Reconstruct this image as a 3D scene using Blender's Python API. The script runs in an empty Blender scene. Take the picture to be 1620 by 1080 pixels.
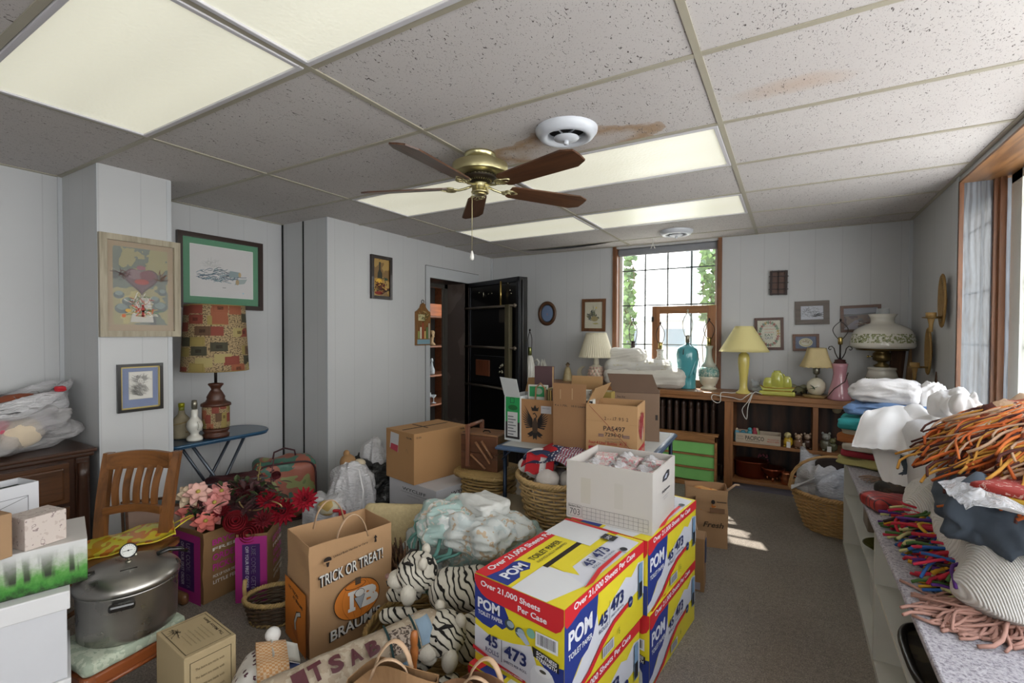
import bpy, bmesh, math, random
from mathutils import Vector, Matrix, noise
V = Vector
SC = bpy.context.scene
COL = SC.collection
PI = math.pi
R = math.radians
CAM = V((0.0, 0.0, 1.40))
CR = V((0.86275295, 0.50561634, 0.00307441))
CU = V((-0.01144444, 0.01344854, 0.99984407))
CF = V((-0.50549616, 0.86265361, -0.01738926))
FPX = 750.3
cam = bpy.data.cameras.new('camera')
cam.sensor_width = 36.0
cam.lens = 36.0 * FPX / 1620.0
cam.clip_start = 0.02
cam_ob = bpy.data.objects.new('camera', cam)
m = Matrix(((CR.x, CU.x, -CF.x, CAM.x), (CR.y, CU.y, -CF.y, CAM.y), (CR.z, CU.z, -CF.z, CAM.z), (0, 0, 0, 1)))
cam_ob.matrix_world = m
COL.objects.link(cam_ob)
SC.camera = cam_ob
SC.view_settings.view_transform = 'Standard'
SC.view_settings.look = 'None'
SC.view_settings.gamma = 1.0
SC.view_settings.use_curve_mapping = False
SC.view_settings.exposure = 0.54
w = bpy.data.worlds.new('sky')
SC.world = w
w.use_nodes = True
wn = w.node_tree
bg = wn.nodes['Background']
tc = wn.nodes.new('ShaderNodeTexCoord')
sep = wn.nodes.new('ShaderNodeSeparateXYZ')
ramp = wn.nodes.new('ShaderNodeValToRGB')
ramp.color_ramp.elements[0].position = 0.35
ramp.color_ramp.elements[0].color = (0.92, 0.93, 0.92, 1)
ramp.color_ramp.elements[1].position = 1.0
ramp.color_ramp.elements[1].color = (0.66, 0.80, 1.0, 1)
wn.links.new(tc.outputs['Generated'], sep.inputs[0])
wn.links.new(sep.outputs['Z'], ramp.inputs[0])
wn.links.new(ramp.outputs[0], bg.inputs['Color'])
bg.inputs['Strength'].default_value = 5.0
sun = bpy.data.lights.new('sun', 'SUN')
sun.energy = 9.0
sun.angle = R(0.6)
sun.color = (1.0, 0.96, 0.88)
sun_ob = bpy.data.objects.new('sun', sun)
sun_dir = V((0.30, -0.94, -1.22)).normalized()       # the way its light travels
sun_ob.rotation_euler = sun_dir.to_track_quat('-Z', 'Y').to_euler()
sun_ob.location = (-3, 9, 9)
COL.objects.link(sun_ob)
def portal(name, loc, rot, sx, sy):
 l = bpy.data.lights.new(name, 'AREA')
 l.shape = 'RECTANGLE'
 l.size = sx
 l.size_y = sy
 l.cycles.is_portal = True
 o = bpy.data.objects.new(name, l)
 o.location = loc
 o.rotation_euler = rot
 COL.objects.link(o)
 return o
portal('window_daylight', (-1.155, 5.22, 1.6), (R(-90), 0, 0), 1.1, 1.5)
portal('added_window_daylight', (-.5, -2.32, 1.55), (R(90), 0, 0), .75, 1.4)  # portal for the unseen window added as fill light
portal('side_window_daylight', (1.13, 1.8, 1.55), (0, R(90), 0), 1.5, 4.1)
def ray(u, v):
 return CF + CR * ((u - 810.0) / FPX) - CU * ((v - 540.0) / FPX)
def at(u, v, x=None, y=None, z=None):
 """the point of the room plane x=, y= or z= which the photo shows at u, v"""
 d = ray(u, v)
 t = (x - CAM.x) / d.x if x is not None else (y - CAM.y) / d.y if y is not None else (z - CAM.z) / d.z
 return CAM + d * t
def hit(u, v, p0, n):
 d = ray(u, v)
 return CAM + d * ((V(p0) - CAM).dot(V(n)) / d.dot(V(n)))
_M = {}
def srgb(h):
 h = h.lstrip('#')
 c = [int(h[i:i + 2], 16) / 255 for i in (0, 2, 4)]
 return tuple((x / 12.92 if x <= .04045 else ((x + .055) / 1.055) ** 2.4) for x in c)
def sc_(c, k):
 return tuple(min(1, x * k) for x in c)
class NT:
 def __init__(s, name):
  s.m = bpy.data.materials.new(name)
  s.m.use_nodes = True
  s.t = s.m.node_tree
  s.b = s.t.nodes['Principled BSDF']
 def n(s, typ, **kw):
  x = s.t.nodes.new('ShaderNode' + typ)
  for k, v in kw.items():
   if k in x.inputs:
    x.inputs[k].default_value = v
   else:
    setattr(x, k, v)
  return x
 def l(s, a, b):
  s.t.links.new(a, b)
 def coords(s, scale=(1, 1, 1), rot=(0, 0, 0), kind='Object'):
  tc = s.n('TexCoord')
  mp = s.n('Mapping')
  mp.inputs['Scale'].default_value = scale
  mp.inputs['Rotation'].default_value = rot
  s.l(tc.outputs[kind], mp.inputs['Vector'])
  return mp.outputs[0]
 def ramp(s, fac, stops, interp='LINEAR'):
  r = s.n('ValToRGB')
  r.color_ramp.interpolation = interp
  e = r.color_ramp.elements
  while len(e) < len(stops):
   e.new(0.5)
  for i, (p, c) in enumerate(stops):
   e[i].position = p
   e[i].color = (*c[:3], 1)
  s.l(fac, r.inputs[0])
  return r.outputs[0]
 def mix(s, fac, a, b, mode='MIX'):
  x = s.n('MixRGB', blend_type=mode)
  for i, q in ((0, fac), (1, a), (2, b)):
   if isinstance(q, (int, float)):
    x.inputs[i].default_value = q
   elif isinstance(q, tuple):
    x.inputs[i].default_value = (*q[:3], 1)
   else:
    s.l(q, x.inputs[i])
  return x.outputs[0]
 def bump(s, h, strength=.3, dist=.01):
  b = s.n('Bump')
  b.inputs['Strength'].default_value = strength
  b.inputs['Distance'].default_value = dist
  s.l(h, b.inputs['Height'])
  s.l(b.outputs[0], s.b.inputs['Normal'])
def plain(name, col, rough=.6, metal=0., var=.08, scale=12., bump=.0, bscale=60., coat=0., trans=0., sheen=0.):
 key = (name, col)
 if key in _M:
  return _M[key]
 t = NT(name)
 c = srgb(col)
 t.b.inputs['Roughness'].default_value = rough
 t.b.inputs['Metallic'].default_value = metal
 t.b.inputs['Coat Weight'].default_value = coat
 t.b.inputs['Transmission Weight'].default_value = trans
 t.b.inputs['Sheen Weight'].default_value = sheen
 co = t.coords()
 nz = t.n('TexNoise', Scale=scale, Detail=3.)
 t.l(co, nz.inputs['Vector'])
 t.l(t.mix(nz.outputs[0], sc_(c, 1 - var), sc_(c, 1 + var)), t.b.inputs['Base Color'])
 if bump:
  nb = t.n('TexNoise', Scale=bscale, Detail=4.)
  t.l(co, nb.inputs['Vector'])
  t.bump(nb.outputs[0], bump, .004)
 _M[key] = t.m
 return t.m
def ink(col, rough=.55):
 return plain('printed_ink', col, rough, var=.03)
def wood(name, col, dark=None, axis='X', scale=1., rough=.45, grain=1., coat=.15):
 key = (name, col, axis, scale)
 if key in _M:
  return _M[key]
 t = NT(name)
 c = srgb(col)
 d = srgb(dark) if dark else sc_(c, .45)
 s = {'X': (.9, 9, 9), 'Y': (9, .9, 9), 'Z': (9, 9, .9)}[axis]
 co = t.coords(tuple(q * scale for q in s))
 n1 = t.n('TexNoise', Scale=2.2, Detail=6., Distortion=1.6)
 t.l(co, n1.inputs['Vector'])
 n2 = t.n('TexNoise', Scale=14., Detail=3., Roughness=.7)
 t.l(co, n2.inputs['Vector'])
 a = t.ramp(n1.outputs[0], [(.3, d), (.52, c), (.7, sc_(c, 1.15))])
 b = t.ramp(n2.outputs[0], [(.35, sc_(c, .7)), (.6, c)])
 t.l(t.mix(.35 * grain, a, b), t.b.inputs['Base Color'])
 t.b.inputs['Roughness'].default_value = rough
 t.b.inputs['Coat Weight'].default_value = coat
 t.b.inputs['Coat Roughness'].default_value = .3
 t.bump(n2.outputs[0], .12, .002)
 _M[key] = t.m
 return t.m
def patches(name, cols, scale=8., rough=.85, bump=.4, bscale=90., stops=None, warp=0., detail=2.):
 """several dyes in blotches: prints, knits, gaudy cloth"""
 key = (name, tuple(cols), scale)
 if key in _M:
  return _M[key]
 t = NT(name)
 co = t.coords()
 nz = t.n('TexNoise', Scale=scale, Detail=detail, Distortion=warp)
 t.l(co, nz.inputs['Vector'])
 k = len(cols)
 st = stops or [.30 + .4 * i / max(1, k - 1) for i in range(k)]
 t.l(t.ramp(nz.outputs[0], [(p, srgb(c)) for p, c in zip(st, cols)], 'CONSTANT' if k > 2 else 'LINEAR'), t.b.inputs['Base Color'])
 t.b.inputs['Roughness'].default_value = rough
 nb = t.n('TexNoise', Scale=bscale, Detail=3.)
 t.l(co, nb.inputs['Vector'])
 t.bump(nb.outputs[0], bump, .004)
 _M[key] = t.m
 return t.m
def glassy(name, col, rough=.03, alpha=.12):
 key = (name, col)
 if key in _M:
  return _M[key]
 t = NT(name)
 t.b.inputs['Base Color'].default_value = (*srgb(col), 1)
 t.b.inputs['Roughness'].default_value = rough
 t.b.inputs['Alpha'].default_value = alpha
 t.b.inputs['IOR'].default_value = 1.5
 co = t.coords()
 nz = t.n('TexNoise', Scale=3.)
 t.l(co, nz.inputs['Vector'])
 t.bump(nz.outputs[0], .02, .002)
 _M[key] = t.m
 return t.m
def emit(name, col, strength, base='d8d8d0'):
 t = NT(name)
 t.b.inputs['Base Color'].default_value = (*srgb(base), 1)
 t.b.inputs['Emission Color'].default_value = (*srgb(col), 1)
 t.b.inputs['Emission Strength'].default_value = strength
 return t
class MB:
 def __init__(s):
  s.v, s.f, s.m, s.sm = [], [], [], []
  s.mats = []
  s.cur = 0
  s.smooth = False
 def mat(s, m):
  if m not in s.mats:
   s.mats.append(m)
  s.cur = s.mats.index(m)
  return s
 def add(s, vs, fs, smooth=None, M=None):
  b = len(s.v)
  s.v += [tuple(M @ V(p)) if M else tuple(p) for p in vs]
  for f in fs:
   s.f.append([i + b for i in f])
   s.m.append(s.cur)
   s.sm.append(s.smooth if smooth is None else smooth)
  return s
 def box(s, a, b, M=None):
  x0, y0, z0 = a
  x1, y1, z1 = b
  vs = [(x0, y0, z0), (x1, y0, z0), (x1, y1, z0), (x0, y1, z0), (x0, y0, z1), (x1, y0, z1), (x1, y1, z1), (x0, y1, z1)]
  fs = [(0, 3, 2, 1), (4, 5, 6, 7), (0, 1, 5, 4), (1, 2, 6, 5), (2, 3, 7, 6), (3, 0, 4, 7)]
  return s.add(vs, fs, False, M)
 def bbox(s, a, b, r=.004, M=None, seg=2):
  """box with rounded edges"""
  bm = bmesh.new()
  bmesh.ops.create_cube(bm, size=1)
  for v in bm.verts:
   v.co = V([(a[i] + b[i]) / 2 + v.co[i] * (b[i] - a[i]) for i in range(3)])
  r = min(r, .49 * min(abs(b[i] - a[i]) for i in range(3)))
  bmesh.ops.bevel(bm, geom=bm.edges[:], offset=r, segments=seg, affect='EDGES', profile=.5)
  vs = [v.co.copy() for v in bm.verts]
  fs = [[v.index for v in f.verts] for f in bm.faces]
  bm.free()
  return s.add(vs, fs, True if r > .012 else False, M)
 def lathe(s, prof, n=32, M=None, cap=True, smooth=True, sx=1., sy=1., flute=0, famp=0.):
  vs, fs = [], []
  k = len(prof)
  for i in range(n):
   a = 2 * PI * i / n
   q = 1 + (famp * math.cos(a * flute) if flute else 0)
   for r, z in prof:
    vs.append((r * q * math.cos(a) * sx, r * q * math.sin(a) * sy, z))
  for i in range(n):
   j = (i + 1) % n
   for p in range(k - 1):
    fs.append((i * k + p, j * k + p, j * k + p + 1, i * k + p + 1))
  if cap:
   if prof[0][0] > 1e-5:
    fs.append([i * k for i in range(n)][::-1])
   if prof[-1][0] > 1e-5:
    fs.append([i * k + k - 1 for i in range(n)])
  return s.add(vs, fs, smooth, M)
 def tube(s, pts, r, n=8, closed=False, smooth=True, M=None, flat=1.):
  pts = [V(p) for p in pts]
  k = len(pts)
  rr = r if isinstance(r, (list, tuple)) else [r] * k
  vs, fs = [], []
  up = V((0, 0, 1))
  prev = None
  for i, p in enumerate(pts):
   a = pts[(i - 1) % k] if (i > 0 or closed) else p
   b = pts[(i + 1) % k] if (i < k - 1 or closed) else p
   t = (b - a)
   t = t.normalized() if t.length > 1e-9 else V((0, 0, 1))
   if prev is None:
    x = t.cross(up)
    if x.length < .05:
     x = t.cross(V((1, 0, 0)))
   else:
    x = prev - t * prev.dot(t)
    if x.length < 1e-6:
     x = t.cross(up)
   x.normalize()
   prev = x
   y = t.cross(x)
   for j in range(n):
    an = 2 * PI * j / n
    vs.append(p + x * math.cos(an) * rr[i] + y * math.sin(an) * rr[i] * flat)
  for i in range(k if closed else k - 1):
   for j in range(n):
    fs.append((i * n + j, i * n + (j + 1) % n, ((i + 1) % k) * n + (j + 1) % n, ((i + 1) % k) * n + j))
  if not closed:
   fs.append(list(range(n))[::-1])
   fs.append([(k - 1) * n + j for j in range(n)])
  return s.add(vs, fs, smooth, M)
 def rod(s, a, b, r, n=10, M=None):
  return s.tube([a, b], r, n, M=M)
 def prism(s, poly, axis, lo, hi, M=None, smooth=False):
  """poly of 2d points pushed along axis from lo to hi"""
  def p3(p, h):
   return {'X': (h, p[0], p[1]), 'Y': (p[0], h, p[1]), 'Z': (p[0], p[1], h)}[axis]
  n = len(poly)
  vs = [p3(p, lo) for p in poly] + [p3(p, hi) for p in poly]
  fs = [list(range(n))[::-1], list(range(n, 2 * n))] + [(i, (i + 1) % n, (i + 1) % n + n, i + n) for i in range(n)]
  return s.add(vs, fs, smooth, M)
 def grid(s, fn, nu, nv, thick=0., smooth=True, M=None, wrap=False):
  P = [[V(fn(i / (nu if wrap else nu - 1), j / (nv - 1))) for j in range(nv)] for i in range(nu)]
  vs = [p for row in P for p in row]
  fs = []
  ni = nu if wrap else nu - 1
  for i in range(ni):
   for j in range(nv - 1):
    fs.append((i * nv + j, ((i + 1) % nu) * nv + j, ((i + 1) % nu) * nv + j + 1, i * nv + j + 1))
  if thick:
   N = [V((0, 0, 0)) for _ in vs]
   for f in fs:
    n_ = (vs[f[1]] - vs[f[0]]).cross(vs[f[3]] - vs[f[0]])
    for q in f:
     N[q] += n_
   b = len(vs)
   vs = vs + [p - (n_.normalized() if n_.length else n_) * thick for p, n_ in zip(vs, N)]
   fs2 = [tuple(q + b for q in f[::-1]) for f in fs]
   ed = []
   for j in range(nv - 1):
    if not wrap:
     ed.append((j, j + 1))
     ed.append(((nu - 1) * nv + j + 1, (nu - 1) * nv + j))
   for i in range(ni):
    ed.append((((i + 1) % nu) * nv, i * nv))
    ed.append((i * nv + nv - 1, ((i + 1) % nu) * nv + nv - 1))
   fs = fs + fs2 + [(a, c, c + b, a + b) for c, a in ed]
  return s.add(vs, fs, smooth, M)
 def blob(s, w, d, h, r=.3, n=12, amp=.01, freq=8., seed=0, M=None, taper=0., fold=0., ffreq=6., fdir=(0, 0, 1), sag=0.):
  """soft rounded block standing on z=0: w x d x h, r = share rounded, amp = lumps, fold = ridged creases"""
  vs, fs, idx = [], [], {}
  rad = r * min(w, d, h) / 2
  off = V((seed * 7.31, seed * 3.77, seed * 1.93))
  fd = V(fdir)
  def vid(i, j, k):
   if (i, j, k) in idx:
    return idx[(i, j, k)]
   p = V(((i / n - .5) * w, (j / n - .5) * d, (k / n - .5) * h))
   c = V([max(-(q / 2 - rad), min(q / 2 - rad, p[t])) for t, q in enumerate((w, d, h))])
   o = p - c
   nn = o.normalized() if o.length > 1e-9 else V((0, 0, 1))
   p = c + nn * rad
   q = p + off
   dd = amp * noise.noise(q * freq) * 1.6 + amp * .5 * noise.noise(q * freq * 2.7)
   if fold:
    u = q - fd * q.dot(fd) * .8
    dd += fold * (1 - abs(noise.noise(u * ffreq)) * 4) + fold * .45 * (1 - abs(noise.noise(V((u.z, u.x, u.y)) * ffreq * 2.3)) * 4)
   bot = min(1, max(0, (p.z / h + .5) / .25)) if h else 1
   p = p + nn * dd * (bot * .85 + .15)
   tz = p.z / h + .5
   p.x *= 1 - taper * tz
   p.y *= 1 - taper * tz
   p.z = max(p.z + h / 2, 0.)
   if sag:
    p.z -= sag * (1 - min(1, (abs(p.x) / (w / 2)) ** 2)) * tz
   idx[(i, j, k)] = len(vs)
   vs.append(p)
   return idx[(i, j, k)]
  for a in range(n):
   for b in range(n):
    fs.append((vid(a, b, 0), vid(a, b + 1, 0), vid(a + 1, b + 1, 0), vid(a + 1, b, 0)))
    fs.append((vid(a, b, n), vid(a + 1, b, n), vid(a + 1, b + 1, n), vid(a, b + 1, n)))
    fs.append((vid(a, 0, b), vid(a + 1, 0, b), vid(a + 1, 0, b + 1), vid(a, 0, b + 1)))
    fs.append((vid(a, n, b), vid(a, n, b + 1), vid(a + 1, n, b + 1), vid(a + 1, n, b)))
    fs.append((vid(0, a, b), vid(0, a, b + 1), vid(0, a + 1, b + 1), vid(0, a + 1, b)))
    fs.append((vid(n, a, b), vid(n, a + 1, b), vid(n, a + 1, b + 1), vid(n, a, b + 1)))
  return s.add(vs, fs, True, M)
 def ball(s, c, rx, ry=None, rz=None, n=16, M=None):
  ry = ry or rx
  rz = rz or rx
  k = n // 2 + 1
  prof = [(math.sin(PI * i / (k - 1)), -math.cos(PI * i / (k - 1))) for i in range(k)]
  vs, fs = [], []
  for i in range(n):
   a = 2 * PI * i / n
   for r, z in prof:
    vs.append((c[0] + r * math.cos(a) * rx, c[1] + r * math.sin(a) * ry, c[2] + z * rz))
  for i in range(n):
   j = (i + 1) % n
   for p in range(k - 1):
    fs.append((i * k + p, j * k + p, j * k + p + 1, i * k + p + 1))
  return s.add(vs, fs, True, M)
 def build(s, name, mat=None, parent=None, loc=None, rz=None, rot=None):
  me = bpy.data.meshes.new(name)
  me.from_pydata(s.v, [], s.f)
  if mat is not None:
   s.mats = [mat] if not s.mats else s.mats
  for q in s.mats:
   me.materials.append(q)
  me.polygons.foreach_set('material_index', s.m)
  me.polygons.foreach_set('use_smooth', s.sm)
  me.update()
  o = bpy.data.objects.new(name, me)
  COL.objects.link(o)
  if parent is not None:
   o.parent = parent
  if loc is not None:
   o.location = loc
  if rz is not None:
   o.rotation_euler = (0, 0, rz)
  if rot is not None:
   o.rotation_euler = rot
  return o
def place(u, v, z):
 """a standing place on the level z, and metres per photo pixel there"""
 p = at(u, v, z=z)
 return p, (p - CAM).dot(CF) / FPX
def tag(o, label, cat, group=None, kind=None):
 o['label'] = label
 o['category'] = cat
 if group:
  o['group'] = group
 if kind:
  o['kind'] = kind
 return o
def thing(name, label, cat, loc=(0, 0, 0), rz=0., group=None, rot=None):
 o = bpy.data.objects.new(name, None)
 o.empty_display_size = .05
 o.location = loc
 o.rotation_euler = rot if rot else (0, 0, rz)
 COL.objects.link(o)
 return tag(o, label, cat, group)
def struct(o):
 o['kind'] = 'structure'
 return o
def part(name, mb, mat, parent, label=None, kind=None):
 o = mb.build(name, mat, parent)
 if label:
  o['label'] = label
 if kind:
  o['kind'] = kind
 return o
def copy_tree(o, parent=None):
 c = o.copy()
 COL.objects.link(c)
 c.parent = parent
 for ch in [q for q in SC.objects if q.parent == o]:
  copy_tree(ch, c)
 return c
def T(x=0, y=0, z=0, rx=0, ry=0, rz=0, s=1):
 return Matrix.Translation((x, y, z)) @ Matrix.Rotation(rz, 4, 'Z') @ Matrix.Rotation(ry, 4, 'Y') @ Matrix.Rotation(rx, 4, 'X') @ Matrix.Scale(s, 4)
_TX = {}
def glyphs(txt, bold):
 k = (txt, bold)
 if k not in _TX:
  cu = bpy.data.curves.new('lettering', 'FONT')
  cu.body = txt
  cu.size = 1
  cu.offset = bold
  cu.resolution_u = 3
  o = bpy.data.objects.new('lettering', cu)
  COL.objects.link(o)
  dg = bpy.context.evaluated_depsgraph_get()
  me = bpy.data.meshes.new_from_object(o.evaluated_get(dg))
  vs = [v.co.copy() for v in me.vertices]
  fs = [list(p.vertices) for p in me.polygons]
  bpy.data.objects.remove(o)
  bpy.data.curves.remove(cu)
  bpy.data.meshes.remove(me)
  x0 = min(v.x for v in vs)
  x1 = max(v.x for v in vs)
  y0 = min(v.y for v in vs)
  y1 = max(v.y for v in vs)
  _TX[k] = ([(v.x - x0, v.y - y0) for v in vs], fs, x1 - x0, y1 - y0)
 return _TX[k]
class Print(MB):
 """flat printed marks on one face: o = lower left corner, ux / uy = face axes, lifted along their cross product"""
 def __init__(s, o=None, ux=None, uy=None, lift=.0004):
  super().__init__()
  s.k = 0
  s.lift = lift
  s.bend = None
  if o is not None:
   s.face(o, ux, uy)
 def face(s, o, ux, uy):
  s.o, s.ux, s.uy = V(o), V(ux).normalized(), V(uy).normalized()
  s.nn = s.ux.cross(s.uy)
  s.k = 0
  return s
 def P(s, x, y):
  if s.bend:
   return s.bend(x, y, s.lift * s.k)
  return s.o + s.ux * x + s.uy * y + s.nn * (s.lift * s.k)
 def poly(s, pts, col):
  s.k += 1
  s.mat(ink(col) if isinstance(col, str) else col)
  return s.add([s.P(*p) for p in pts], [list(range(len(pts)))], False)
 def rect(s, x0, y0, x1, y1, col):
  return s.poly([(x0, y0), (x1, y0), (x1, y1), (x0, y1)], col)
 def frame(s, x0, y0, x1, y1, t, col):
  for a in ((x0, y0, x1, y0 + t), (x0, y1 - t, x1, y1), (x0, y0, x0 + t, y1), (x1 - t, y0, x1, y1)):
   s.rect(*a, col)
   s.k -= 1
  s.k += 1
  return s
 def oval(s, cx, cy, rx, ry, col, n=24, a0=0):
  return s.poly([(cx + rx * math.cos(2 * PI * i / n + a0), cy + ry * math.sin(2 * PI * i / n + a0)) for i in range(n)], col)
 def line(s, pts, t, col):
  s.k += 1
  s.mat(ink(col) if isinstance(col, str) else col)
  for (x0, y0), (x1, y1) in zip(pts[:-1], pts[1:]):
   dx, dy = x1 - x0, y1 - y0
   L = math.hypot(dx, dy) or 1
   nx, ny = -dy / L * t / 2, dx / L * t / 2
   ex, ey = dx / L * t * .3, dy / L * t * .3
   s.add([s.P(x0 + nx - ex, y0 + ny - ey), s.P(x0 - nx - ex, y0 - ny - ey), s.P(x1 - nx + ex, y1 - ny + ey), s.P(x1 + nx + ex, y1 + ny + ey)], [(0, 1, 2, 3)], False)
  return s
 def text(s, txt, x, y, h, col, w=None, bold=0.0, rot=0., shear=0., align='l', arc=None):
  """cap height h, optional width w; rot in degrees about x, y"""
  vs, fs, tw, th = glyphs(txt, bold)
  cap = glyphs('H', bold)[3]
  ky = h / cap
  kx = (w / tw) if w else ky
  W = tw * kx
  ox = {'l': 0, 'c': -W / 2, 'r': -W}[align]
  cr, sr = math.cos(R(rot)), math.sin(R(rot))
  s.k += 1
  s.mat(ink(col) if isinstance(col, str) else col)
  out = []
  for a, b in vs:
   px, py = a * kx + ox + shear * b * ky, b * ky
   if arc:
    py += arc * (1 - ((px + (0 if align == 'c' else -W / 2)) / (W / 2)) ** 2)
   out.append(s.P(x + px * cr - py * sr, y + px * sr + py * cr))
  return s.add(out, fs, False)
# ================================================================== the room
H = 2.349
XL, XC, XP, XR = -3.885, -3.37, -3.29, 0.87      # left wall, pillar face, vault wall, right wall
YN, YB = -2.4, 5.09
LX = (-2.719, -1.5, -0.281)                       # ceiling runners
KY = [1.1175 + .6096 * k for k in range(-6, 8)]   # cross tees, KY[6] is k = 0
def wall_paint(name, col='b2b5b7', groove=True):
 t = NT(name)
 c = srgb(col)
 co = t.coords((1, 1, 1))
 nz = t.n('TexNoise', Scale=2.5, Detail=3.)
 t.l(co, nz.inputs['Vector'])
 base = t.mix(nz.outputs[0], sc_(c, .95), sc_(c, 1.04))
 sp = t.n('SeparateXYZ')
 t.l(co, sp.inputs[0])
 ad = t.n('Math', operation='ADD')
 t.l(sp.outputs['X'], ad.inputs[0])
 t.l(sp.outputs['Y'], ad.inputs[1])
 md = t.n('Math', operation='PINGPONG')
 md.inputs[1].default_value = .1015
 t.l(ad.outputs[0], md.inputs[0])
 gr = t.ramp(md.outputs[0], [(0.0, (0, 0, 0)), (.0015, (0, 0, 0)), (.004, (1, 1, 1))])
 t.l(t.mix(gr, t.mix(.25, base, (0.2, 0.2, 0.22)), base), t.b.inputs['Base Color'])
 t.b.inputs['Roughness'].default_value = .42
 n2 = t.n('TexNoise', Scale=70., Detail=2.)
 t.l(co, n2.inputs['Vector'])
 t.bump(t.mix(.25, gr, n2.outputs[0]), .25, .002)
 return t.m
M_WALL = wall_paint('painted_panelling', 'bcbdbe')
M_TRIMP = plain('painted_trim', 'b9bcbf', .4, var=.03)
M_OAK = wood('stained_oak_trim', '7d5030', '4a2a17', 'Z')
M_OAKX = wood('stained_oak_trim_flat', '8a5c36', '55341c', 'X')
M_OAKY = wood('stained_oak_trim_deep', '8a5c36', '55341c', 'Y')
t = NT('speckled_carpet')
co = t.coords()
a = t.n('TexNoise', Scale=170., Detail=3., Roughness=.75)
b = t.n('TexNoise', Scale=2.2, Detail=3.)
c = t.n('TexNoise', Scale=45., Detail=3., Roughness=.7)
for q in (a, b, c):
 t.l(co, q.inputs['Vector'])
k = t.ramp(a.outputs[0], [(.34, srgb('3f3833')), (.47, srgb('796f65')), (.55, srgb('968b7e')), (.68, srgb('cbbfae'))])
k2 = t.mix(.35, k, t.ramp(c.outputs[0], [(.35, srgb('5a544f')), (.65, srgb('a59d92'))]))
k3 = t.mix(.30, k2, t.ramp(b.outputs[0], [(.3, srgb('706963')), (.7, srgb('9c9389'))]))
t.l(k3, t.b.inputs['Base Color'])
t.b.inputs['Roughness'].default_value = .95
t.bump(a.outputs[0], .9, .006)
M_CARPET = t.m
MB().box((-5.2, YN - .1, -.06), (XR + .5, YB + .9, 0)).build('floor', M_CARPET)['kind'] = 'structure'
t = NT('fissured_ceiling_tile')
co = t.coords()
vo = t.n('TexNoise', Scale=50., Detail=1.5, Distortion=2.4)
mp = t.n('Mapping')
mp.inputs['Scale'].default_value = (1.6, .75, 1)
mp.inputs['Rotation'].default_value = (0, 0, .5)
t.l(co, mp.inputs[0])
t.l(mp.outputs[0], vo.inputs['Vector'])
pin = t.n('TexVoronoi', Scale=150.)
t.l(co, pin.inputs['Vector'])
fis = t.ramp(vo.outputs[0], [(.305, (0, 0, 0)), (.345, (1, 1, 1))])
pn = t.ramp(pin.outputs[0], [(.09, (0, 0, 0)), (.16, (1, 1, 1))])
hole = t.mix(1., fis, pn, 'MULTIPLY')
big = t.n('TexNoise', Scale=1.3, Detail=2.)
t.l(co, big.inputs['Vector'])
base = t.mix(big.outputs[0], srgb('b6b0ae'), srgb('c9c5c2'))
def stain(cx, cy, rx, ry, ring, seed):
 mp = t.n('Mapping')
 mp.inputs['Location'].default_value = (-cx / rx, -cy / ry, -seed)
 mp.inputs['Scale'].default_value = (1 / rx, 1 / ry, 0)
 t.l(co, mp.inputs[0])
 wn_ = t.n('TexNoise', Scale=5., Detail=4.)
 t.l(co, wn_.inputs['Vector'])
 ln = t.n('VectorMath', operation='LENGTH')
 t.l(mp.outputs[0], ln.inputs[0])
 ad = t.n('Math', operation='ADD')
 t.l(ln.outputs['Value'], ad.inputs[0])
 sb = t.n('Math', operation='MULTIPLY_ADD')
 t.l(wn_.outputs[0], sb.inputs[0])
 sb.inputs[1].default_value = 1.3
 sb.inputs[2].default_value = -.65
 t.l(sb.outputs[0], ad.inputs[1])
 if ring:
  return t.ramp(ad.outputs[0], [(.0, (0, 0, 0)), (.55, (.15, .15, .15)), (.82, (.75, .75, .75)), (.95, (.5, .5, .5)), (1.0, (0, 0, 0))])
 return t.ramp(ad.outputs[0], [(.0, (.6, .6, .6)), (.6, (.35, .35, .35)), (1., (0, 0, 0))])
sv = at(905, 238, z=H)
sv2 = at(1250, 137, z=H)
base = t.mix(stain(sv.x, sv.y - .04, .42, .22, True, 0), base, srgb('9a7442'))
base = t.mix(stain(sv2.x, sv2.y, .24, .075, False, 0), base, srgb('b39c88'))
t.l(t.mix(hole, srgb('544c4a'), base), t.b.inputs['Base Color'])
t.b.inputs['Roughness'].default_value = .95
t.bump(hole, .5, .003)
M_TILE = t.m
lights = [(0, 5), (1, 5), (0, 8), (1, 8), (0, 10), (1, 10), (0, 1), (1, 1)]      # (bay, cross tee index before it)
vent_at = [at(896, 206, z=H), at(1070, 365.5, z=H)]
xs = [XL] + [LX[0] - 1.219] + list(LX) + [XR]
xs = sorted(set(x for x in xs if x >= XL))
mb = MB()
bays = [(XL, LX[0]), (LX[0], LX[1]), (LX[1], LX[2]), (LX[2], XR)]
ys = [YN] + [y for y in KY if YN < y < YB] + [YB]
for bi, (x0, x1) in enumerate(bays):
 for y0, y1 in zip(ys[:-1], ys[1:]):
  if any(bi == l + 1 and abs(KY[k] - y0) < .01 for l, k in lights):
   continue
  if bi == 1 and abs(y0 - KY[12]) < .01:
   mb.grid(lambda u, v: (x0 + u * (x1 - x0), y0 + v * (y1 - y0), H + .004 - .03 * math.sin(PI * u) * (1 - v)), 14, 4)
   continue
  mb.box((x0, y0, H + .003), (x1, y1, H + .02))
mb.build('ceiling', M_TILE)['kind'] = 'structure'
M_TEE = plain('painted_steel_tee', 'a39d8c', .45, var=.06)
mb = MB()
for x in list(LX) + [XL + .012, XR - .012]:
 mb.box((x - .012, YN, H - .002), (x + .012, YB, H + .004))
for y in KY:
 if YN < y < YB:
  mb.box((XL, y - .012, H - .001), (XR, y + .012, H + .0045))
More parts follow.
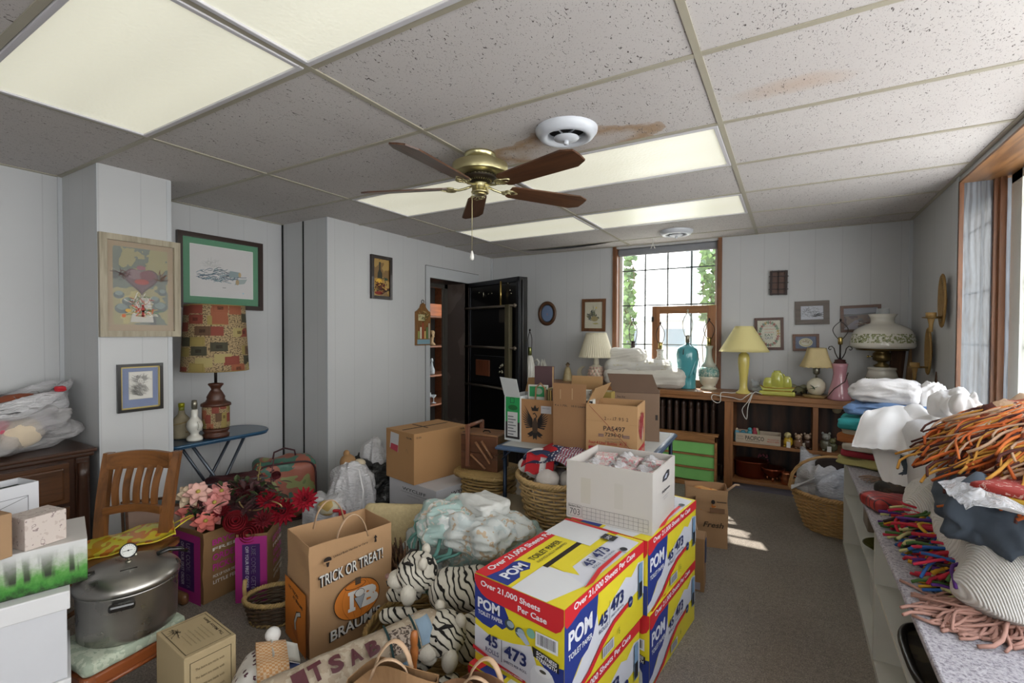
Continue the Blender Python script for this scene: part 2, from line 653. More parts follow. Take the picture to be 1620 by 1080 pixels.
mb.box((XL, YB - .024, H - .001), (XR, YB, H + .004))
struct(mb.build('trim_1', M_TEE))
struct(MB().box((-5.2, YN - .1, H + .15), (XR + .35, YB + .16, H + .2)).box((-5.2, YB + .16, H + .15), (XP - .2, YB + .9, H + .2)).build('ceiling_slab', plain('plaster', '777777')))
oy0, oy1 = at(679.5, 520, x=XP).y, at(741, 520, x=XP).y      # vault opening
oz = 1.985
mb = MB()
mb.box((XL - .1, YN, 0), (XL, 2.605, H + .149))
mb.box((XL - .1, 2.605, 0), (XL - .01, 2.72, H + .149))
struct(mb.build('wall_left', M_WALL))
mb = MB()
mb.box((XL, 2.605, 0), (-3.60, 2.70, H + .149))
mb.box((-3.592, 2.605, 0), (XP, 2.70, H + .149))
mb.box((XP - .05, 2.70, 0), (XP, oy0, H + .149))
mb.box((XP - .05, oy1, 0), (XP, YB + .05, H + .149))
mb.box((XP - .05, oy0, oz), (XP, oy1, H + .149))
struct(mb.build('wall_vault', M_WALL))
struct(MB().box((XL, 1.13, 0), (XC, 1.498, H + .149)).build('pillar', M_WALL))
mb = MB()
fy0, fy1, fz = at(673, 520, x=XP).y, at(756, 520, x=XP).y, 2.105
for a, b in (((XP, fy0, 0), (XP + .008, oy0, fz)), ((XP, oy1 + .02, 0), (XP + .008, fy1, fz)), ((XP, oy0, oz), (XP + .008, oy1 + .02, fz))):
 mb.box(a, b)
struct(mb.build('trim_2', M_TRIMP))
struct(MB().box((XP, fy0 - .004, 0), (XP + .004, fy0, fz + .004)).box((XP, fy0, fz), (XP + .010, fy1, fz + .005)).box((XP, fy1, 0), (XP + .004, fy1 + .004, fz)).build('shadow_strip', plain('painted_shadow_line', '4c4a48', .8)))  # dark strips paint a shadow line around the raised vault trim
struct(MB().box((XL, 2.597, 0), (XL + .016, 2.606, H)).box((-3.604, 2.602, 0), (-3.588, 2.606, H)).build('trim_7', plain('black_joint', '121213', .8)))
mb = MB()
for x, y in ((XC, 1.13), (XC, 1.498), (XP, 2.605)):
 mb.box((x - .022, y - .002, 0), (x + .003, y + .003, H)) if y != 1.498 else mb.box((x - .002, y - .022, 0), (x + .003, y + .003, H))
mb.box((XL, 1.11, 0), (XL + .012, 1.13, H))
struct(mb.build('trim_3', M_TRIMP))
struct(MB().box((XL, YN, 0), (XL + .012, 1.13, .09)).box((XL, 1.498, 0), (XL + .012, 2.6, .09)).box((XP, 2.7, 0), (XP + .012, oy0 - .06, .09)).build('baseboard_left', M_TRIMP))
wx0, wx1 = at(970, 470, y=YB).x, at(1142, 470, y=YB).x
wz0, wz1 = .88, 2.325
ox0, ox1 = wx0 + .03, wx1 - .03
mb = MB()
mb.box((XL, YB, 0), (ox0, YB + .16, H + .149))
mb.box((ox1, YB, 0), (XR + .1, YB + .16, H + .149))
mb.box((ox0, YB, 0), (ox1, YB + .16, wz0))
mb.box((ox0, YB, wz1), (ox1, YB + .16, H + .149))
struct(mb.build('wall_back', M_WALL))
struct(MB().box((XR - .022, YB - .012, .9), (XR, YB, H)).box((XP, YB - .02, 0), (XP + .02, YB, H)).build('trim_4', M_TRIMP))
win = struct(MB().box((ox0, YB + .09, wz0), (ox0 + .045, YB + .13, wz1)).box((ox1 - .045, YB + .09, wz0), (ox1, YB + .13, wz1))
             .box((ox0, YB + .09, wz0), (ox1, YB + .13, wz0 + .05)).box((ox0, YB + .09, wz1 - .045), (ox1, YB + .13, wz1))
             .build('window_1', plain('white_window_paint', 'dadcd4', .4)))
mb = MB()
for xx in (wx0, wx1):
 s = 1 if xx == wx0 else -1
 mb.box((min(xx, xx + s * .035), YB - .022, wz0 - .02), (max(xx, xx + s * .035), YB + .02, H))
 mb.box((min(xx + s * .03, xx + s * .045), YB - .01, wz0 - .02), (max(xx + s * .03, xx + s * .045), YB + .09, wz1))
part('window_frame', mb, M_OAK, win)
M_LEAD = plain('steel_glazing_bar', '5d6260', .4, .6)
mb = MB()
bx = [at(u, 460, y=YB + .11).x for u in (1021, 1056.5, 1094)]
bz = [at(1057, v, y=YB + .11).z for v in (425, 482, 545)]
for x in bx:
 mb.box((x - .007, YB + .10, wz0), (x + .007, YB + .12, wz1))
for z in bz:
 mb.box((ox0 + .03, YB + .10, z - .006), (ox1 - .03, YB + .12, z + .006))
part('glazing_bars', mb, M_LEAD, win)
part('window_pane', MB().box((ox0 + .03, YB + .108, wz0), (ox1 - .03, YB + .112, wz1)), glassy('window_glass', 'f4f8f8', .02, .06), win)
bl = MB().bbox((ox0 + .01, YB + .02, wz1 - .075), (ox1 - .01, YB + .085, wz1), .02)
tag(bl.build('roller_blind', plain('grey_blind_cloth', '84868c', .7)), 'rolled up grey blind at the head of the far window', 'blind')
ck = thing('ceiling_hook', 'small white hook hanging from the ceiling before the far window', 'hook', at(1033, 376, z=H))
part('rod', MB().rod((0, 0, 0), (0, 0, -.07), .004).ball((0, 0, -.004), .012, .012, .005), plain('white_plastic', 'dcdcd6', .4), ck)
part('hook', MB().tube([(0.02, 0, -.105), (.012, 0, -.085), (0, 0, -.068), (-.012, 0, -.085), (-.02, 0, -.105)], .004, 6), plain('white_plastic', 'dcdcd6', .4), ck)
ry = at(1516, 450, x=XR).y
rz = 2.315
mb = MB()
mb.box((XR, ry, 0), (XR + .35, YB + .16, H + .149))
mb.box((XR, YN, 0), (XR + .35, ry, .66))
mb.box((XR, YN, rz + .004), (XR + .35, ry, H + .149))
mb.box((XR, YN, 0), (XR + .35, YN + .3, H + .149))
struct(mb.build('wall_right', M_WALL))
struct(MB().box((-5.2, YN - .1, 0), (XR + .35, YN, .82)).box((-5.2, YN - .1, 2.28), (XR + .35, YN, H + .149)).box((-5.2, YN - .1, .82), (-.9, YN, 2.28))
       .box((-.1, YN - .1, .82), (XR + .35, YN, 2.28)).build('wall_near', M_WALL))
fill_win = struct(MB().box((-.9, YN - .08, .82), (-.84, YN - .02, 2.28)).box((-.16, YN - .08, .82), (-.1, YN - .02, 2.28)).box((-.9, YN - .08, .82), (-.1, YN - .02, .88))
              .box((-.9, YN - .08, 2.22), (-.1, YN - .02, 2.28)).build('added_fill_window', plain('white_window_paint', 'dadcd4', .4)))  # unseen window, added behind the camera to brighten the foreground
struct(MB().box((XR - .006, ry, .66), (XR, ry + .05, H)).build('trim_5', M_TRIMP))
t = NT('blue_washed_plywood')
co = t.coords((6, 6, .9))
n1 = t.n('TexNoise', Scale=2., Detail=4., Distortion=2.6)
t.l(co, n1.inputs['Vector'])
n2 = t.n('TexWave', Scale=2.4, Distortion=7., Detail=3.)
t.l(co, n2.inputs['Vector'])
t.l(t.mix(.5, t.ramp(n1.outputs[0], [(.3, srgb('4b4744')), (.55, srgb('6f757c')), (.7, srgb('868d95'))]), t.ramp(n2.outputs[0], [(.2, srgb('55575b')), (.6, srgb('8a9098'))])), t.b.inputs['Base Color'])
t.b.inputs['Roughness'].default_value = .22
t.b.inputs['Coat Weight'].default_value = .5
M_PLY = t.m
win2 = struct(MB().box((XR, ry - .008, .66), (XR + .35, ry, rz)).build('window_2', M_PLY))
part('window_frame', MB().box((XR - .006, ry - .02, .66), (XR + .014, ry + .006, rz)).box((1.03, ry - .06, .66), (1.058, ry - .008, rz)).box((1.012, ry - .03, .66), (1.03, ry - .008, rz)), M_OAK, win2)
part('soffit', MB().box((XR - .006, YN + .3, rz - .012), (XR + .35, ry, rz)), wood('grained_fir_soffit', '8a6038', '533419', 'Y', .6), win2)
M_WW = plain('white_window_paint', 'dadcd4', .4)
wy = [ry - .06 - i * 1.28 for i in range(4)]
mb = MB()
wX = 1.075
ye = at(1614, 450, x=wX).y
mb.box((wX, ye, .70), (wX + .05, ry - .062, rz - .012))
mb.box((wX, YN + .3, .66), (wX + .05, ry - .06, .76))
mb.box((wX, YN + .3, rz - .06), (wX + .05, ry - .06, rz - .012))
for y in wy[1:]:
 mb.box((wX, y - .05, .70), (wX + .05, y + .05, rz - .012))
part('sash', mb, M_WW, win2)
mb = MB()
for y in [ye - .02 - .3 * i for i in range(18)]:
 mb.box((wX + .02, y - .006, .76), (wX + .034, y + .006, rz - .05))
for v in (318, 445, 550):
 z = at(1617, v, x=wX).z
 mb.box((wX + .02, YN + .3, z - .007), (wX + .034, ye, z + .007))
part('glazing_bars', mb, plain('steel_glazing_bar_pale', 'a3a8a6', .4, .3), win2)
part('window_pane', MB().box((wX + .026, YN + .3, .7), (wX + .030, ye, rz - .05)), glassy('window_glass', 'f4f8f8', .02, .06), win2)
M_STEEL = patches('worn_brown_steel', ('4b403c', '5d514b', '544843'), 3., .45, .15, 60.)
M_BLACK = plain('black_enamelled_steel', '100f10', .28, .2, var=.2, coat=.4)
vd = -3.60
mb = MB()
mb.box((vd, oy1, 0), (XP + .005, oy1 + .03, oz + .05))
mb.box((vd, oy0 - .03, 0), (XP - .05, oy0, oz + .05))
mb.box((vd, oy0 - .03, oz), (XP + .002, oy1 + .03, oz + .05))
struct(mb.build('door_1', M_STEEL))
g = MB().box((vd - .05, oy1 - .055, 0), (vd, oy1 + .03, oz)).box((vd - .05, oy0, oz - .05), (vd, oy1, oz)).box((vd - .03, oy1 - .075, 0), (vd - .012, oy1 - .055, oz))
struct(g.build('door_2', plain('grey_steel_frame', '5f5b55', .4, .4)))
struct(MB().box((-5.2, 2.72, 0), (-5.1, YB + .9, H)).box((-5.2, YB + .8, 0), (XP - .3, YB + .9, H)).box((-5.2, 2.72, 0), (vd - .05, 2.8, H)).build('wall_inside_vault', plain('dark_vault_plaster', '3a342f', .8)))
bk = thing('vault_bookcase', 'dark wooden bookcase inside the vault seen through the opening', 'bookcase', (-4.55, 5.2, 0))
MW = wood('vault_shelf_wood', '7c4a2c', '4a2815', 'Y')
for z in [at(690, v, x=-4.3).z for v in (442, 501, 548, 594, 640)]:
 part('shelf', MB().bbox((-.25, -.75, z - .012), (.25, .6, z + .012), .003), MW, bk)
part('side_panel', MB().bbox((-.25, .6, 0), (.25, .63, 2.2), .003), MW, bk)
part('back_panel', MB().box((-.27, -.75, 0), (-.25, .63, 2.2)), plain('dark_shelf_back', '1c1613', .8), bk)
def vy(u):
 return at(u, 500, x=-4.3).y
zs = [at(690, v, x=-4.3).z for v in (501, 548, 594, 640)]
tag(MB().bbox((-.14, -.16, 0), (.1, .16, .17), .004).build('wooden_box', wood('orange_pine', 'a3592c', '7a3d1c', 'Y'), loc=(-4.42, vy(690), zs[0] + .013)), 'orange wooden box on the upper vault shelf', 'box')
sm = thing('carved_bust', 'tan carved bust on the second vault shelf', 'figurine', (-4.4, vy(691), zs[1] + .013))
part('head', MB().blob(.09, .08, .12, .9, 8, .01, 30, 3, T(0, 0, .1)), plain('tan_clay', '8d7350', .7), sm)
part('pedestal', MB().lathe([(.055, 0), (.06, .02), (.03, .05), (.035, .12)], 16), plain('tan_clay', '8d7350', .7), sm)
sm = thing('glass_decanter', 'clear stoppered glass decanter on the third vault shelf', 'decanter', (-4.4, vy(692), zs[2] + .013))
part('body', MB().lathe([(.04, 0), (.045, .06), (.02, .12), (.014, .17)], 16), glassy('clear_glass', 'cfd6d8', .05, .45), sm)
part('stopper', MB().ball((0, 0, .2), .02, .02, .03), glassy('clear_glass', 'cfd6d8', .05, .45), sm)
for i, u in enumerate((685, 693)):
 sm = thing('glass_goblet', ['stemmed glass goblet on the lowest visible vault shelf, farther left', 'shorter stemmed glass goblet beside it on the lowest visible vault shelf'][i], 'goblet', (-4.38, vy(u), zs[3] + .013), group='goblets in the vault')
 part('bowl', MB().lathe([(.006, .07), (.035, .10), (.038, .16 - .04 * i)], 16, cap=False), glassy('clear_glass', 'cfd6d8', .05, .45), sm)
 part('stem', MB().lathe([(.035, 0), (.034, .006), (.006, .015), (.006, .07)], 16), glassy('clear_glass', 'cfd6d8', .05, .45), sm)
sm = tag(MB().bbox((-.1, -.14, 0), (.12, .14, .035), .006).bbox((-.09, -.12, .035), (.1, .12, .06), .006).build('red_cloth_stack', plain('red_cloth', 'b3121f', .8), loc=(-4.4, vy(690), at(690, 442, x=-4.3).z + .013)), 'bright red folded cloth at the very top of the vault bookcase', 'cloth')
hg = V((XP + .01, oy1 + .012, 0))
tip = at(823, 437, z=oz)
tipd = (V((tip.x, tip.y, 0)) - hg)
DW = tipd.length
da = math.atan2(tipd.y, tipd.x)
vdoor = thing('vault_door', 'black steel vault door standing open beside the dark doorway', 'door', hg, da)
dn = V((math.sin(da), -math.cos(da), 0))
def dl(u, v):
 p = hit(u, v, hg + dn * .0, dn) - hg
 return V((p.x * math.cos(da) + p.y * math.sin(da), 0, p.z))
part('door_slab', MB().bbox((0, 0, .01), (DW, .10, oz), .004).bbox((DW - .02, .02, .04), (DW + .02, .085, oz - .03), .004), M_BLACK, vdoor)
fr = MB()
fr.bbox((0, -.012, .01), (.03, 0, oz), .002).bbox((DW - .045, -.02, .01), (DW, 0, oz), .002).bbox((0, -.02, oz - .05), (DW, 0, oz), .002)
part('rim', fr, plain('black_steel_rim', '24252a', .3, .5), vdoor)
M_BRASSD = plain('dull_brass', '5c5540', .5, .5, var=.2)
for v in (487, 548.5, 609):
 p = dl(765, v)
 part('locking_bar', MB().rod((-.03, -.045, p.z), (DW - .06, -.045, p.z), .014, 10).ball((DW - .03, -.045, p.z), .022), plain('grey_steel_bar', '6b6258', .35, .7), vdoor)
a, b = dl(806, 482), dl(813, 482)
part('bolt_plate', MB().bbox((a.x, -.065, dl(810, 640).z - .3), (b.x, -.02, a.z), .003), M_BRASSD, vdoor)
a = dl(797, 445)
part('brass_rod', MB().rod((a.x, -.04, dl(797, 484).z), (a.x, -.04, a.z), .011, 10), plain('polished_brass', 'b39a5c', .25, .9), vdoor)
a, b = dl(756, 568), dl(777, 595)
part('wooden_plate', MB().bbox((a.x, -.03, b.z), (b.x, 0, a.z), .003), wood('plate_wood', '6b3a22', '43220f', 'Z'), vdoor)
a, b = dl(751, 561), dl(804, 610)
part('lock_case', MB().bbox((a.x, -.018, b.z), (b.x, 0, a.z), .003), plain('black_lock_case', '17171a', .35, .4), vdoor)
a = dl(798, 582)
g = MB()
random.seed(4)
for i in range(9):
 g.ball((a.x + random.uniform(-.035, .035), -.045, a.z + random.uniform(-.05, .05)), random.uniform(.01, .022), n=8)
part('lock_works', g, plain('nickelled_steel', 'a9a593', .25, .9, var=.3), vdoor)
g = MB()
for u, v in ((753, 452), (763, 450), (771, 450), (783, 449), (759, 463), (766, 464), (774, 465), (779, 464), (805, 448), (808, 459), (810, 464), (800, 505)):
 p = dl(u, v)
 g.ball((p.x, -.008, p.z), .009, n=8)
g.rod((dl(766, 464).x, -.01, dl(766, 470).z), (dl(766, 464).x, -.01, dl(766, 462).z), .006)
part('rivets', g, plain('nickelled_steel', 'a9a593', .25, .9, var=.3), vdoor, kind='stuff')
a, b = dl(793, 490), dl(803, 510)
part('hasp', MB().bbox((a.x, -.03, b.z), (b.x, 0, a.z), .004), plain('dark_iron', '39332d', .4, .6), vdoor)
# ================================================================== ceiling lights, vents, fan
def diffuser(name, col, st):
 t = emit(name, col, st)
 co = t.coords()
 vo = t.n('TexVoronoi', Scale=70.)
 t.l(co, vo.inputs['Vector'])
 t.bump(vo.outputs[0], .3, .003)
 t.b.inputs['Roughness'].default_value = .35
 sp = t.n('SeparateXYZ')
 t.l(co, sp.inputs[0])
 ab = t.n('Math', operation='PINGPONG')
 ab.inputs[1].default_value = .15
 t.l(sp.outputs['Y'], ab.inputs[0])
 mr = t.n('MapRange')
 t.l(ab.outputs[0], mr.inputs[0])
 mr.inputs[1].default_value = 0.
 mr.inputs[2].default_value = .15
 mr.inputs[3].default_value = st * .95
 mr.inputs[4].default_value = st * 1.06
 t.l(mr.outputs[0], t.b.inputs['Emission Strength'])
 return t.m
M_DIF = diffuser('lit_prismatic_panel', 'dedbc4', .44)
M_LILAC = plain('white_enamel_trim', 'c4c2c6', .35, var=.03)
lnames = {(0, 5): 'large lit ceiling light panel at the upper left corner of the photo', (1, 5): 'lit ceiling light panel right of the corner one, cut by the top of the photo',
          (0, 8): 'lit ceiling panel whose left part lies behind the fan blades', (1, 8): 'bright ceiling panel touching the brown water stain',
          (0, 10): 'narrow lit panel just left of the ceiling seam before the far wall', (1, 10): 'narrow lit ceiling panel nearest the small round vent above the far window',
          (0, 1): 'lit ceiling light panel overhead behind the photographer, left', (1, 1): 'lit ceiling light panel overhead behind the photographer, right'}
for (bay, k) in lights:
 x0, x1 = LX[bay], LX[bay + 1]
 y0 = KY[k]
 y1 = KY[k + 1]
 cx, cy = (x0 + x1) / 2, (y0 + y1) / 2
 hw, hd = (x1 - x0) / 2 - .014, (y1 - y0) / 2 - .014
 o = thing('ceiling_light', lnames[(bay, k)], 'ceiling light', (cx, cy, H), group='fluorescent panels in the ceiling')
 f = MB()
 for a, b in (((-hw, -hd), (hw, -hd + .02)), ((-hw, hd - .02), (hw, hd)), ((-hw, -hd + .02), (-hw + .02, hd - .02)), ((hw - .02, -hd + .02), (hw, hd - .02))):
  f.bbox((a[0], a[1], -.006), (b[0], b[1], .012), .003)
 part('light_frame', f, M_LILAC, o)
 part('diffuser', MB().box((-hw + .018, -hd + .018, .002), (hw - .018, hd - .018, .008)), M_DIF, o)
 part('housing', MB().box((-hw, -hd, .012), (hw, hd, .09)), plain('white_enamel_trim', 'c4c2c6', .35, var=.03), o)
M_VENT = plain('white_vent_paint', 'c9cdd4', .3, var=.03)
for i, (p, r, lab) in enumerate(((vent_at[0], .143, 'larger round white ceiling vent ringed by a brown water stain'), (vent_at[1], .145, 'small far round white ceiling vent above the window'))):
 o = thing('ceiling_vent', lab, 'vent', p, .6, group='round ceiling air vents')
 k = r / .143
 part('collar', MB().lathe([(.086 * k, .004), (.085 * k, -.012), (.090 * k, -.030), (.105 * k, -.040), (.125 * k, -.034), (.143 * k, -.012), (.145 * k, .002)], 40, cap=False), M_VENT, o)
 part('throat', MB().lathe([(.0001, -.001), (.087 * k, -.001)], 32, cap=False), plain('dark_duct', '15161a', .8), o)
 part('damper', MB().lathe([(.0001, -.050), (.03 * k, -.049), (.058 * k, -.040), (.060 * k, -.037), (.03 * k, -.044)], 32, cap=False).lathe([(.0001, -.066), (.012, -.066), (.012, -.048)], 12), M_VENT, o)
 g = MB()
 for q in range(4):
  a = q * PI / 2 + .4
  g.tube([(.02 * math.cos(a), .02 * math.sin(a), -.02), (.05 * math.cos(a + .2), .05 * math.sin(a + .2), -.012), (.08 * math.cos(a), .08 * math.sin(a), -.018)], .004, 6)
 part('spoke', g, M_VENT, o)
fc = (-1.43, 2.10, H)
fan = thing('ceiling_fan', 'brass ceiling fan with five dark wooden blades', 'ceiling fan', fc)
t = NT('polished_fan_brass')
t.b.inputs['Metallic'].default_value = 1.
t.b.inputs['Roughness'].default_value = .3
nz = t.n('TexNoise', Scale=6.)
t.l(t.coords(), nz.inputs['Vector'])
t.l(t.mix(nz.outputs[0], srgb('c5bb8c'), srgb('e0d8ac')), t.b.inputs['Base Color'])
M_BR = t.m
part('canopy', MB().lathe([(.0, 0), (.082, 0), (.084, -.008), (.074, -.022), (.058, -.042), (.052, -.055)], 40), M_BR, fan)
part('motor_housing', MB().lathe([(.045, -.052), (.085, -.052), (.141, -.056), (.1445, -.057), (.147, -.059), (.148, -.063), (.148, -.106), (.147, -.109), (.144, -.111), (.141, -.112), (.10, -.115), (.08, -.118)], 48), M_BR, fan)
part('vent_ring', MB().lathe([(.09, -.118), (.085, -.132), (.06, -.142), (.03, -.146)], 40), plain('dark_motor_grille', '2d2418', .5, .4), fan)
g = MB()
for i in range(30):
 a = 2 * PI * i / 30
 g.rod((.088 * math.cos(a), .088 * math.sin(a), -.120), (.056 * math.cos(a), .056 * math.sin(a), -.144), .0022, 5)
part('grille', g, M_BR, fan)
part('switch_housing', MB().lathe([(.03, -.146), (.033, -.150), (.046, -.155), (.047, -.160), (.044, -.170), (.044, -.196), (.048, -.200), (.046, -.206), (.03, -.209)], 32).lathe([(.032, -.208), (.03, -.215), (.0001, -.217)], 24), M_BR, fan)
M_BLADE = wood('dark_oak_blade', '5a3a26', '2a170f', 'X', .8, .35)
M_BLADET = wood('pale_blade_edge', '8a6a4c', None, 'X', .8, .3)
for i in range(5):
 a = R(201 + 72 * i)
 holder = MB()
 M0 = T(rz=a)
 holder.tube([(.04, 0, -.165), (.08, 0, -.178), (.12, 0, -.186), (.15, 0, -.18)], [.006, .007, .006, .005], 8)
 for s in (-1, 1):
  holder.tube([(.12 + .10 * q, s * .028 * math.sin(PI * q), -.184 + .004 * q) for q in [j / 10 for j in range(11)]], .0045, 7)
  holder.tube([(.135 + .05 * math.cos(w_) * .5 + .03, s * (.022 + .016 * math.sin(w_)), -.182) for w_ in [2 * PI * j / 12 for j in range(12)]], .004, 6, closed=True)
 hb = holder.build('blade_bracket', M_BR, fan)
 hb.rotation_euler = (0, 0, a)
 bl = MB()
 prof = [(.17, -.045), (.19, -.055), (.60, -.070), (.655, -.045), (.66, 0), (.655, .045), (.60, .070), (.19, .055), (.17, .045)]
 bl.prism(prof, 'Z', -.004, .004)
 b = bl.build('blade', M_BLADE, fan)
 b.rotation_euler = (R(-13), 0, a)
 b.location = (0, 0, -.176)
ch = MB()
pc = at(743, 300, z=H - .20)
px_, py_ = .036 * math.cos(R(-125)), .036 * math.sin(R(-125))
ch.tube([(px_, py_, -.19), (px_ * 1.25, py_ * 1.25, -.21), (px_ * 1.25, py_ * 1.25, -.52)], .0016, 6)
c_ = part('pull_chain', ch, plain('chain_brass', 'c2b78c', .35, .7), fan)
part('pull_knob', MB().lathe([(.0001, -.565), (.009, -.56), (.012, -.548), (.008, -.53), (.004, -.515)], 14, M=T(px_ * 1.25, py_ * 1.25, 0)), plain('white_plastic_knob', 'e4e2dc', .4), c_)
# ================================================================== pictures on the walls
M_GLASS = glassy('picture_glass', 'ffffff', .04, .05)
def wallthing(name, label, cat, corners, wall, group=None):
 """corners TL, TR, BR, BL of the thing in the photo, on wall ('x', value, facing) -> (thing, width, height)"""
 ax, val, rz = wall
 P = [at(u, v, **{ax: val}) for u, v in corners]
 c = sum(P, V((0, 0, 0))) / 4
 ex = V((math.cos(rz), math.sin(rz), 0))
 w = abs(((P[1] + P[2]) - (P[0] + P[3])).dot(ex)) / 2
 h = abs((P[0].z + P[1].z) - (P[2].z + P[3].z)) / 2
 tilt = ((P[1].z - P[0].z) + (P[2].z - P[3].z)) / 2 / w
 o = thing(name, label, cat, c, rot=(0, -math.atan(tilt), rz) if rz == 0 else (math.atan(tilt) * 0, 0, rz), group=group)
 return o, w, h
WL = ('x', XC, PI / 2)
WB = ('y', YB, 0.)
def framed(name, label, corners, wall, fw, fd, fmat, art, mats=None, glass=True, lip=None, cat='picture'):
 o, w, h = wallthing(name, label, cat, corners, wall)
 f = MB()
 x0, x1, z0, z1 = -w / 2, w / 2, -h / 2, h / 2
 for seg in (((x0, z0), (x1, z0), (x1 - fw, z0 + fw), (x0 + fw, z0 + fw)), ((x0, z1), (x0 + fw, z1 - fw), (x1 - fw, z1 - fw), (x1, z1)),
    ((x0, z0), (x0 + fw, z0 + fw), (x0 + fw, z1 - fw), (x0, z1)), ((x1, z0), (x1, z1), (x1 - fw, z1 - fw), (x1 - fw, z0 + fw))):
  n = len(seg)
  out = [seg[0], seg[1], seg[2], seg[3]]
  ctr = [(q[0], -fd, q[1]) for q in out]
  inn = [(q[0], -.001, q[1]) for q in out]
  f.add(ctr + inn, [(0, 1, 2, 3), (7, 6, 5, 4)] + [(i, (i + 1) % 4, (i + 1) % 4 + 4, i + 4) for i in range(4)], False)
 part('frame', f, fmat, o)
 if lip:
  g = MB()
  a = fw
  for q in (((x0 + a, z0 + a), (x1 - a, z0 + a + .006)), ((x0 + a, z1 - a - .006), (x1 - a, z1 - a)), ((x0 + a, z0 + a), (x0 + a + .006, z1 - a)), ((x1 - a - .006, z0 + a), (x1 - a, z1 - a))):
   g.box((q[0][0], -fd * .8, q[0][1]), (q[1][0], -fd * .3, q[1][1]))
  part('slip', g, lip, o)
 part('backing', MB().box((x0 + fw * .5, -fd * .35, z0 + fw * .5), (x1 - fw * .5, -.001, z1 - fw * .5)), plain('backing_board', 'cfc8b8', .8), o)
 p = Print((x0 + fw, -fd * .35 - .0008, z0 + fw), (1, 0, 0), (0, 0, 1), .0003)
 art(p, w - 2 * fw, h - 2 * fw)
 part('artwork', p, None, o)
 if glass:
  part('glass', MB().box((x0 + fw, -fd * .6, z0 + fw), (x1 - fw, -fd * .55, z1 - fw)), M_GLASS, o)
 return o
def scribble(p, cx, cy, rx, ry, n, cols, th, L, seed, ang=None):
 rnd = random.Random(seed)
 k0 = p.k
 for i in range(n):
  a = rnd.uniform(0, 2 * PI)
  q = math.sqrt(rnd.random())
  x, y = cx + rx * q * math.cos(a), cy + ry * q * math.sin(a)
  b = rnd.uniform(0, PI) if ang is None else ang + rnd.uniform(-.5, .5)
  l = L * rnd.uniform(.4, 1)
  p.k = k0 + (i % 3)
  p.line([(x, y), (x + l * math.cos(b), y + l * math.sin(b)), (x + l * math.cos(b) * 1.6, y + l * math.sin(b) * 1.2 + l * rnd.uniform(-.3, .3))], th, rnd.choice(cols))
def heart_pts(cx, cy, s, n=30):
 out = []
 for i in range(n):
  a = 2 * PI * i / n
  out.append((cx + s * 16 * math.sin(a) ** 3 / 16, cy + s * (13 * math.cos(a) - 5 * math.cos(2 * a) - 2 * math.cos(3 * a) - math.cos(4 * a)) / 16))
 return out
def star(cx, cy, r, n, k=.45, a0=0.):
 return [(cx + (r if i % 2 == 0 else r * k) * math.cos(a0 + PI * i / n), cy + (r if i % 2 == 0 else r * k) * math.sin(a0 + PI * i / n)) for i in range(2 * n)]
def art_heart(p, w, h):
 p.rect(0, 0, w, h, '8f7858')
 m_ = w * .09
 p.rect(m_, m_ * 1.2, w - m_, h - m_, patches('faded_cloudscape', ('3f4640', '5e6459', '8c845a', 'a79a64', '6f7060'), 5., .6, .02, 20., detail=4.))
 for x, y, r in ((.22, .25, .11), (.30, .33, .09), (.78, .28, .12), (.70, .36, .08), (.17, .4, .08), (.82, .45, .07)):
  p.oval(x * w, y * h, r * w, r * w * .8, '4d5754')
  p.oval(x * w, (y + .02) * h, r * w * .7, r * w * .5, '6f7b76')
 p.poly([(.33 * w, .1 * h), (.68 * w, .1 * h), (.62 * w, .38 * h), (.40 * w, .38 * h)], 'b5b0a6')
 p.poly(heart_pts(.5 * w, .58 * h, .26 * w), '3e2427')
 p.poly(heart_pts(.5 * w, .59 * h, .235 * w), '5c3a3f')
 p.oval(.41 * w, .64 * h, .12 * w, .085 * w, '7c6468')
 p.oval(.59 * w, .64 * h, .12 * w, .085 * w, '71474a')
 p.oval(.5 * w, .56 * h, .11 * w, .05 * w, '93403a')
 p.oval(.49 * w, .72 * h, .07 * w, .04 * w, '8a5a62')
 scribble(p, .23 * w, .62 * h, .07 * w, .07 * w, 20, ['3a1d1c', '55302b'], .003, .03, 1)
 scribble(p, .79 * w, .62 * h, .05 * w, .07 * w, 16, ['3a1d1c', '70503c'], .003, .03, 2)
 scribble(p, .5 * w, .33 * h, .16 * w, .1 * w, 50, ['d9d5cc', '4d6a44', 'a94a38', 'c9c3ae'], .003, .03, 3)
 scribble(p, .5 * w, .20 * h, .2 * w, .07 * w, 50, ['c94e3b', '5f7a56', 'dcd6c6', 'b59c5b'], .004, .03, 4)
 p.rect(.49 * w, .16 * h, .53 * w, .30 * h, 'a8342e')
 p.oval(.23 * w, .17 * h, .03 * w, .03 * w, 'c56a3c')
 p.oval(.29 * w, .23 * h, .04 * w, .03 * w, 'c9a04c')
framed('heart_picture', 'large cream framed old print of a dark red heart among clouds', [(154, 367), (283, 385), (281.5, 532), (155, 533)], WL, .035, .03,
       wood('limed_frame', 'a39984', '7d725c', 'Z', 1., .6), art_heart)
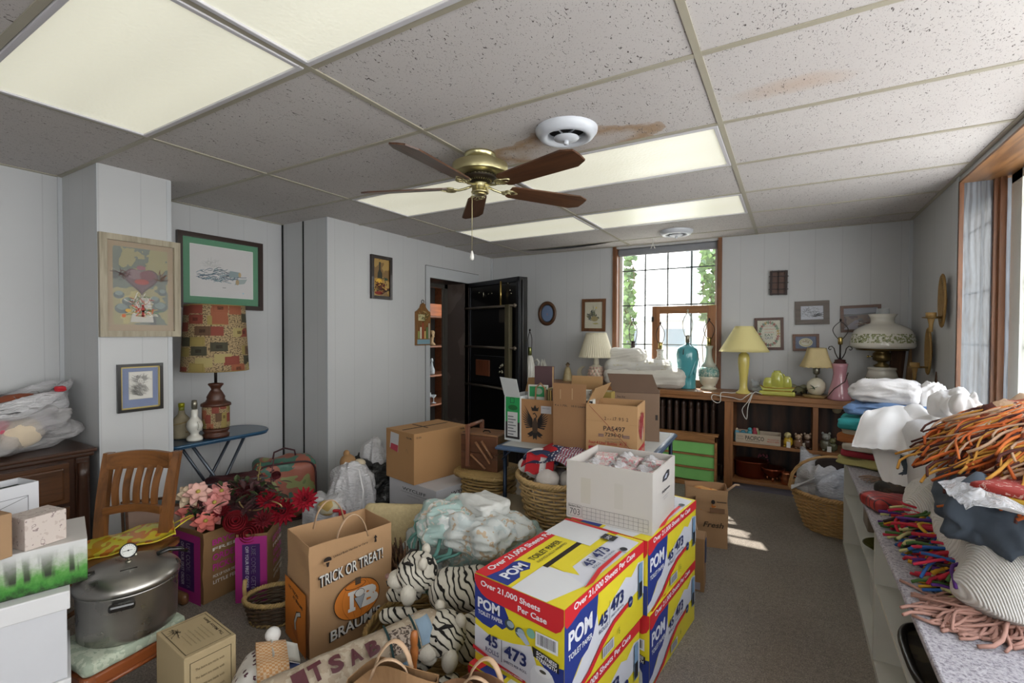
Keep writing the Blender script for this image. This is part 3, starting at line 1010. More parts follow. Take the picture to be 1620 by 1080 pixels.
def art_girl(p, w, h):
 p.rect(0, 0, w, h, '5b6c94')
 p.frame(.004, .004, w - .004, h - .004, .004, 'b7a56a')
 p.rect(.2 * w, .22 * h, .82 * w, .88 * h, 'b9b5ab')
 p.rect(.22 * w, .235 * h, .80 * w, .865 * h, 'cfccc4')
 scribble(p, .5 * w, .68 * h, .17 * w, .1 * h, 120, ['777470', '918e89', '5f5c5a'], .0015, .02, 5)
 p.oval(.5 * w, .64 * h, .075 * w, .085 * h, 'c9c5bd')
 for x in (.47, .53):
  p.oval(x * w, .65 * h, .010 * w, .008 * h, '44413e')
 p.line([(.485 * w, .60 * h), (.515 * w, .60 * h)], .002, '7a4f4a')
 scribble(p, .5 * w, .42 * h, .22 * w, .13 * h, 150, ['8d8a85', 'a5a29c', '6c6966'], .0015, .025, 6, 2.4)
framed('portrait_sketch', 'small black framed pencil sketch of a curly haired girl with blue mat', [(183, 577), (255, 573), (257, 644), (185, 655)], WL, .017, .02,
       plain('black_frame', '141313', .3, coat=.4), art_girl, lip=plain('gold_slip', 'a7955c', .35, .6))
def art_green(p, w, h):
 p.rect(0, 0, w, h, '1c7a4e')
 p.frame(.1 * w - .004, .12 * h - .004, .92 * w + .004, .9 * h + .004, .004, 'dfe3dd')
 p.rect(.1 * w, .12 * h, .92 * w, .9 * h, 'cbc9c8')
 scribble(p, .42 * w, .45 * h, .28 * w, .10 * h, 90, ['33506a', '46606f', '2c3f50', '6d8796', '3b6a78'], .004, .05, 7, .1)
 p.poly([(.58 * w, .44 * h), (.72 * w, .46 * h), (.74 * w, .54 * h), (.60 * w, .55 * h)], '7f9396')
 p.oval(.735 * w, .50 * h, .02 * w, .04 * h, 'b59a6c')
 p.poly([(.66 * w, .33 * h), (.80 * w, .36 * h), (.84 * w, .44 * h), (.70 * w, .42 * h)], '93a19f')
 p.oval(.70 * w, .375 * h, .025 * w, .045 * h, 'a98f63')
 scribble(p, .36 * w, .62 * h, .10 * w, .06 * h, 40, ['a9a8a6', '98989a'], .0015, .03, 8)
 p.line([(.50 * w, .27 * h), (.54 * w, .27 * h)], .004, '55585c')
 p.oval(.78 * w, .2 * h, .012 * w, .012 * h, '9cc3cf')
WREC = ('x', XL, PI / 2)
framed('green_matted_picture', 'dark framed drawing of spilled coloured pencils with bright green mat', [(278, 366), (413, 384), (413, 490.5), (278, 487)], WREC, .035, .03,
       plain('dark_walnut_frame', '2c1a14', .35, coat=.3), art_green)
WV = ('x', XP, PI / 2)
def art_still(p, w, h):
 p.rect(0, 0, w, h, patches('antique_gilt_ground', ('7a5c2e', 'a58547', 'b79a5c'), 6., .4, .1, 30.))
 p.poly([(.25 * w, .40 * h), (.28 * w, .62 * h), (.36 * w, .72 * h), (.36 * w, .92 * h), (.46 * w, .92 * h), (.46 * w, .72 * h), (.56 * w, .62 * h), (.58 * w, .40 * h)], '2b2a1a')
 p.oval(.38 * w, .38 * h, .30 * w, .10 * h, 'b4862b')
 p.oval(.36 * w, .39 * h, .17 * w, .07 * h, 'd7a93a')
 p.oval(.75 * w, .47 * h, .17 * w, .04 * h, '2a3a2a')
 scribble(p, .5 * w, .2 * h, .4 * w, .15 * h, 70, ['5f1f16', '1d1410', 'c39a50', '74302a', '3b2516'], .008, .04, 9)
 p.oval(.35 * w, .08 * h, .26 * w, .05 * h, '7c2417')
framed('still_life_picture', 'tall narrow dark framed still life of a bottle and fruit', [(585, 402), (618, 408), (618, 474.5), (585, 472)], WV, .03, .025, plain('black_brown_frame', '231814', .4, coat=.2), art_still, glass=False)
o, w, h = wallthing('key_plaque', 'wooden wall plaque with scrolled top and painted buildings beside the vault opening', 'plaque', [(656, 482), (679, 485), (679, 546), (656, 546)], WV)
pts = [(-w / 2, -h / 2), (w / 2, -h / 2), (w / 2, h * .34), (w * .36, h * .38), (w * .2, h * .45), (w * .12, h * .54), (0, h * .57), (-w * .12, h * .54), (-w * .2, h * .45), (-w * .36, h * .38), (-w / 2, h * .34)]
part('board', MB().prism(pts, 'Y', -.018, -.001), wood('plaque_wood', '8a6238', '5b3c1c', 'Z'), o)
p = Print((-w / 2, -.0185, -h / 2), (1, 0, 0), (0, 0, 1))
p.rect(.08 * w, .03 * h, .96 * w, .15 * h, '7fa0ad')
p.rect(.15 * w, .62 * h, .6 * w, .78 * h, 'c9c195')
for i, c in enumerate(('8f9a5a', 'd8d2b8', '9a4b35', 'c9a86a', '5c7b4c', 'b8b09c')):
 x = (.12 + .14 * i) * w
 p.rect(x, .17 * h, x + .11 * w, (.36 + .1 * ((i * 7) % 3)) * h, c)
 p.poly([(x, (.36 + .1 * ((i * 7) % 3)) * h), (x + .11 * w, (.36 + .1 * ((i * 7) % 3)) * h), (x + .055 * w, (.42 + .1 * ((i * 7) % 3)) * h)], '7e3f2c')
scribble(p, .5 * w, .72 * h, .35 * w, .12 * h, 30, ['6c5a34', 'c9b47c', '51683f'], .005, .03, 10)
part('painted_scene', p, None, o)
part('hanger', MB().tube([(.02 * math.cos(a), -.01, h * .60 + .02 * math.sin(a)) for a in [i * PI / 6 for i in range(12)]], .003, 6, closed=True), plain('iron_ring', '26221e', .4, .7), o)
o, w, h = wallthing('oval_picture', 'small oval wooden framed blue picture above the white ceramics', 'picture', [(852, 477), (881, 476), (881, 515), (852, 515)], WB)
ring = [(math.cos(2 * PI * i / 40), math.sin(2 * PI * i / 40)) for i in range(40)]
rx, rz = w / 2, h / 2
g = MB().grid(lambda u, v: ((rx - .02 + .02 * math.cos(2 * PI * v)) * math.cos(2 * PI * u), -.012 - .012 * math.sin(2 * PI * v), (rz - .02 + .02 * math.cos(2 * PI * v)) * math.sin(2 * PI * u)), 40, 9, wrap=True)
part('frame', g, wood('oval_frame_wood', '5a3b25', '351f10', 'X'), o)
p = Print((0, -.010, 0), (1, 0, 0), (0, 0, 1))
p.oval(0, 0, rx - .02, rz - .02, '3c4046')
p.oval(0, 0, rx * .62, rz * .66, '62748f')
p.oval(0, 0, rx * .58, rz * .62, '6f82a3')
p.oval(.0, -.01, .012, .016, '8a7f92')
part('artwork', p, None, o)
def art_botanical(p, w, h):
 p.rect(0, 0, w, h, 'b9b39c')
 scribble(p, .45 * w, .42 * h, .24 * w, .16 * h, 60, ['2f3a22', '4c4a20', '6d6a35', '27301f'], .008, .03, 11)
 p.oval(.55 * w, .36 * h, .2 * w, .1 * h, '8a7a3a')
 p.poly([(.3 * w, .62 * h), (.42 * w, .72 * h), (.47 * w, .58 * h)], '27331f')
 p.line([(.5 * w, .5 * h), (.46 * w, .85 * h)], .005, '5f6b3a')
 p.line([(.5 * w, .5 * h), (.66 * w, .82 * h)], .004, '5f6b3a')
 p.oval(.64 * w, .78 * h, .05 * w, .03 * h, 'c9b04a')
 p.oval(.62 * w, .18 * h, .15 * w, .03 * h, '9a9350')
framed('botanical_picture', 'brown framed print of a yellow flower plant left of the far window', [(921.5, 473), (959, 472.5), (958, 524), (921, 524)], WB, .035, .02, wood('brown_frame', '6b4426', '42280f', 'Z'), art_botanical)
def art_cubby(p, w, h):
 p.rect(0, 0, w, h, '5b4238')
o = framed('miniatures_shelf', 'tiny dark wooden shadow box shelf with empty cubbies high on the far wall', [(1218, 429), (1246, 428), (1246, 466), (1218, 467)], WB, .014, .035, plain('dark_shadow_box', '2b1a16', .5), art_cubby, glass=False, cat='shelf')
g = MB()
for x in (-.055, 0, .055):
 g.box((x - .003, -.03, -.115), (x + .003, -.012, .115))
for z in (-.06, 0, .06):
 g.box((-.08, -.03, z - .003), (.08, -.012, z + .003))
part('divider', g, plain('dark_shadow_box', '2b1a16', .5), o)
def art_sketch(p, w, h):
 p.rect(0, 0, w, h, 'bcc0cc')
 scribble(p, .5 * w, .5 * h, .42 * w, .36 * h, 60, ['62656c', '8a8d95', '4e5158'], .002, .03, 12)
 scribble(p, .65 * w, .3 * h, .2 * w, .08 * h, 30, ['2e3036'], .003, .03, 13, .2)
framed('landscape_sketch', 'wide grey brown framed black and white sketch above the small blue picture', [(1257.5, 477), (1312, 475), (1312.5, 512.5), (1258, 514)], WB, .045, .02, wood('grey_brown_frame', '5c5046', '3b322b', 'X'), art_sketch)
def art_sampler(p, w, h):
 p.rect(0, 0, w, h, 'b9b8a4')
 for i, (s, c, hh) in enumerate((('EAST WEST', 'b5756a', .06), ('HOME IS BEST', 'b5756a', .05), ('EAT', '3d5a4c', .085), ('OUT', '36456b', .085))):
  p.text(s, .5 * w, (.72 - .14 * i) * h, hh * h, c, w * (.62 if i < 2 else .34), .01, align='c')
 rnd = random.Random(5)
 for i in range(26):
  a = 2 * PI * i / 26
  p.k = 3
  p.poly(star(.5 * w + .40 * w * math.cos(a), .5 * h + .42 * h * math.sin(a), .022, 5), rnd.choice(['5f7d5c', '8a4a3a', 'a58a4a', '4e6a55']))
def art_sampler2(p, w, h):
 p.rect(0, 0, w, h, 'b9b8a4')
 for i, (s, c, hh, wd) in enumerate((('FAST FOOD', 'b5756a', .055, .6), ('TONIGHT', 'b5756a', .05, .55), ('AGAIN', 'b5756a', .05, .4), ('EAT', '3d5a4c', .085, .36), ('OUT', '36456b', .085, .34))):
  p.text(s, .5 * w, (.76 - .115 * i) * h, hh * h, c, w * wd, .01, align='c')
 rnd = random.Random(5)
 for i in range(26):
  a = 2 * PI * i / 26
  p.k = 3
  p.poly(star(.5 * w + .40 * w * math.cos(a), .5 * h + .42 * h * math.sin(a), .02, 5), rnd.choice(['5f7d5c', '8a4a3a', 'a58a4a', '4e6a55']))
framed('stitched_sampler', 'brown framed cross stitch sampler reading EAT OUT above the yellow lamp', [(1194, 503), (1240, 502), (1240, 553), (1194, 553.5)], WB, .025, .02, wood('sampler_frame', '53352a', '33201a', 'Z'), art_sampler2)
def art_blue(p, w, h):
 p.rect(0, 0, w, h, '49597b')
 p.oval(.5 * w, .5 * h, .33 * w, .36 * h, 'c6c1a9', 32)
 p.oval(.5 * w, .5 * h, .29 * w, .30 * h, 'b0a77c', 32)
 p.oval(.5 * w, .5 * h, .24 * w, .23 * h, 'cbc8b6', 32)
 scribble(p, .5 * w, .5 * h, .2 * w, .12 * h, 20, ['8a8454', '9a7d6a'], .003, .02, 14)
framed('blue_oval_picture', 'small brown framed picture with blue mat and cream oval', [(1254, 528.5), (1296, 528), (1296, 555), (1254, 555)], WB, .022, .02, wood('small_brown_frame', '6b452d', '40261a', 'X'), art_blue)
def art_street(p, w, h):
 p.rect(0, 0, w, h, '9398a6')
 p.rect(0, 0, w, .72 * h, patches('town_view', ('55484a', '7d6c66', '6b6970', '8f8884'), 14., .5, .02, 20., detail=3.))
 p.poly([(0, .05 * h), (.35 * w, .45 * h), (w, .1 * h), (w, 0), (0, 0)], '8b8690')
 p.poly([(0, .62 * h), (w, .72 * h), (w, .78 * h), (0, .68 * h)], '6d7077')
 p.poly([(.4 * w, .1 * h), (.45 * w, .42 * h), (w, .22 * h), (w, .12 * h)], '5b4a48')
 scribble(p, .6 * w, .25 * h, .3 * w, .08 * h, 30, ['b9b2a8', '4c4045', '8f5b4a'], .003, .03, 15, -.2)
framed('street_photograph', 'brown framed wide town photograph behind the big white oil lamp', [(1329, 484), (1394, 481), (1394.5, 524), (1330, 526)], WB, .024, .02, wood('photo_frame', '5f3a26', '3a2114', 'X'), art_street)
M_WICK = plain('honey_wicker', '8a6a35', .6, var=.25, scale=60., bump=.5, bscale=120.)
for i, (u, v0, v1, au, av, lab) in enumerate(((1494, 433, 518, 1471, 503, 'upper oval wicker wall sconce with a candle arm'), (1471.5, 518, 593, 1447, 581, 'lower oval wicker wall sconce with a candle arm'))):
 t0, t1 = at(u, v0, x=XR - .02), at(u, v1, x=XR - .02)
 hh = (t0.z - t1.z) / 2
 o = thing('wicker_sconce', lab, 'sconce', (XR, (t0.y + t1.y) / 2, (t0.z + t1.z) / 2), -PI / 2, group='wicker sconces on the right wall')
 ww = .075
 g = MB()
 for k in range(12):
  q = (k + .5) / 12
  g.tube([(ww * q * math.cos(a), -.012 - .02 * q, hh * q * math.sin(a)) for a in [2 * PI * j / 28 for j in range(28)]], .0075, 6, closed=True)
 for a in [2 * PI * j / 16 for j in range(16)]:
  g.rod((0, -.015, 0), (ww * math.cos(a), -.03, hh * math.sin(a)), .004, 5)
 part('woven_back', g, M_WICK, o)
 pa = at(au, av, y=o.location.y + (.03 if i == 0 else .0))
 L = XR - pa.x
 zz = pa.z - o.location.z
 part('arm', MB().tube([(0, -.02, zz), (0, -L * .5, zz + .004), (0, -L, zz)], .007, 8).lathe([(.006, -.004), (.045, 0), (.047, .006), (.006, .004)], 20, M=T(0, -L, zz)), plain('worn_brass', '7c6337', .45, .5), o)
 part('candle_cup', MB().lathe([(.01, -.09), (.012, -.04), (.02, 0), (.028, .01), (.028, .035), (.02, .035), (.018, .01)], 20, M=T(0, -L, zz)), plain('turned_wood_cup', '8f713f', .5), o)
o = thing('plate_hanger', 'thin brown triangular hanging cord low on the right wall', 'hanger', at(1482, 600, x=XR - .005), -PI / 2)
part('cord', MB().tube([(-.035, -.004, -.07), (0, -.004, .05), (.035, -.004, -.07)], .004, 6), plain('brown_cord', '5b3a26', .7), o)
# ================================================================== the long counter below the far window
CZ = .86
YF = 4.68
ct = thing('window_counter', 'long brown wooden counter with open shelves below the far window', 'counter', (0, YF, 0))
M_CT = wood('counter_top_wood', '94653c', '5e3b1f', 'X', .7)
M_CTZ = wood('counter_post_wood', '94623a', '5e3b1f', 'Z', .7)
part('worktop', MB().bbox((XP + .03, 0, CZ - .04), (XR - .003, YB - YF - .004, CZ), .004), M_CT, ct)
part('apron', MB().bbox((XP + .03, .01, CZ - .072), (XR - .003, .03, CZ - .041), .002), M_CT, ct)
xa, xb = at(1145.7, 700, y=4.70).x, at(1159.5, 700, y=4.70).x
xc, xd = at(1285.5, 670, y=4.70).x, at(1294.5, 670, y=4.70).x
part('post', MB().bbox((xa, .012, 0), (xb, .36, CZ - .073), .003), M_CTZ, ct)
part('divider', MB().bbox((xc, .015, .12), (xd, .36, CZ - .073), .003), M_CTZ, ct)
zm = at(1160, 699, y=4.69).z
zb = at(1160, 757, y=4.69).z
part('shelf', MB().bbox((xb + .001, .012, zm - .028), (XR - .004, .36, zm), .003), M_CT, ct)
part('shelf', MB().bbox((xb + .001, .012, zb - .03), (XR - .004, .36, zb), .003), M_CT, ct)
part('kick_board', MB().box((xa, .05, 0), (XR - .004, .07, zb - .031)), plain('lavender_kick_paint', '6f6a74', .6), ct)
t = NT('dark_plank_panelling')
co = t.coords((3., 3., .7))
n1 = t.n('TexNoise', Scale=3., Detail=5., Distortion=1.5)
t.l(co, n1.inputs['Vector'])
sp = t.n('SeparateXYZ')
t.l(t.coords(), sp.inputs[0])
pp = t.n('Math', operation='PINGPONG')
pp.inputs[1].default_value = .08
t.l(sp.outputs['X'], pp.inputs[0])
gr = t.ramp(pp.outputs[0], [(.0, (0, 0, 0)), (.035, (1, 1, 1))])
t.l(t.mix(gr, (.005, .004, .003), t.ramp(n1.outputs[0], [(.3, srgb('2c1c15')), (.6, srgb('503529'))])), t.b.inputs['Base Color'])
t.b.inputs['Roughness'].default_value = .5
part('plank_back', MB().box((XP + .03, YB - YF - .02, 0), (XR - .004, YB - YF - .005, CZ - .042)), t.m, ct)
part('outlet', MB().bbox((xb + .19, YB - YF - .03, .30), (xb + .26, YB - YF - .018, .40), .003), plain('brown_outlet', '2a1d18', .5), ct)
rad = thing('cast_iron_radiator', 'dark brown cast iron radiator in the open bay under the counter', 'radiator', (0, 4.93, 0))
M_RAD = plain('brown_radiator_paint', '4e3a30', .4, .2, coat=.2)
x1_ = at(1133, 690, y=4.85).x
for i in range(10):
 x = x1_ - .03 - i * .068
 g = MB()
 for dy in (-.06, .0, .06):
  g.tube([(x, dy, .08), (x, dy, .12), (x, dy, .66), (x, dy, .70)], [.012, .02, .02, .016], 8, flat=1.)
 g.bbox((x - .019, -.08, .655), (x + .019, .08, .75), .018)
 g.bbox((x - .019, -.08, .06), (x + .019, .08, .13), .018)
 part('section', g, M_RAD, rad)
part('foot', MB().bbox((x1_ - .06, -.06, 0), (x1_ - .03, .06, .065), .005).bbox((x1_ - .7, -.06, 0), (x1_ - .67, .06, .065), .005), M_RAD, rad)
part('valve', MB().rod((x1_ + .04, 0, 0), (x1_ + .04, 0, .14), .014).rod((x1_ - .02, 0, .14), (x1_ + .04, 0, .14), .014), M_RAD, rad)
e = at(1134, 692, y=4.60)
xl = at(1052, 692, y=4.60).x - .12
cr = thing('green_slatted_crate', 'wooden crate with bright green boards in front of the radiator', 'crate', ((e.x + xl) / 2, 4.60, 0))
cw = (e.x - xl) / 2
ch_ = e.z
M_CRW = wood('crate_wood', 'a67648', '6f4a28', 'X', .8)
part('frame', MB().bbox((-cw, 0, 0), (-cw + .03, .06, ch_), .003).bbox((cw - .02, 0, 0), (cw, .06, ch_), .003).bbox((-cw, 0, ch_ - .055), (cw, .06, ch_), .003)
     .bbox((-cw, 0, 0), (cw, .06, .04), .003), M_CRW, cr)
part('ledge', MB().bbox((-cw, -.005, ch_), (cw + .01, .07, ch_ + .018), .003), M_CRW, cr)
for i in range(3):
 z0 = .04 + i * (ch_ - .10) / 3
 part('green_board', MB().bbox((-cw + .03, .02, z0 + .012), (cw - .02, .035, z0 + (ch_ - .10) / 3 - .006), .003), plain('bright_green_paint', '86cc74', .45), cr)
 part('rail', MB().bbox((-cw + .03, .01, z0 + (ch_ - .10) / 3 - .006), (cw - .02, .045, z0 + (ch_ - .10) / 3 + .010), .003), M_CRW, cr)
M_KRAFT = plain('kraft_cardboard', '9a744f', .85, var=.06, scale=6., bump=.1, bscale=200.)
a, b = at(1161, 704, z=zm), at(1235, 712, z=zm)
bxp = thing('beer_flat_box', 'long low beer carton reading PACIFICO on the middle shelf', 'box', (a.x, YF + .035, zm), math.atan2(b.y - a.y, b.x - a.x) * 0)
bw = at(1235, 700, y=YF + .035).x - a.x
bh = .085
M_CRM = plain('cream_carton', 'b9ab98', .75)
g = MB().box((0, 0, .0015), (bw, .006, bh)).box((0, .19, .0015), (bw, .196, bh)).box((0, .006, .0015), (.005, .19, bh)).box((bw - .005, .006, .0015), (bw, .19, bh)).box((0, 0, 0), (bw, .196, .003))
part('carton', g, M_CRM, bxp)
p = Print((0, 0, 0), (1, 0, 0), (0, 0, 1))
p.text('PACIFICO', .22 * bw, .35 * bh, .42 * bh, '26221f', .42 * bw, .015)
p.rect(.23 * bw, .22 * bh, .55 * bw, .26 * bh, '26221f')
p.text('CERVEZA', .03 * bw, .6 * bh, .12 * bh, '6b625a', .14 * bw)
p.text('MAZATLAN', .02 * bw, .35 * bh, .12 * bh, '6b625a', .16 * bw)
p.text('PRODUCT OF', .72 * bw, .52 * bh, .13 * bh, 'b0453a', .24 * bw, .01)
p.text('MEXICO BEER', .71 * bw, .30 * bh, .13 * bh, 'b0453a', .26 * bw, .01)
part('print', p, None, bxp)
rnd = random.Random(3)
for i, (u, c, n, s) in enumerate(((1166, '5a93a8', 'round teal toy at the left end of the beer carton', 'r'), (1176, '3f7d8f', 'blue toy car on the beer carton', 'c'), (1186, '4fa0ae', 'turquoise toy figure sticking out of the beer carton', 'f'),
                                  (1193, 'a33a4a', 'dark red toy figure on the beer carton', 'f'), (1197, '8f9a6a', 'olive toy at the right of the toys on the beer carton', 'r'))):
 p0 = at(u, 700, y=YF + .10)
 o = thing('toy_figure', n, 'toy', (p0.x, YF + .06 + .02 * i, zm + .004), group='small toys in the beer carton')
 mm = plain('toy_plastic', c, .4)
 if s == 'c':
  part('body', MB().bbox((-.03, -.015, .055), (.03, .015, .085), .008).bbox((-.018, -.013, .08), (.015, .013, .10), .006).box((-.02, -.01, 0), (.02, .01, .06)), mm, o)
  part('wheel', MB().lathe([(.012, -.018), (.012, .018)], 12, M=T(-.018, 0, .055, rx=PI / 2)).lathe([(.012, -.018), (.012, .018)], 12, M=T(.018, 0, .055, rx=PI / 2)), plain('toy_tyre', '1d1d1d', .6), o)
 else:
  part('body', MB().blob(.04, .035, .10, .9, 7, .004, 40, i), mm, o)
  part('head', MB().ball((0, 0, .108), .018 if s == 'f' else .013, n=10), plain('toy_plastic', {'r': 'cbb69a', 'f': c}[s], .4), o)
def critter(name, label, u, v, z, h, col, col2, seed, group, ears=True):
 q, k = place(u, v, z)
 q.y = max(q.y, YF + .05)
 o = thing(name, label, 'figurine', (q.x, q.y, z), rnd.uniform(-.5, .5), group=group)
 mm = plain('glazed_figurine', col, .25, coat=.5, var=.15, scale=30)
 part('body', MB().blob(h * .55, h * .5, h * .66, 1., 9, h * .03, 25, seed), mm, o)
 g = MB().ball((0, -h * .12, h * .78), h * .22, h * .2, h * .2, 12).ball((0, -h * .33, h * .72), h * .09, n=8)
 if ears:
  g.ball((-h * .16, -h * .1, h * .96), h * .07, h * .04, h * .09, 8).ball((h * .16, -h * .1, h * .96), h * .07, h * .04, h * .09, 8)
 part('head', g, plain('glazed_figurine', col2, .25, coat=.5, var=.15, scale=30), o)
 part('paw', MB().ball((-h * .14, -h * .26, h * .06), h * .09, h * .12, h * .06, 8).ball((h * .14, -h * .26, h * .06), h * .09, h * .12, h * .06, 8), mm, o)
 return o
GF = 'ceramic animals on the middle shelf'
o = critter('duck_figurine', 'bright yellow ceramic figure with small white price tag', 1247, 706, zm, .13, 'c9a52a', 'b9ab78', 1, GF, False)
part('price_tag', MB().box((.0, -.05, .0), (.03, -.048, .05)), plain('white_tag_paper', 'd8d8d4', .8), o)
critter('dog_figurine', 'brown and white ceramic dog beside the yellow figure', 1263, 711, zm, .125, '80604a', 'a58a70', 2, GF)
critter('lamb_figurine', 'tiny white ceramic lamb in front of the brown dog', 1272, 716, zm, .05, 'c4b9a8', 'cfc6b8', 3, GF)
critter('pig_figurine', 'dark bodied ceramic piglet with pale head beside the shelf divider', 1277, 709, zm, .13, '4b362c', '9b8674', 4, GF)
o = critter('cat_figurine', 'grey ceramic figure with price tag right of the shelf divider', 1306, 712, zm, .15, '6c6a58', '8b8c88', 5, GF)
part('price_tag', MB().box((.0, -.06, .0), (.03, -.058, .045)), plain('white_tag_paper', 'd8d8d4', .8), o)
critter('owl_figurine', 'darker green grey ceramic figure farthest right on the shelf', 1318, 713, zm, .11, '5b5e44', '77764f', 6, GF)
M_COP = plain('aged_copper', '7a3d28', .3, .85, var=.2)
q, k = place(1187, 757, zb)
o = thing('copper_boiler', 'oval dark copper tub on the bottom shelf', 'tub', (q.x, YF + .17, zb))
part('body', MB().lathe([(.10, 0), (.115, .01), (.12, .13), (.128, .145), (.128, .15), (.12, .15), (.112, .03), (.0001, .02)], 36, sx=1.15, sy=.8), M_COP, o)
part('rim', MB().tube([(.147 * math.cos(a), .102 * math.sin(a), .148) for a in [i * PI / 18 for i in range(36)]], .006, 6, closed=True), M_COP, o)
q, k = place(1221, 766, zb)
o = thing('copper_bowl', 'footed copper bowl on the bottom shelf next to the mug', 'bowl', (q.x, YF + .13, zb))
part('bowl', MB().lathe([(.03, .035), (.07, .055), (.095, .10), (.10, .12), (.094, .12), (.06, .07), (.0001, .05)], 32), M_COP, o)
for i in range(3):
 a = i * 2.1 + .6
 part('foot', MB().ball((.045 * math.cos(a), .045 * math.sin(a), .02), .014, .014, .02, 10), plain('bright_copper', 'b0704f', .25, .9), o)
q, k = place(1244, 766, zb)
o = thing('copper_mug', 'shiny copper mug with handle at the right of the bottom shelf', 'mug', (q.x, YF + .075, zb))
M_BC = plain('bright_copper', 'b0704f', .2, .95)
part('cup', MB().lathe([(.038, 0), (.044, .005), (.046, .05), (.040, .09), (.045, .105), (.041, .105), (.036, .02), (.0001, .01)], 28), M_BC, o)
part('handle', MB().tube([(.044, 0, .085), (.07, 0, .08), (.075, 0, .05), (.045, 0, .02)], .006, 8), M_BC, o)
q, k = place(1207, 750, zb)
o = thing('dried_flower_sprig', 'small pink dried flower sprig between the copper tub and bowl', 'flower', (q.x, YF + .26, zb))
part('stem', MB().tube([(0, 0, 0), (0, 0, .12), (.01, -.01, .17)], .004, 5), plain('brown_stem', '3b2b1c', .8), o)
g = MB()
for i in range(12):
 g.ball((rnd.uniform(-.04, .05), rnd.uniform(-.03, .03), .17 + rnd.uniform(-.02, .025)), .008, n=6)
part('blossom', g, plain('dusty_pink_petal', 'a5596a', .7), o)
M_BRASS = plain('lamp_brass', 'a9945a', .25, .9, var=.1)
M_DARKM = plain('dark_lamp_metal', '2a2220', .4, .6)
M_SOCK = plain('socket_nickel', '8a8678', .3, .8)
def lathe_part(name, prof, k, mat, o, n=36, **kw):
 return part(name, MB().lathe([(max(r * k, 1e-5), h * k) for r, h in prof], n, **kw), mat, o)
def harp_parts(o, k, hs, h0, h1, r, mat, sock=M_BRASS, sr=3.2, finial=True):
 part('socket', MB().lathe([(sr * .7 * k, hs * k), (sr * k, (hs + 1) * k), (sr * k, (hs + (h0 - hs) * .8) * k), (sr * .8 * k, h0 * k)], 16), sock, o)
 g = MB()
 for s in (-1, 1):
  g.tube([(s * (sr * .9 + (r - sr * .9) * math.sin(min(1, q * 1.9) * PI / 2) if q < .5 else s * 0 + (r * math.cos((q - .5) * PI))) * k, 0, (h0 - 3 + (h1 - h0 + 3) * q) * k) for q in [i / 14 for i in range(15)]], .45 * k * 1.3, 6)
 part('harp', g, mat, o)
 if finial:
  part('finial', MB().lathe([(.8 * k, h1 * k), (1.6 * k, (h1 + 1.5) * k), (1.2 * k, (h1 + 3) * k), (1e-5, (h1 + 4.5) * k)], 10), mat, o)
def shade_part(o, k, r0, r1, h0, h1, mat, pleat=0, name='lamp_shade', sq=False):
 n = 96 if pleat else 48
 th = .25 * k
 vs = MB()
 def f(u, v):
  a = 2 * PI * u
  r = (r0 + (r1 - r0) * v)
  if pleat:
   r *= 1 + .022 * math.cos(a * pleat)
  if sq:
   c, s_ = abs(math.cos(a)), abs(math.sin(a))
   r *= 1 / (c ** 5 + s_ ** 5) ** .2 * .92
   r -= 1.6 * math.sin(PI * v)
   if v < .02:
    r += 0
  z = h0 + (h1 - h0) * v
  if sq and v < .12:
   z -= 1.2 * abs(math.sin(a * 12))
  return (r * math.cos(a) * k, r * math.sin(a) * k, z * k)
 vs.grid(f, n * (2 if pleat else 1), 9, thick=-.4 * k, wrap=True)
 return part(name, vs, mat, o)
GL = 'table lamps on the window counter'
def lamp(label, u, v, z=CZ, rz=0., name='table_lamp'):
 q, k = place(u, v, z)
 return thing(name, label, 'lamp', q, rz, group=GL), k
M_WC = plain('white_glaze', 'cfcdc4', .2, coat=.5, var=.03)
M_CREAM = plain('cream_glaze', 'd5ceb8', .25, coat=.4, var=.04)
o, k = lamp('white ribbed lamp with bare dark harp farthest left on the counter', 838, 606)
lathe_part('lamp_base', [(8, 0), (8.5, 3), (7.5, 6), (8.5, 14), (7.5, 28), (5, 40), (3, 44)], k, M_WC, o, 60, flute=14, famp=.06)
harp_parts(o, k, 44, 57, 82, 3.6, M_DARKM, plain('green_brass', '7f8350', .3, .8))
q, k = place(857, 604, CZ)
o = thing('swan_ornament', 'white ceramic swan with raised wings beside the ribbed lamp', 'ornament', q)
g = MB().blob(18 * k, 12 * k, 12 * k, 1, 10, .002, 20, 2)
for s in (-1, 1):
 g.grid(lambda u, v: ((2 + 9 * u - 3 * v + (1 - u) * 1.5 * v) * k, s * (2.5 + 2.5 * v) * k, (6 + (16 + 16 * (1 - abs(u - .25)) ** 2) * v) * k + .004 * math.sin(u * 20)), 12, 8, thick=1.3 * k)
part('body', g, M_WC, o)
part('neck', MB().tube([(-5 * k, 0, 6 * k), (-10 * k, 0, 11 * k), (-12 * k, 0, 18 * k), (-7 * k, 0, 24 * k), (-5 * k, 0, 31 * k), (-8 * k, 0, 35 * k), (-12 * k, 0, 33 * k), (-13 * k, 0, 30 * k)], [3 * k, 2.4 * k, 2 * k, 1.8 * k, 1.7 * k, 2 * k, 1.6 * k, .8 * k], 10), M_WC, o)
q, k = place(898, 602, CZ)
o = thing('shepherd_figurine', 'small tan and cream standing figurine on the counter', 'figurine', q)
lathe_part('robe', [(8, 0), (7.5, 3), (6, 12), (4.2, 19), (2.5, 22)], k, plain('tan_cream_glaze', 'b8a880', .4, var=.3, scale=60), o, 20)
part('head', MB().ball((0, 0, 25 * k), 3 * k, n=12), plain('tan_face', 'a58a68', .5), o)
part('hat', MB().lathe([(4 * k, 25.5 * k), (2.6 * k, 27 * k), (1 * k, 29 * k)], 12), plain('brown_hat', '5d4a30', .6), o)
q, k = place(924, 602, CZ)
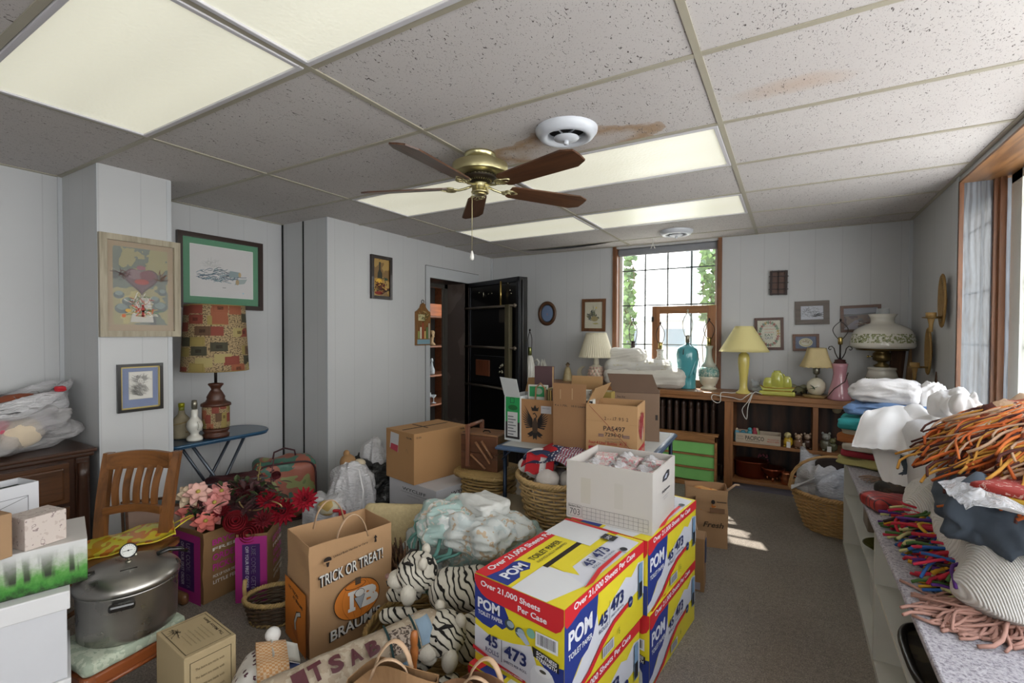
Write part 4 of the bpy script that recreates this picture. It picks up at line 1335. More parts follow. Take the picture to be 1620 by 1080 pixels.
o = thing('crescent_moon_ornament', 'white crescent moon ornament left of the pineapple lamp', 'ornament', q, .0)
pts = [(11 * math.cos(a), 12 + 11 * math.sin(a)) for a in [R(80 + i * 14) for i in range(19)]] + [(4.5 + 8.6 * math.cos(a), 13.5 + 8.6 * math.sin(a)) for a in [R(330 - i * 14) for i in range(17)]]
part('crescent', MB().prism([(x * k, y * k) for x, y in pts], 'Y', -2.5 * k, 2.5 * k), M_CREAM, o)
part('foot', MB().lathe([(7 * k, 0), (6 * k, 2 * k), (2 * k, 3 * k)], 16, M=T(2 * k, 0, 0)), M_CREAM, o)
part('cherub', MB().blob(7 * k, 6 * k, 11 * k, 1, 7, .003, 40, 5, T(7 * k, 0, 1 * k)), M_CREAM, o)
o, k = lamp('pineapple shaped pinkish white lamp with pleated cream shade', 943, 607)
g = MB().lathe([(r * k, h * k) for r, h in [(8.5, 0), (9, 2), (8, 4), (10.5, 10), (11, 18), (9.5, 26), (6, 30), (4, 31)]], 32)
part('lamp_base', g, M_CREAM, o)
g = MB()
for r_ in range(5):
 for c_i in range(12):
  a = 2 * PI * (c_i + .5 * (r_ % 2)) / 12
  zz = 7 + r_ * 4.6
  rr = 10.3 + .9 * math.sin(PI * r_ / 4)
  if r_ == 4:
   rr = 9.
  g.ball((rr * math.cos(a) * k, rr * math.sin(a) * k, zz * k), 2.4 * k, 2.4 * k, 2.7 * k, 6)
part('pineapple_scales', g, plain('blush_glaze', 'cfae9f', .3, coat=.4, var=.12, scale=60), o, kind='stuff')
lathe_part('neck', [(4, 30), (4.5, 33), (3.8, 40), (4.8, 44)], k, M_CREAM, o, 20)
shade_part(o, k, 27, 15, 42, 81, plain('pleated_shade', 'dcd5bd', .8, var=.03), 44)
o, k = lamp('lamp with dark harp standing behind the white blankets at the window', 1001, 605)
lathe_part('lamp_base', [(8, 0), (9, 10), (9, 30), (4, 46), (3, 52)], k, M_WC, o, 24)
harp_parts(o, k, 52, 66, 98, 6.5, M_DARKM, M_DARKM)
o, k = lamp('white square shouldered lamp with brass socket in the window', 1044, 611)
part('lamp_base', MB().bbox((-12 * k, -12 * k, 0), (12 * k, 12 * k, 42 * k), 3 * k).lathe([(10 * k, 41 * k), (5 * k, 47 * k), (4.5 * k, 54 * k), (6 * k, 58 * k), (2 * k, 59 * k)], 20), patches('embossed_white', ('b9b3a8', 'd2cdc2', 'a9a49c'), 90., .4, .5, 90.), o)
harp_parts(o, k, 59, 70, 98, 6.5, M_DARKM)
o, k = lamp('tall turquoise glazed lamp with bare harp in the window', 1087, 614)
M_TQ = plain('turquoise_glaze', '4f9da6', .18, coat=.7, var=.06, scale=4.)
lathe_part('lamp_base', [(13, 0), (13.5, 2), (12.5, 8), (13.5, 24), (16, 42), (17, 54), (15.5, 62), (10, 67), (4, 69), (3, 72)], k, M_TQ, o, 48)
g = MB()
for s in (0, 1):
 g.tube([((15 * math.cos(-1.2 + t_ * .9 + s * .5)) * k, (15 * math.sin(-1.2 + t_ * .9 + s * .5)) * k * 1.0, (18 + 34 * t_ + 5 * s) * k) for t_ in [i / 8 for i in range(9)]], [1.2 * k, 1.6 * k, 1.8 * k, 2 * k, 2.2 * k, 2.2 * k, 2 * k, 1.5 * k, .8 * k], 6)
part('leaf_relief', g, M_TQ, o)
harp_parts(o, k, 72, 84, 121, 7.6, plain('pale_harp', 'a8a595', .3, .8), M_SOCK)
part('cord', MB().tube([(2 * k, -3 * k, 72 * k), (8 * k, -12 * k, 68 * k), (16 * k, -10 * k, 60 * k), (19 * k, -4 * k, 40 * k), (17 * k, -2 * k, 25 * k)], .5 * k, 5).tube([(0, -3 * k, 72 * k), (-3 * k, -17 * k, 60 * k), (-3 * k, -18 * k, 54 * k)], .6 * k, 5), plain('brown_cord', '3a2b26', .6), o)
o, k = lamp('round bellied white lamp with carved green band in the window', 1121, 615)
lathe_part('lamp_base', [(12, 0), (12, 2), (8, 4), (12, 9), (15, 17), (15.2, 22)], k, M_CREAM, o, 40)
lathe_part('green_band', [(15.2, 20), (15.6, 24), (14.6, 30), (12, 35)], k, patches('carved_green', ('5f8f88', '89aaa0', 'bfc4b4', '5f8f88'), 60., .4, .5, 70.), o, 40)
lathe_part('lamp_neck', [(12, 35), (7, 43), (4.6, 52), (4.2, 62), (6.5, 68), (3, 68.5)], k, plain('pale_mint_glaze', 'c3c9ba', .3, coat=.3), o, 32)
harp_parts(o, k, 68, 82, 108, 8, M_DARKM)
o, k = lamp('slender pale yellow lamp with smooth yellow cone shade', 1176, 622)
M_YL = plain('yellow_glaze', 'd0c06a', .25, coat=.5, var=.04)
lathe_part('lamp_base', [(11.5, 0), (11.5, 1.5), (7, 5), (5.5, 12), (6.2, 26), (8.4, 48), (8.6, 56), (7, 62), (4, 64), (4.5, 67), (3.6, 70)], k, M_YL, o, 36)
shade_part(o, k, 36, 12.5, 66, 106, plain('yellow_shade_cloth', 'd6cb8f', .8, var=.03))
q, k = place(1229, 625, CZ)
o = thing('ship_planter', 'chartreuse glazed sailing ship planter with gilt edging', 'planter', q)
M_CH = plain('chartreuse_glaze', 'b3b452', .22, coat=.6, var=.12, scale=20)
part('plinth', MB().bbox((-25 * k, -8 * k, 0), (25 * k, 8 * k, 7 * k), 2 * k), M_CH, o)
part('hull', MB().grid(lambda u, v: ((-23 + 46 * u) * (.80 + .2 * v) * k, (6 * math.sin(PI * (.12 + .76 * u)) * (1 if True else 0)) * (2 * v - 1) * 0 * k, 0), 3, 3) if False else MB().prism([(-24 * k, 16 * k), (-19 * k, 6 * k), (19 * k, 6 * k), (25 * k, 14 * k), (19 * k, 13 * k), (-17 * k, 12 * k)], 'Y', -6 * k, 6 * k), M_CH, o)
part('gilt_edge', MB().tube([(-24 * k, -6.3 * k, 16 * k), (-17 * k, -6.3 * k, 12 * k), (0, -6.3 * k, 11.6 * k), (19 * k, -6.3 * k, 13 * k), (25 * k, -6.3 * k, 14 * k)], .8 * k, 5).tube([(-19 * k, -6.3 * k, 7.5 * k), (19 * k, -6.3 * k, 7.5 * k)], .8 * k, 5), plain('worn_gilt', 'b08a3a', .3, .8), o)
g = MB()
for cx, hw, z0, z1, bow in ((-12, 7, 12, 27, 1), (0, 10, 13, 36, 1.5), (13, 7, 12, 30, 1)):
 g.grid(lambda u, v: ((cx + hw * (2 * u - 1) * (1 - .45 * v)) * k, (-2 - bow * 3 * math.sin(PI * v) * math.sin(PI * u)) * k, (z0 + (z1 - z0) * v) * k), 10, 10, thick=-2.5 * k)
part('sail', g, M_CH, o)
part('mast', MB().rod((0, 0, 12 * k), (0, 0, 39 * k), 1.2 * k).lathe([(5 * k, 35 * k), (5 * k, 39 * k)], 14).tube([(20 * k, 0, 12 * k), (8 * k, 0, 34 * k)], 1.4 * k, 6), M_CH, o)
q, k = place(1199, 622, CZ)
o = thing('glass_animal', 'clear glass animal ornament between yellow lamp and ship planter', 'ornament', q)
M_CG = glassy('clear_ornament_glass', 'b9c0c4', .08, .4)
part('body', MB().blob(18 * k, 12 * k, 12 * k, 1, 9, .006, 40, 7), M_CG, o)
part('head', MB().ball((-3 * k, -2 * k, 14 * k), 6 * k, n=12).ball((-8 * k, 0, 20 * k), 2.5 * k, n=8).ball((2 * k, 0, 20 * k), 2.5 * k, n=8), M_CG, o)
q, k = place(1263, 624, CZ)
o = thing('leaf_dish', 'grey green glazed leaf dish with dark looped wire rim', 'dish', q)
part('dish', MB().grid(lambda u, v: ((2 + 15 * v) * math.cos(2 * PI * u) * (1 + .12 * math.sin(2 * PI * u * 7) * v) * k, (2 + 11 * v) * math.sin(2 * PI * u) * k, (3 + 11 * v * v + 1.5 * math.sin(2 * PI * u * 7) * v) * k), 60, 8, thick=-1.2 * k, wrap=True), plain('mossy_glaze', '8b8a6c', .3, coat=.4, var=.3, scale=40), o)
g = MB()
for i in range(5):
 cx = -14 + 7 * i
 g.tube([((cx + 4 * math.cos(a)) * k, -9 * k, (5 + 4 * math.sin(a)) * k) for a in [j * PI / 6 for j in range(12)]], .7 * k, 5, closed=True)
part('wire_stand', g, M_DARKM, o)
o, k = lamp('small round white lamp with scalloped tan shade', 1291, 628)
lathe_part('saucer', [(17, 0), (19, 2), (17, 3.5), (5, 4)], k, wood('turned_tan_wood', '9a8050', None, 'X', 1.), o, 36)
lathe_part('lamp_base', [(7, 4), (11, 8), (13.5, 16), (12.5, 23), (7, 29), (3.5, 31)], k, M_CREAM, o, 36)
part('painted_leaf', MB().tube([(-8 * k, -10.6 * k, 20 * k), (-4 * k, -12.8 * k, 17 * k), (-2 * k, -13.2 * k, 13 * k)], [.8 * k, 2.6 * k, .6 * k], 6, flat=.3).tube([(-9 * k, -9.8 * k, 14 * k), (-4 * k, -12.9 * k, 15 * k), (2 * k, -13.2 * k, 18 * k)], [.6 * k, 2.2 * k, .6 * k], 6, flat=.3), plain('painted_green', '3f5138', .4), o)
part('socket', MB().rod((0, 0, 31 * k), (0, 0, 37 * k), 1.4 * k).lathe([(3.5 * k, 36 * k), (5 * k, 39 * k), (5 * k, 46 * k), (3.5 * k, 49 * k)], 18), M_SOCK, o)
s_ = shade_part(o, k, 23, 12.5, 48, 78, plain('tan_parchment', 'c3b184', .8, var=.08, scale=20), sq=True)
s_.rotation_euler = (0, 0, .2)
o, k = lamp('pink hourglass lamp with dark metal scrolls and bare harp', 1328, 632)
lathe_part('lamp_base', [(16, 0), (16.5, 3), (14.5, 14), (10, 32), (8.8, 42), (10, 52), (11, 57), (9, 57.5)], k, plain('pink_glaze', 'b98590', .2, coat=.6, var=.03), o, 40)
lathe_part('cap', [(9, 57), (8, 60), (7, 60), (7.5, 63), (3, 64)], k, plain('dark_red_wood', '3b1c1c', .5), o, 20)
part('rod', MB().rod((0, 0, 63 * k), (0, 0, 88 * k), 1.2 * k), M_DARKM, o)
g = MB()
for s in (-1, 1):
 g.tube([(s * x * k, 0, z_ * k) for x, z_ in ((1.5, 64), (4, 68), (6.5, 74), (8, 81), (11, 84.5), (14.5, 83.5), (15.5, 80.5), (13.5, 78.5), (11.8, 80))], .8 * k, 6)
part('scroll', g, M_DARKM, o)
harp_parts(o, k, 87, 99, 124, 10, M_DARKM)
part('cord', MB().tube([(10 * k, -9 * k, 44 * k), (6 * k, -12 * k, 30 * k), (-8 * k, -13 * k, 18 * k), (-16 * k, -12 * k, 6 * k), (-20 * k, -4 * k, 1 * k)], .7 * k, 6), plain('brown_cord', '3a2b26', .6), o)
q, k = place(1394, 634, CZ)
o = thing('hurricane_lamp', 'big white glass parlour lamp painted with green ivy, brass burner', 'lamp', q, group=GL)
M_OPAL = plain('opal_glass', 'd0cdc2', .15, coat=.6, var=.02)
M_IVY = patches('painted_ivy', ('cfccc0', 'cfccc0', '77805a', 'a3a37c', '4f5a3c'), 55., .2, .02, 20., stops=[0, .40, .50, .56, .62])
lathe_part('foot', [(17, 0), (18, 2), (13, 5)], k, M_BRASS, o)
lathe_part('glass_font', [(13, 5), (21, 12), (23.5, 20)], k, M_OPAL, o, 48)
lathe_part('ivy_band_lower', [(23.5, 20), (24, 26), (21.5, 37)], k, M_IVY, o, 48)
lathe_part('font_collar', [(21.5, 37), (18.5, 46), (17.5, 49), (19, 50), (18.5, 53), (6, 54)], k, M_OPAL, o, 48)
lathe_part('burner', [(10, 53.5), (11, 56), (5, 60), (6, 62), (11, 64), (12, 66), (12, 75), (9, 78), (14, 80), (33, 80), (34, 82), (34, 83), (12, 83)], k, plain('antique_brass', '6a5a38', .3, .85, var=.2), o, 40)
part('key', MB().rod((-12 * k, 0, 70 * k), (-17 * k, 0, 70 * k), 1. * k).ball((-18 * k, 0, 70 * k), 1.5 * k, 1.5 * k, 2.2 * k, 8), M_BRASS, o)
lathe_part('shade_lower', [(36, 83), (41, 84), (42.5, 88), (42, 92)], k, M_OPAL, o, 56, cap=False)
lathe_part('ivy_band', [(42, 92), (41, 100), (39, 106)], k, M_IVY, o, 56, cap=False)
lathe_part('shade_dome', [(39, 106), (37, 111), (33, 115), (24, 120), (16, 123), (15, 126), (15.5, 131), (19, 137), (17.6, 137), (14, 131)], k, M_OPAL, o, 56, cap=False)
lathe_part('chimney', [(9, 84), (9, 128), (8.5, 146)], k, glassy('clear_glass', 'cfd6d8', .05, .3), o, 28, cap=False)
p0, k = place(1432, 640, CZ)
o = thing('carved_board', 'rough dark brown carved wooden board leaning in the far right corner', 'board', (p0.x - .02, YB - .12, CZ), rot=(R(-8), R(6), 0))
part('plank', MB().bbox((-.06, -.012, 0), (.035, .012, .46), .006), wood('rough_dark_plank', '5d3d28', '2b1a10', 'Z', 1.2, .8, coat=0), o)
o = thing('pale_board', 'pale tan wooden board leaning beside the dark carved board', 'board', (p0.x + .08, YB - .09, CZ), rot=(R(-8), R(6), 0))
part('plank', MB().bbox((-.04, -.01, 0), (.04, .01, .47), .004), wood('pale_plank', 'a5835c', '7f6040', 'Z', 1.2, .8, coat=0), o)
pts = [at(u, v, y=yy) for u, v, yy in ((1168, 612, 4.80), (1158, 616, 4.72), (1141, 621, 4.668), (1140, 634, 4.662), (1134, 637, 4.66), (1126, 631, 4.66), (1128, 624, 4.662), (1140, 626, 4.664), (1160, 629, 4.664), (1172, 632, 4.664), (1180, 627, 4.664), (1190, 621, 4.668), (1184, 634, 4.66), (1174, 648, 4.66), (1181, 663, 4.66), (1183, 645, 4.66), (1188, 630, 4.66), (1194, 620, 4.67), (1206, 616, 4.75))]
def smoothp(P, n=4):
 out = []
 for i in range(len(P) - 1):
  a, b, c, d = P[max(0, i - 1)], P[i], P[i + 1], P[min(len(P) - 1, i + 2)]
  for j in range(n):
   t_ = j / n
   out.append(.5 * ((2 * b) + (c - a) * t_ + (2 * a - 5 * b + 4 * c - d) * t_ * t_ + (3 * b - a - 3 * c + d) * t_ ** 3))
 out.append(P[-1])
 return out
for q_ in pts:
 if q_.y > 4.69:
  q_.z = CZ + .004
tag(MB().tube(smoothp(pts), .0035, 6).build('white_lamp_cord', plain('white_flex', 'd4d2cc', .5)), 'white electric cord looping over the front edge of the counter', 'cord')
a, b = at(1033, 485, y=YB - .03), at(1133, 485, y=YB - .03)
o = thing('loose_window_sash', 'brown wooden sash standing inside the lower part of the window', 'sash', ((a.x + b.x) / 2, YB - .05, CZ + .001))
hw = (b.x - a.x) / 2
hh = a.z - CZ
fwid = .078
part('stile', MB().bbox((-hw, -.015, 0), (-hw + fwid, .015, hh), .003), M_CTZ, o)
part('stile', MB().bbox((hw - fwid, -.015, 0), (hw, .015, hh), .003), M_CTZ, o)
part('rail', MB().bbox((-hw + fwid, -.014, hh - fwid), (hw - fwid, .014, hh - .001), .003), M_CT, o)
part('rail', MB().bbox((-hw + fwid, -.014, 0), (hw - fwid, .014, fwid), .003), M_CT, o)
part('pane', MB().box((-hw + fwid, -.002, fwid), (hw - fwid, .002, hh - fwid)), glassy('window_glass', 'f4f8f8', .02, .06), o)
part('hinge', MB().box((-hw - .004, -.018, hh - .16), (-hw + .02, -.014, hh - .11)), plain('dark_iron', '39332d', .4, .6), o)
M_BLK = plain('white_blanket', 'd3cfc6', .95, var=.04, bump=.5, bscale=70., sheen=.3)
M_BLK2 = patches('white_quilt_print', ('d3d1cb', 'd3d1cb', 'c4bfa0', 'd8d6d0'), 22., .9, .4, 60., stops=[0, .4, .62, .66])
q, k = place(1010, 617, CZ)
q.y = YF + .20
for i, (u, v, w_, d_, h_, mm, lab, sd) in enumerate(((1020, 618, 118, .30, 27, M_BLK, 'thick white blanket spread along the counter at the window, bottom of its pile', 11),
                                                     (1010, 0, 96, .26, 18, M_BLK2, 'white printed quilt folded in the middle of the window blanket pile', 12),
                                                     (992, 0, 56, .22, 22, M_BLK, 'rolled white blanket on top of the pile in the window', 13))):
 z0 = CZ + (.001, 24 * k, 38 * k)[i]
 x0 = at(u, 600, y=q.y).x
 o = MB().blob(w_ * k * 1.15, d_, h_ * k * 1.15, .9, 22, .010, 9, sd, fold=.007, ffreq=14, fdir=(1, 0, .2)).build('folded_blanket', mm, loc=(x0, q.y, z0))
 tag(o, lab, 'blanket', 'white blankets in the window')
# ================================================================== left side of the room
def frame2(pa, pb):
 """angle of the line a -> b on the floor plan, and its length"""
 return math.atan2(pb.y - pa.y, pb.x - pa.x), math.hypot(pb.x - pa.x, pb.y - pa.y)
M_DRK = wood('dark_dresser_wood', '43291a', '1f120b', 'Y', .8, .3)
M_DRKZ = wood('dark_dresser_wood_upright', '3d2417', '1c100a', 'Z', .8, .3)
dz = .755
d_ = thing('dresser', 'dark carved wooden dresser against the left wall below the plastic bag', 'dresser', (XL + .005, 1.10, 0))
dd = .52
dl_ = 1.55
part('top', MB().bbox((0, -dl_, dz - .022), (dd + .02, .012, dz), .008).bbox((0, -dl_ + .01, dz - .045), (dd + .005, .002, dz - .022), .008), M_DRK, d_)
part('carcass', MB().box((0, -dl_ + .03, .06), (dd - .03, -.02, dz - .045)), M_DRKZ, d_)
part('corner_post', MB().bbox((dd - .06, -.075, 0), (dd - .01, -.012, dz - .045), .01).lathe([(.026, .1), (.03, .3), (.024, .6), (.03, .68)], 16, M=T(dd - .012, -.045, 0)), M_DRKZ, d_)
part('corner_post', MB().bbox((dd - .06, -dl_ + .02, 0), (dd - .01, -dl_ + .08, dz - .045), .01), M_DRKZ, d_)
M_DRAW = wood('dresser_drawer_wood', '5a3922', '2c190e', 'Y', .7, .28)
for z0, z1 in ((.47, .69), (.24, .45), (.05, .22)):
 for y0, y1 in ((-.74, -.10), (-1.45, -.76)):
  dr = part('drawer', MB().bbox((dd - .03, y0, z0), (dd - .012, y1, z1), .004).bbox((dd - .02, y0 + .025, z0 + .022), (dd + .002, y1 - .025, z1 - .022), .012), M_DRAW, d_)
  ym = (y0 + y1) / 2 - .02
  zc_ = (z0 + z1) / 2
  part('handle', MB().bbox((dd, ym - .035, zc_ - .012), (dd + .004, ym + .035, zc_ + .014), .004).tube([(dd + .004, ym - .028, zc_), (dd + .022, ym - .022, zc_ - .014), (dd + .022, ym + .022, zc_ - .014), (dd + .004, ym + .028, zc_)], .004, 6), plain('antique_brass', '6a5a38', .3, .85, var=.2), dr)
def plastic(name, col, alpha):
 key = (name, col)
 if key in _M:
  return _M[key]
 t = NT(name)
 t.b.inputs['Base Color'].default_value = (*srgb(col), 1)
 t.b.inputs['Roughness'].default_value = .28
 t.b.inputs['Alpha'].default_value = alpha
 t.b.inputs['Specular IOR Level'].default_value = .7
 co = t.coords((5, 5, 16))
 nz = t.n('TexNoise', Scale=3., Detail=4., Distortion=2.)
 t.l(co, nz.inputs['Vector'])
 t.bump(nz.outputs[0], .9, .02)
 _M[key] = t.m
 return t.m
M_PB = plastic('thin_white_plastic', 'd6d3d4', .42)
M_PBO = plastic('white_plastic', 'cfced1', .93)
M_PBK = plastic('black_plastic', '0b0b0c', 1.)
M_RED = plain('red_print', 'b3202b', .5, var=.05)
def knot_ears(o, mat, w, h, seed, n=3):
 rn = random.Random(seed)
 g = MB()
 for i in range(n):
  a = 2 * PI * i / n + rn.uniform(-.4, .4)
  L = w * rn.uniform(.3, .5)
  g.grid(lambda u, v: (math.cos(a) * L * u - math.sin(a) * (v - .5) * w * .3 * (.3 + u), math.sin(a) * L * u + math.cos(a) * (v - .5) * w * .3 * (.3 + u), h + .06 * math.sin(u * 2.6) + .012 * math.sin(v * 14 + i)), 9, 9, thick=.002)
 return part('gathered_top', g, mat, o)
pc_ = at(62, 690, z=.76)
o = thing('plastic_bag', 'big bulging see-through white plastic bag of soft toys on the dresser', 'bag', (-3.61, .76, dz + .001), .2)
part('bag_skin', MB().blob(.42, .60, .27, .95, 30, .03, 7, 31, fold=.024, ffreq=9, fdir=(0, .8, .3)).add([], []), M_PB, o)
part('loose_opening', MB().grid(lambda u, v: (.02 + (.17 - .05 * v) * math.cos(2 * PI * u) + .03 * noise.noise(V((u * 9, v * 4, 2))), .06 + (.24 + .03 * v) * math.sin(2 * PI * u) + .03 * noise.noise(V((u * 9, v * 4, 5))),
                                          .20 + (.10 + .07 * math.sin(2 * PI * u)) * v + .035 * noise.noise(V((u * 12, v * 5, 8)))), 48, 10, thick=.0025, wrap=True), M_PBO, o)
part('red_mark', MB().blob(.035, .045, .03, .9, 8, .006, 30, 2, M=T(.15, .22, .31)), M_RED, o)
part('tan_contents', MB().ball((.03, .10, .26), .08, .12, .05, 12), plain('rust_cloth', '8a4a30', .9), o)
for i, (x, y, z, s, c, l) in enumerate(((.11, -.16, .06, .10, 'c9607f', 'pink plush toy near the left end inside the plastic bag on the dresser'), (.10, .05, .05, .11, 'd3c2a9', 'cream plush toy inside the plastic bag on the dresser'),
          (-.05, -.05, .10, .12, '8c8696', 'grey plush toy at the back of the bag on the dresser'), (.12, -.06, .13, .07, 'c4566f', 'smaller pink plush toy higher inside the bag on the dresser'), (.02, .16, .10, .10, 'a7a2aa', 'pale grey plush toy at the right inside the bag on the dresser'))):
 c_ = math.cos(.2)
 s_ = math.sin(.2)
 q = tag(MB().blob(s * 1.9, s * 1.8, s * 1.5, 1, 9, .01, 12, i).build('soft_toy', plain('plush_cloth', c, .95, sheen=.4), loc=(-3.61 + x * c_ - y * s_, .76 + x * s_ + y * c_, dz + z - .02)), l, 'toy', 'soft toys in the dresser bag')
M_WHB = plain('white_carton', 'c5c6cb', .6, var=.03)
za = .57
pA, pB = at(105.5, 933, z=za), at(0, 961.5, z=za)
ang, _ = frame2(pB, pA)          # along the front face, towards the right end
def carton(name, label, loc, rz, w, d, h, mat, flaps=None, cat='box', open_top=False, group=None, th=.006, inner=None, rot=None):
 """box whose right front base corner is loc; the front runs back to -x, depth to +y"""
 o = thing(name, label, cat, loc, rz, group=group, rot=rot)
 if open_top:
  g = MB().box((-w, 0, 0), (0, th, h)).box((-w, d - th, 0), (0, d, h)).box((-w, th, 0), (-w + th, d - th, h)).box((-th, th, 0), (0, d - th, h))
  g.box((-w + th, th, 0), (-th, d - th, .006))
 else:
  g = MB().bbox((-w, 0, 0), (0, d, h), .003)
 part('carton', g, mat, o)
 return o
def bankers(label, loc, rz, w, d, h):
 o = carton('file_box', label, loc, rz, w, d, h - .03, M_WHB, group='white file boxes at the lower left')
 part('lid', MB().bbox((-w - .006, -.008, h - .06), (.008, d + .008, h), .004), plain('white_carton_lid', 'd0d0d2', .55, var=.03), o)
 return o
rzA = ang
bk1 = bankers('lower white lidded file box at the bottom left, mostly cut by the photo edge', (pA.x, pA.y, 0), rzA, .62, .33, .285)
bk2 = bankers('white lidded file box directly under the forest printed box', (pA.x, pA.y, .2855), rzA, .62, .33, .284)
p = Print((-.62, -.0003, 0), (1, 0, 0), (0, 0, 1))
p.rect(.44, .13, .60, .20, 'cfd3d6')
p.frame(.44, .13, .60, .20, .002, '3d474d')
p.text('FILE BOX STORE', .45, .175, .012, '39424a', .12, .01)
p.text('CONTENTS', .45, .15, .010, '39424a', .08, .01)
p.line([(.0, .215), (.615, .215)], .003, '55555c')
part('print', p, None, bk1)
zf = .5705
qf = at(139, 917, z=zf)
t = NT('misty_forest_print')
co = t.coords()
sp = t.n('SeparateXYZ')
t.l(co, sp.inputs[0])
nz = t.n('TexNoise', Scale=30., Detail=5., Roughness=.7)
t.l(co, nz.inputs['Vector'])
mp = t.n('Mapping')
mp.inputs['Scale'].default_value = (26, 26, 2.5)
t.l(co, mp.inputs[0])
tn = t.n('TexNoise', Scale=1., Detail=2., Distortion=.4)
t.l(mp.outputs[0], tn.inputs['Vector'])
hgt = t.n('Math', operation='MULTIPLY_ADD')
t.l(nz.outputs[0], hgt.inputs[0])
hgt.inputs[1].default_value = .10
t.l(sp.outputs['Z'], hgt.inputs[2])
grs = t.ramp(hgt.outputs[0], [(.05, srgb('1f3018')), (.075, srgb('3a7a30')), (.10, srgb('579145')), (.125, srgb('8fa583')), (.15, srgb('b9bcb6')), (.175, srgb('c6c7c6'))])
trk = t.ramp(tn.outputs[0], [(.50, (0, 0, 0)), (.56, (1, 1, 1))])
up = t.ramp(sp.outputs['Z'], [(.035, (0, 0, 0)), (.05, (1, 1, 1)), (.09, (.6, .6, .6)), (.13, (.0, .0, .0))])
t.l(t.mix(t.mix(1., trk, up, 'MULTIPLY'), grs, srgb('33332e')), t.b.inputs['Base Color'])
t.b.inputs['Roughness'].default_value = .35
hF = .14
fb = thing('forest_box', 'low box printed with a misty green forest on top of the white file boxes', 'box', (qf.x, qf.y, zf), rzA)
part('carton', MB().bbox((-.62, 0, 0), (0, .26, hF), .003), t.m, fb)
part('lid_sheet', MB().box((-.62, .0, hF), (0, .26, hF + .001)), plain('pale_carton_top', 'c4c0bc', .5, var=.05), fb)
zt = zf + hF + .001
q0, q1, q2 = at(40, 873, z=zt), at(106, 851, z=zt), at(22, 869, z=zt)
r_, w_ = frame2(q0, q1)
kd = .12
o = carton('floral_gift_box', 'small cream and pink script patterned box on the forest box', (q1.x, q1.y, zt + .0003), r_, w_, .10, at(106, 804, y=q1.y).z - zt, patches('script_pattern', ('b8aaa2', 'c6bab3', '8f7f7d', 'c6bab3'), 42., .6, .02, 20., stops=[0, .40, .62, .66]))
q = at(20.5, 880, z=zt)
o = carton('tan_box', 'plain tan cardboard box at the left photo edge beside the cream box', (q.x - .0, q.y, zt + .0003), r_, .2, .10, .135, plain('tan_carton', '9c7d5d', .8))
q = at(62, 826, z=zt)
wbh = at(62, 761, y=q.y).z - zt
o = carton('white_open_box', 'open white box with a line drawing and dark green inside, behind the cream box', (q.x, q.y, zt + .0003), r_, .32, .12, wbh, M_WHB, open_top=True)
part('lining', MB().box((-.31, .012, .02), (-.01, .108, wbh - .02)), plain('dark_green_lining', '1d2b26', .8), o)
p = Print((-.32, -.0003, 0), (1, 0, 0), (0, 0, 1))
p.line([(.05, .35 * wbh), (.05, .72 * wbh), (.29, .72 * wbh), (.29, .1 * wbh)], .0015, '3d3d42')
p.line([(.05, .2 * wbh), (.29, .70 * wbh)], .0015, '3d3d42')
part('print', p, None, o)
zs_ = .26
c0, c1, c2, c3 = at(134, 1057, z=zs_), at(297, 972, z=zs_), at(240, 930, z=zs_), at(104, 1018, z=zs_)
ra, L_ = frame2(c0, c1)
W_ = .27
o = thing('footstool', 'low wooden footstool with pale green padded top under the steel canner', 'stool', (c0.x, c0.y, 0), ra)
M_CHER = wood('cherry_wood', '8a4a26', '4f2712', 'X', .8, .3)
part('cushion', MB().blob(L_, W_, .05, .8, 16, .004, 14, 5, M=T(L_ / 2, W_ / 2, zs_ - .048)), patches('green_brocade', ('9aa593', 'b3bba8', '8f9c8a'), 26., .8, .5, 90., detail=4.), o)
g = MB()
for a, b in (((0, -.004), (L_, .016)), ((0, W_ - .016), (L_, W_ + .004))):
 g.bbox((a[0], a[1], zs_ - .095), (b[0], b[1], zs_ - .045), .006)
for a, b in (((-.004, 0), (.016, W_)), ((L_ - .016, 0), (L_ + .004, W_))):
 g.bbox((a[0], a[1], zs_ - .095), (b[0], b[1], zs_ - .045), .006)
g.tube([(.03, -.006, zs_ - .088), (L_ - .03, -.006, zs_ - .088)], .008, 8)
part('apron', g, M_CHER, o)
for x, y in ((.02, .02), (L_ - .02, .02), (.02, W_ - .02), (L_ - .02, W_ - .02)):
 sx_, sy_ = (-1 if x < .1 else 1), (-1 if y < .1 else 1)
 part('leg', MB().tube([(x, y, zs_ - .05), (x + sx_ * .012, y + sy_ * .012, zs_ - .11), (x + sx_ * .004, y + sy_ * .004, .06), (x + sx_ * .018, y + sy_ * .018, .015), (x + sx_ * .026, y + sy_ * .026, .004)], [.026, .026, .013, .017, .014], 10), M_CHER, o)
t = NT('brushed_aluminium')
t.b.inputs['Metallic'].default_value = .95
co = t.coords((3, 3, 3))
nz = t.n('TexNoise', Scale=3., Detail=5.)
t.l(co, nz.inputs['Vector'])
t.l(t.mix(nz.outputs[0], srgb('8d8b86'), srgb('bbb8b2')), t.b.inputs['Base Color'])
t.l(t.ramp(nz.outputs[0], [(.3, (.22,) * 3), (.7, (.4,) * 3)]), t.b.inputs['Roughness'])
M_ALU = t.m
cc = (c0 + c1 + c2 + c3) / 4
cn = thing('pressure_canner', 'large dull steel pressure canner with dial gauge on the footstool', 'pressure canner', (cc.x + .00, cc.y + .01, zs_ + .002), ra)
rc, hc = .158, .175
part('pot', MB().lathe([(rc * .93, 0), (rc * .97, .008), (rc * .98, .03), (rc, hc - .01), (rc + .006, hc), (rc + .006, hc + .006), (rc - .004, hc + .006)], 56), M_ALU, cn)
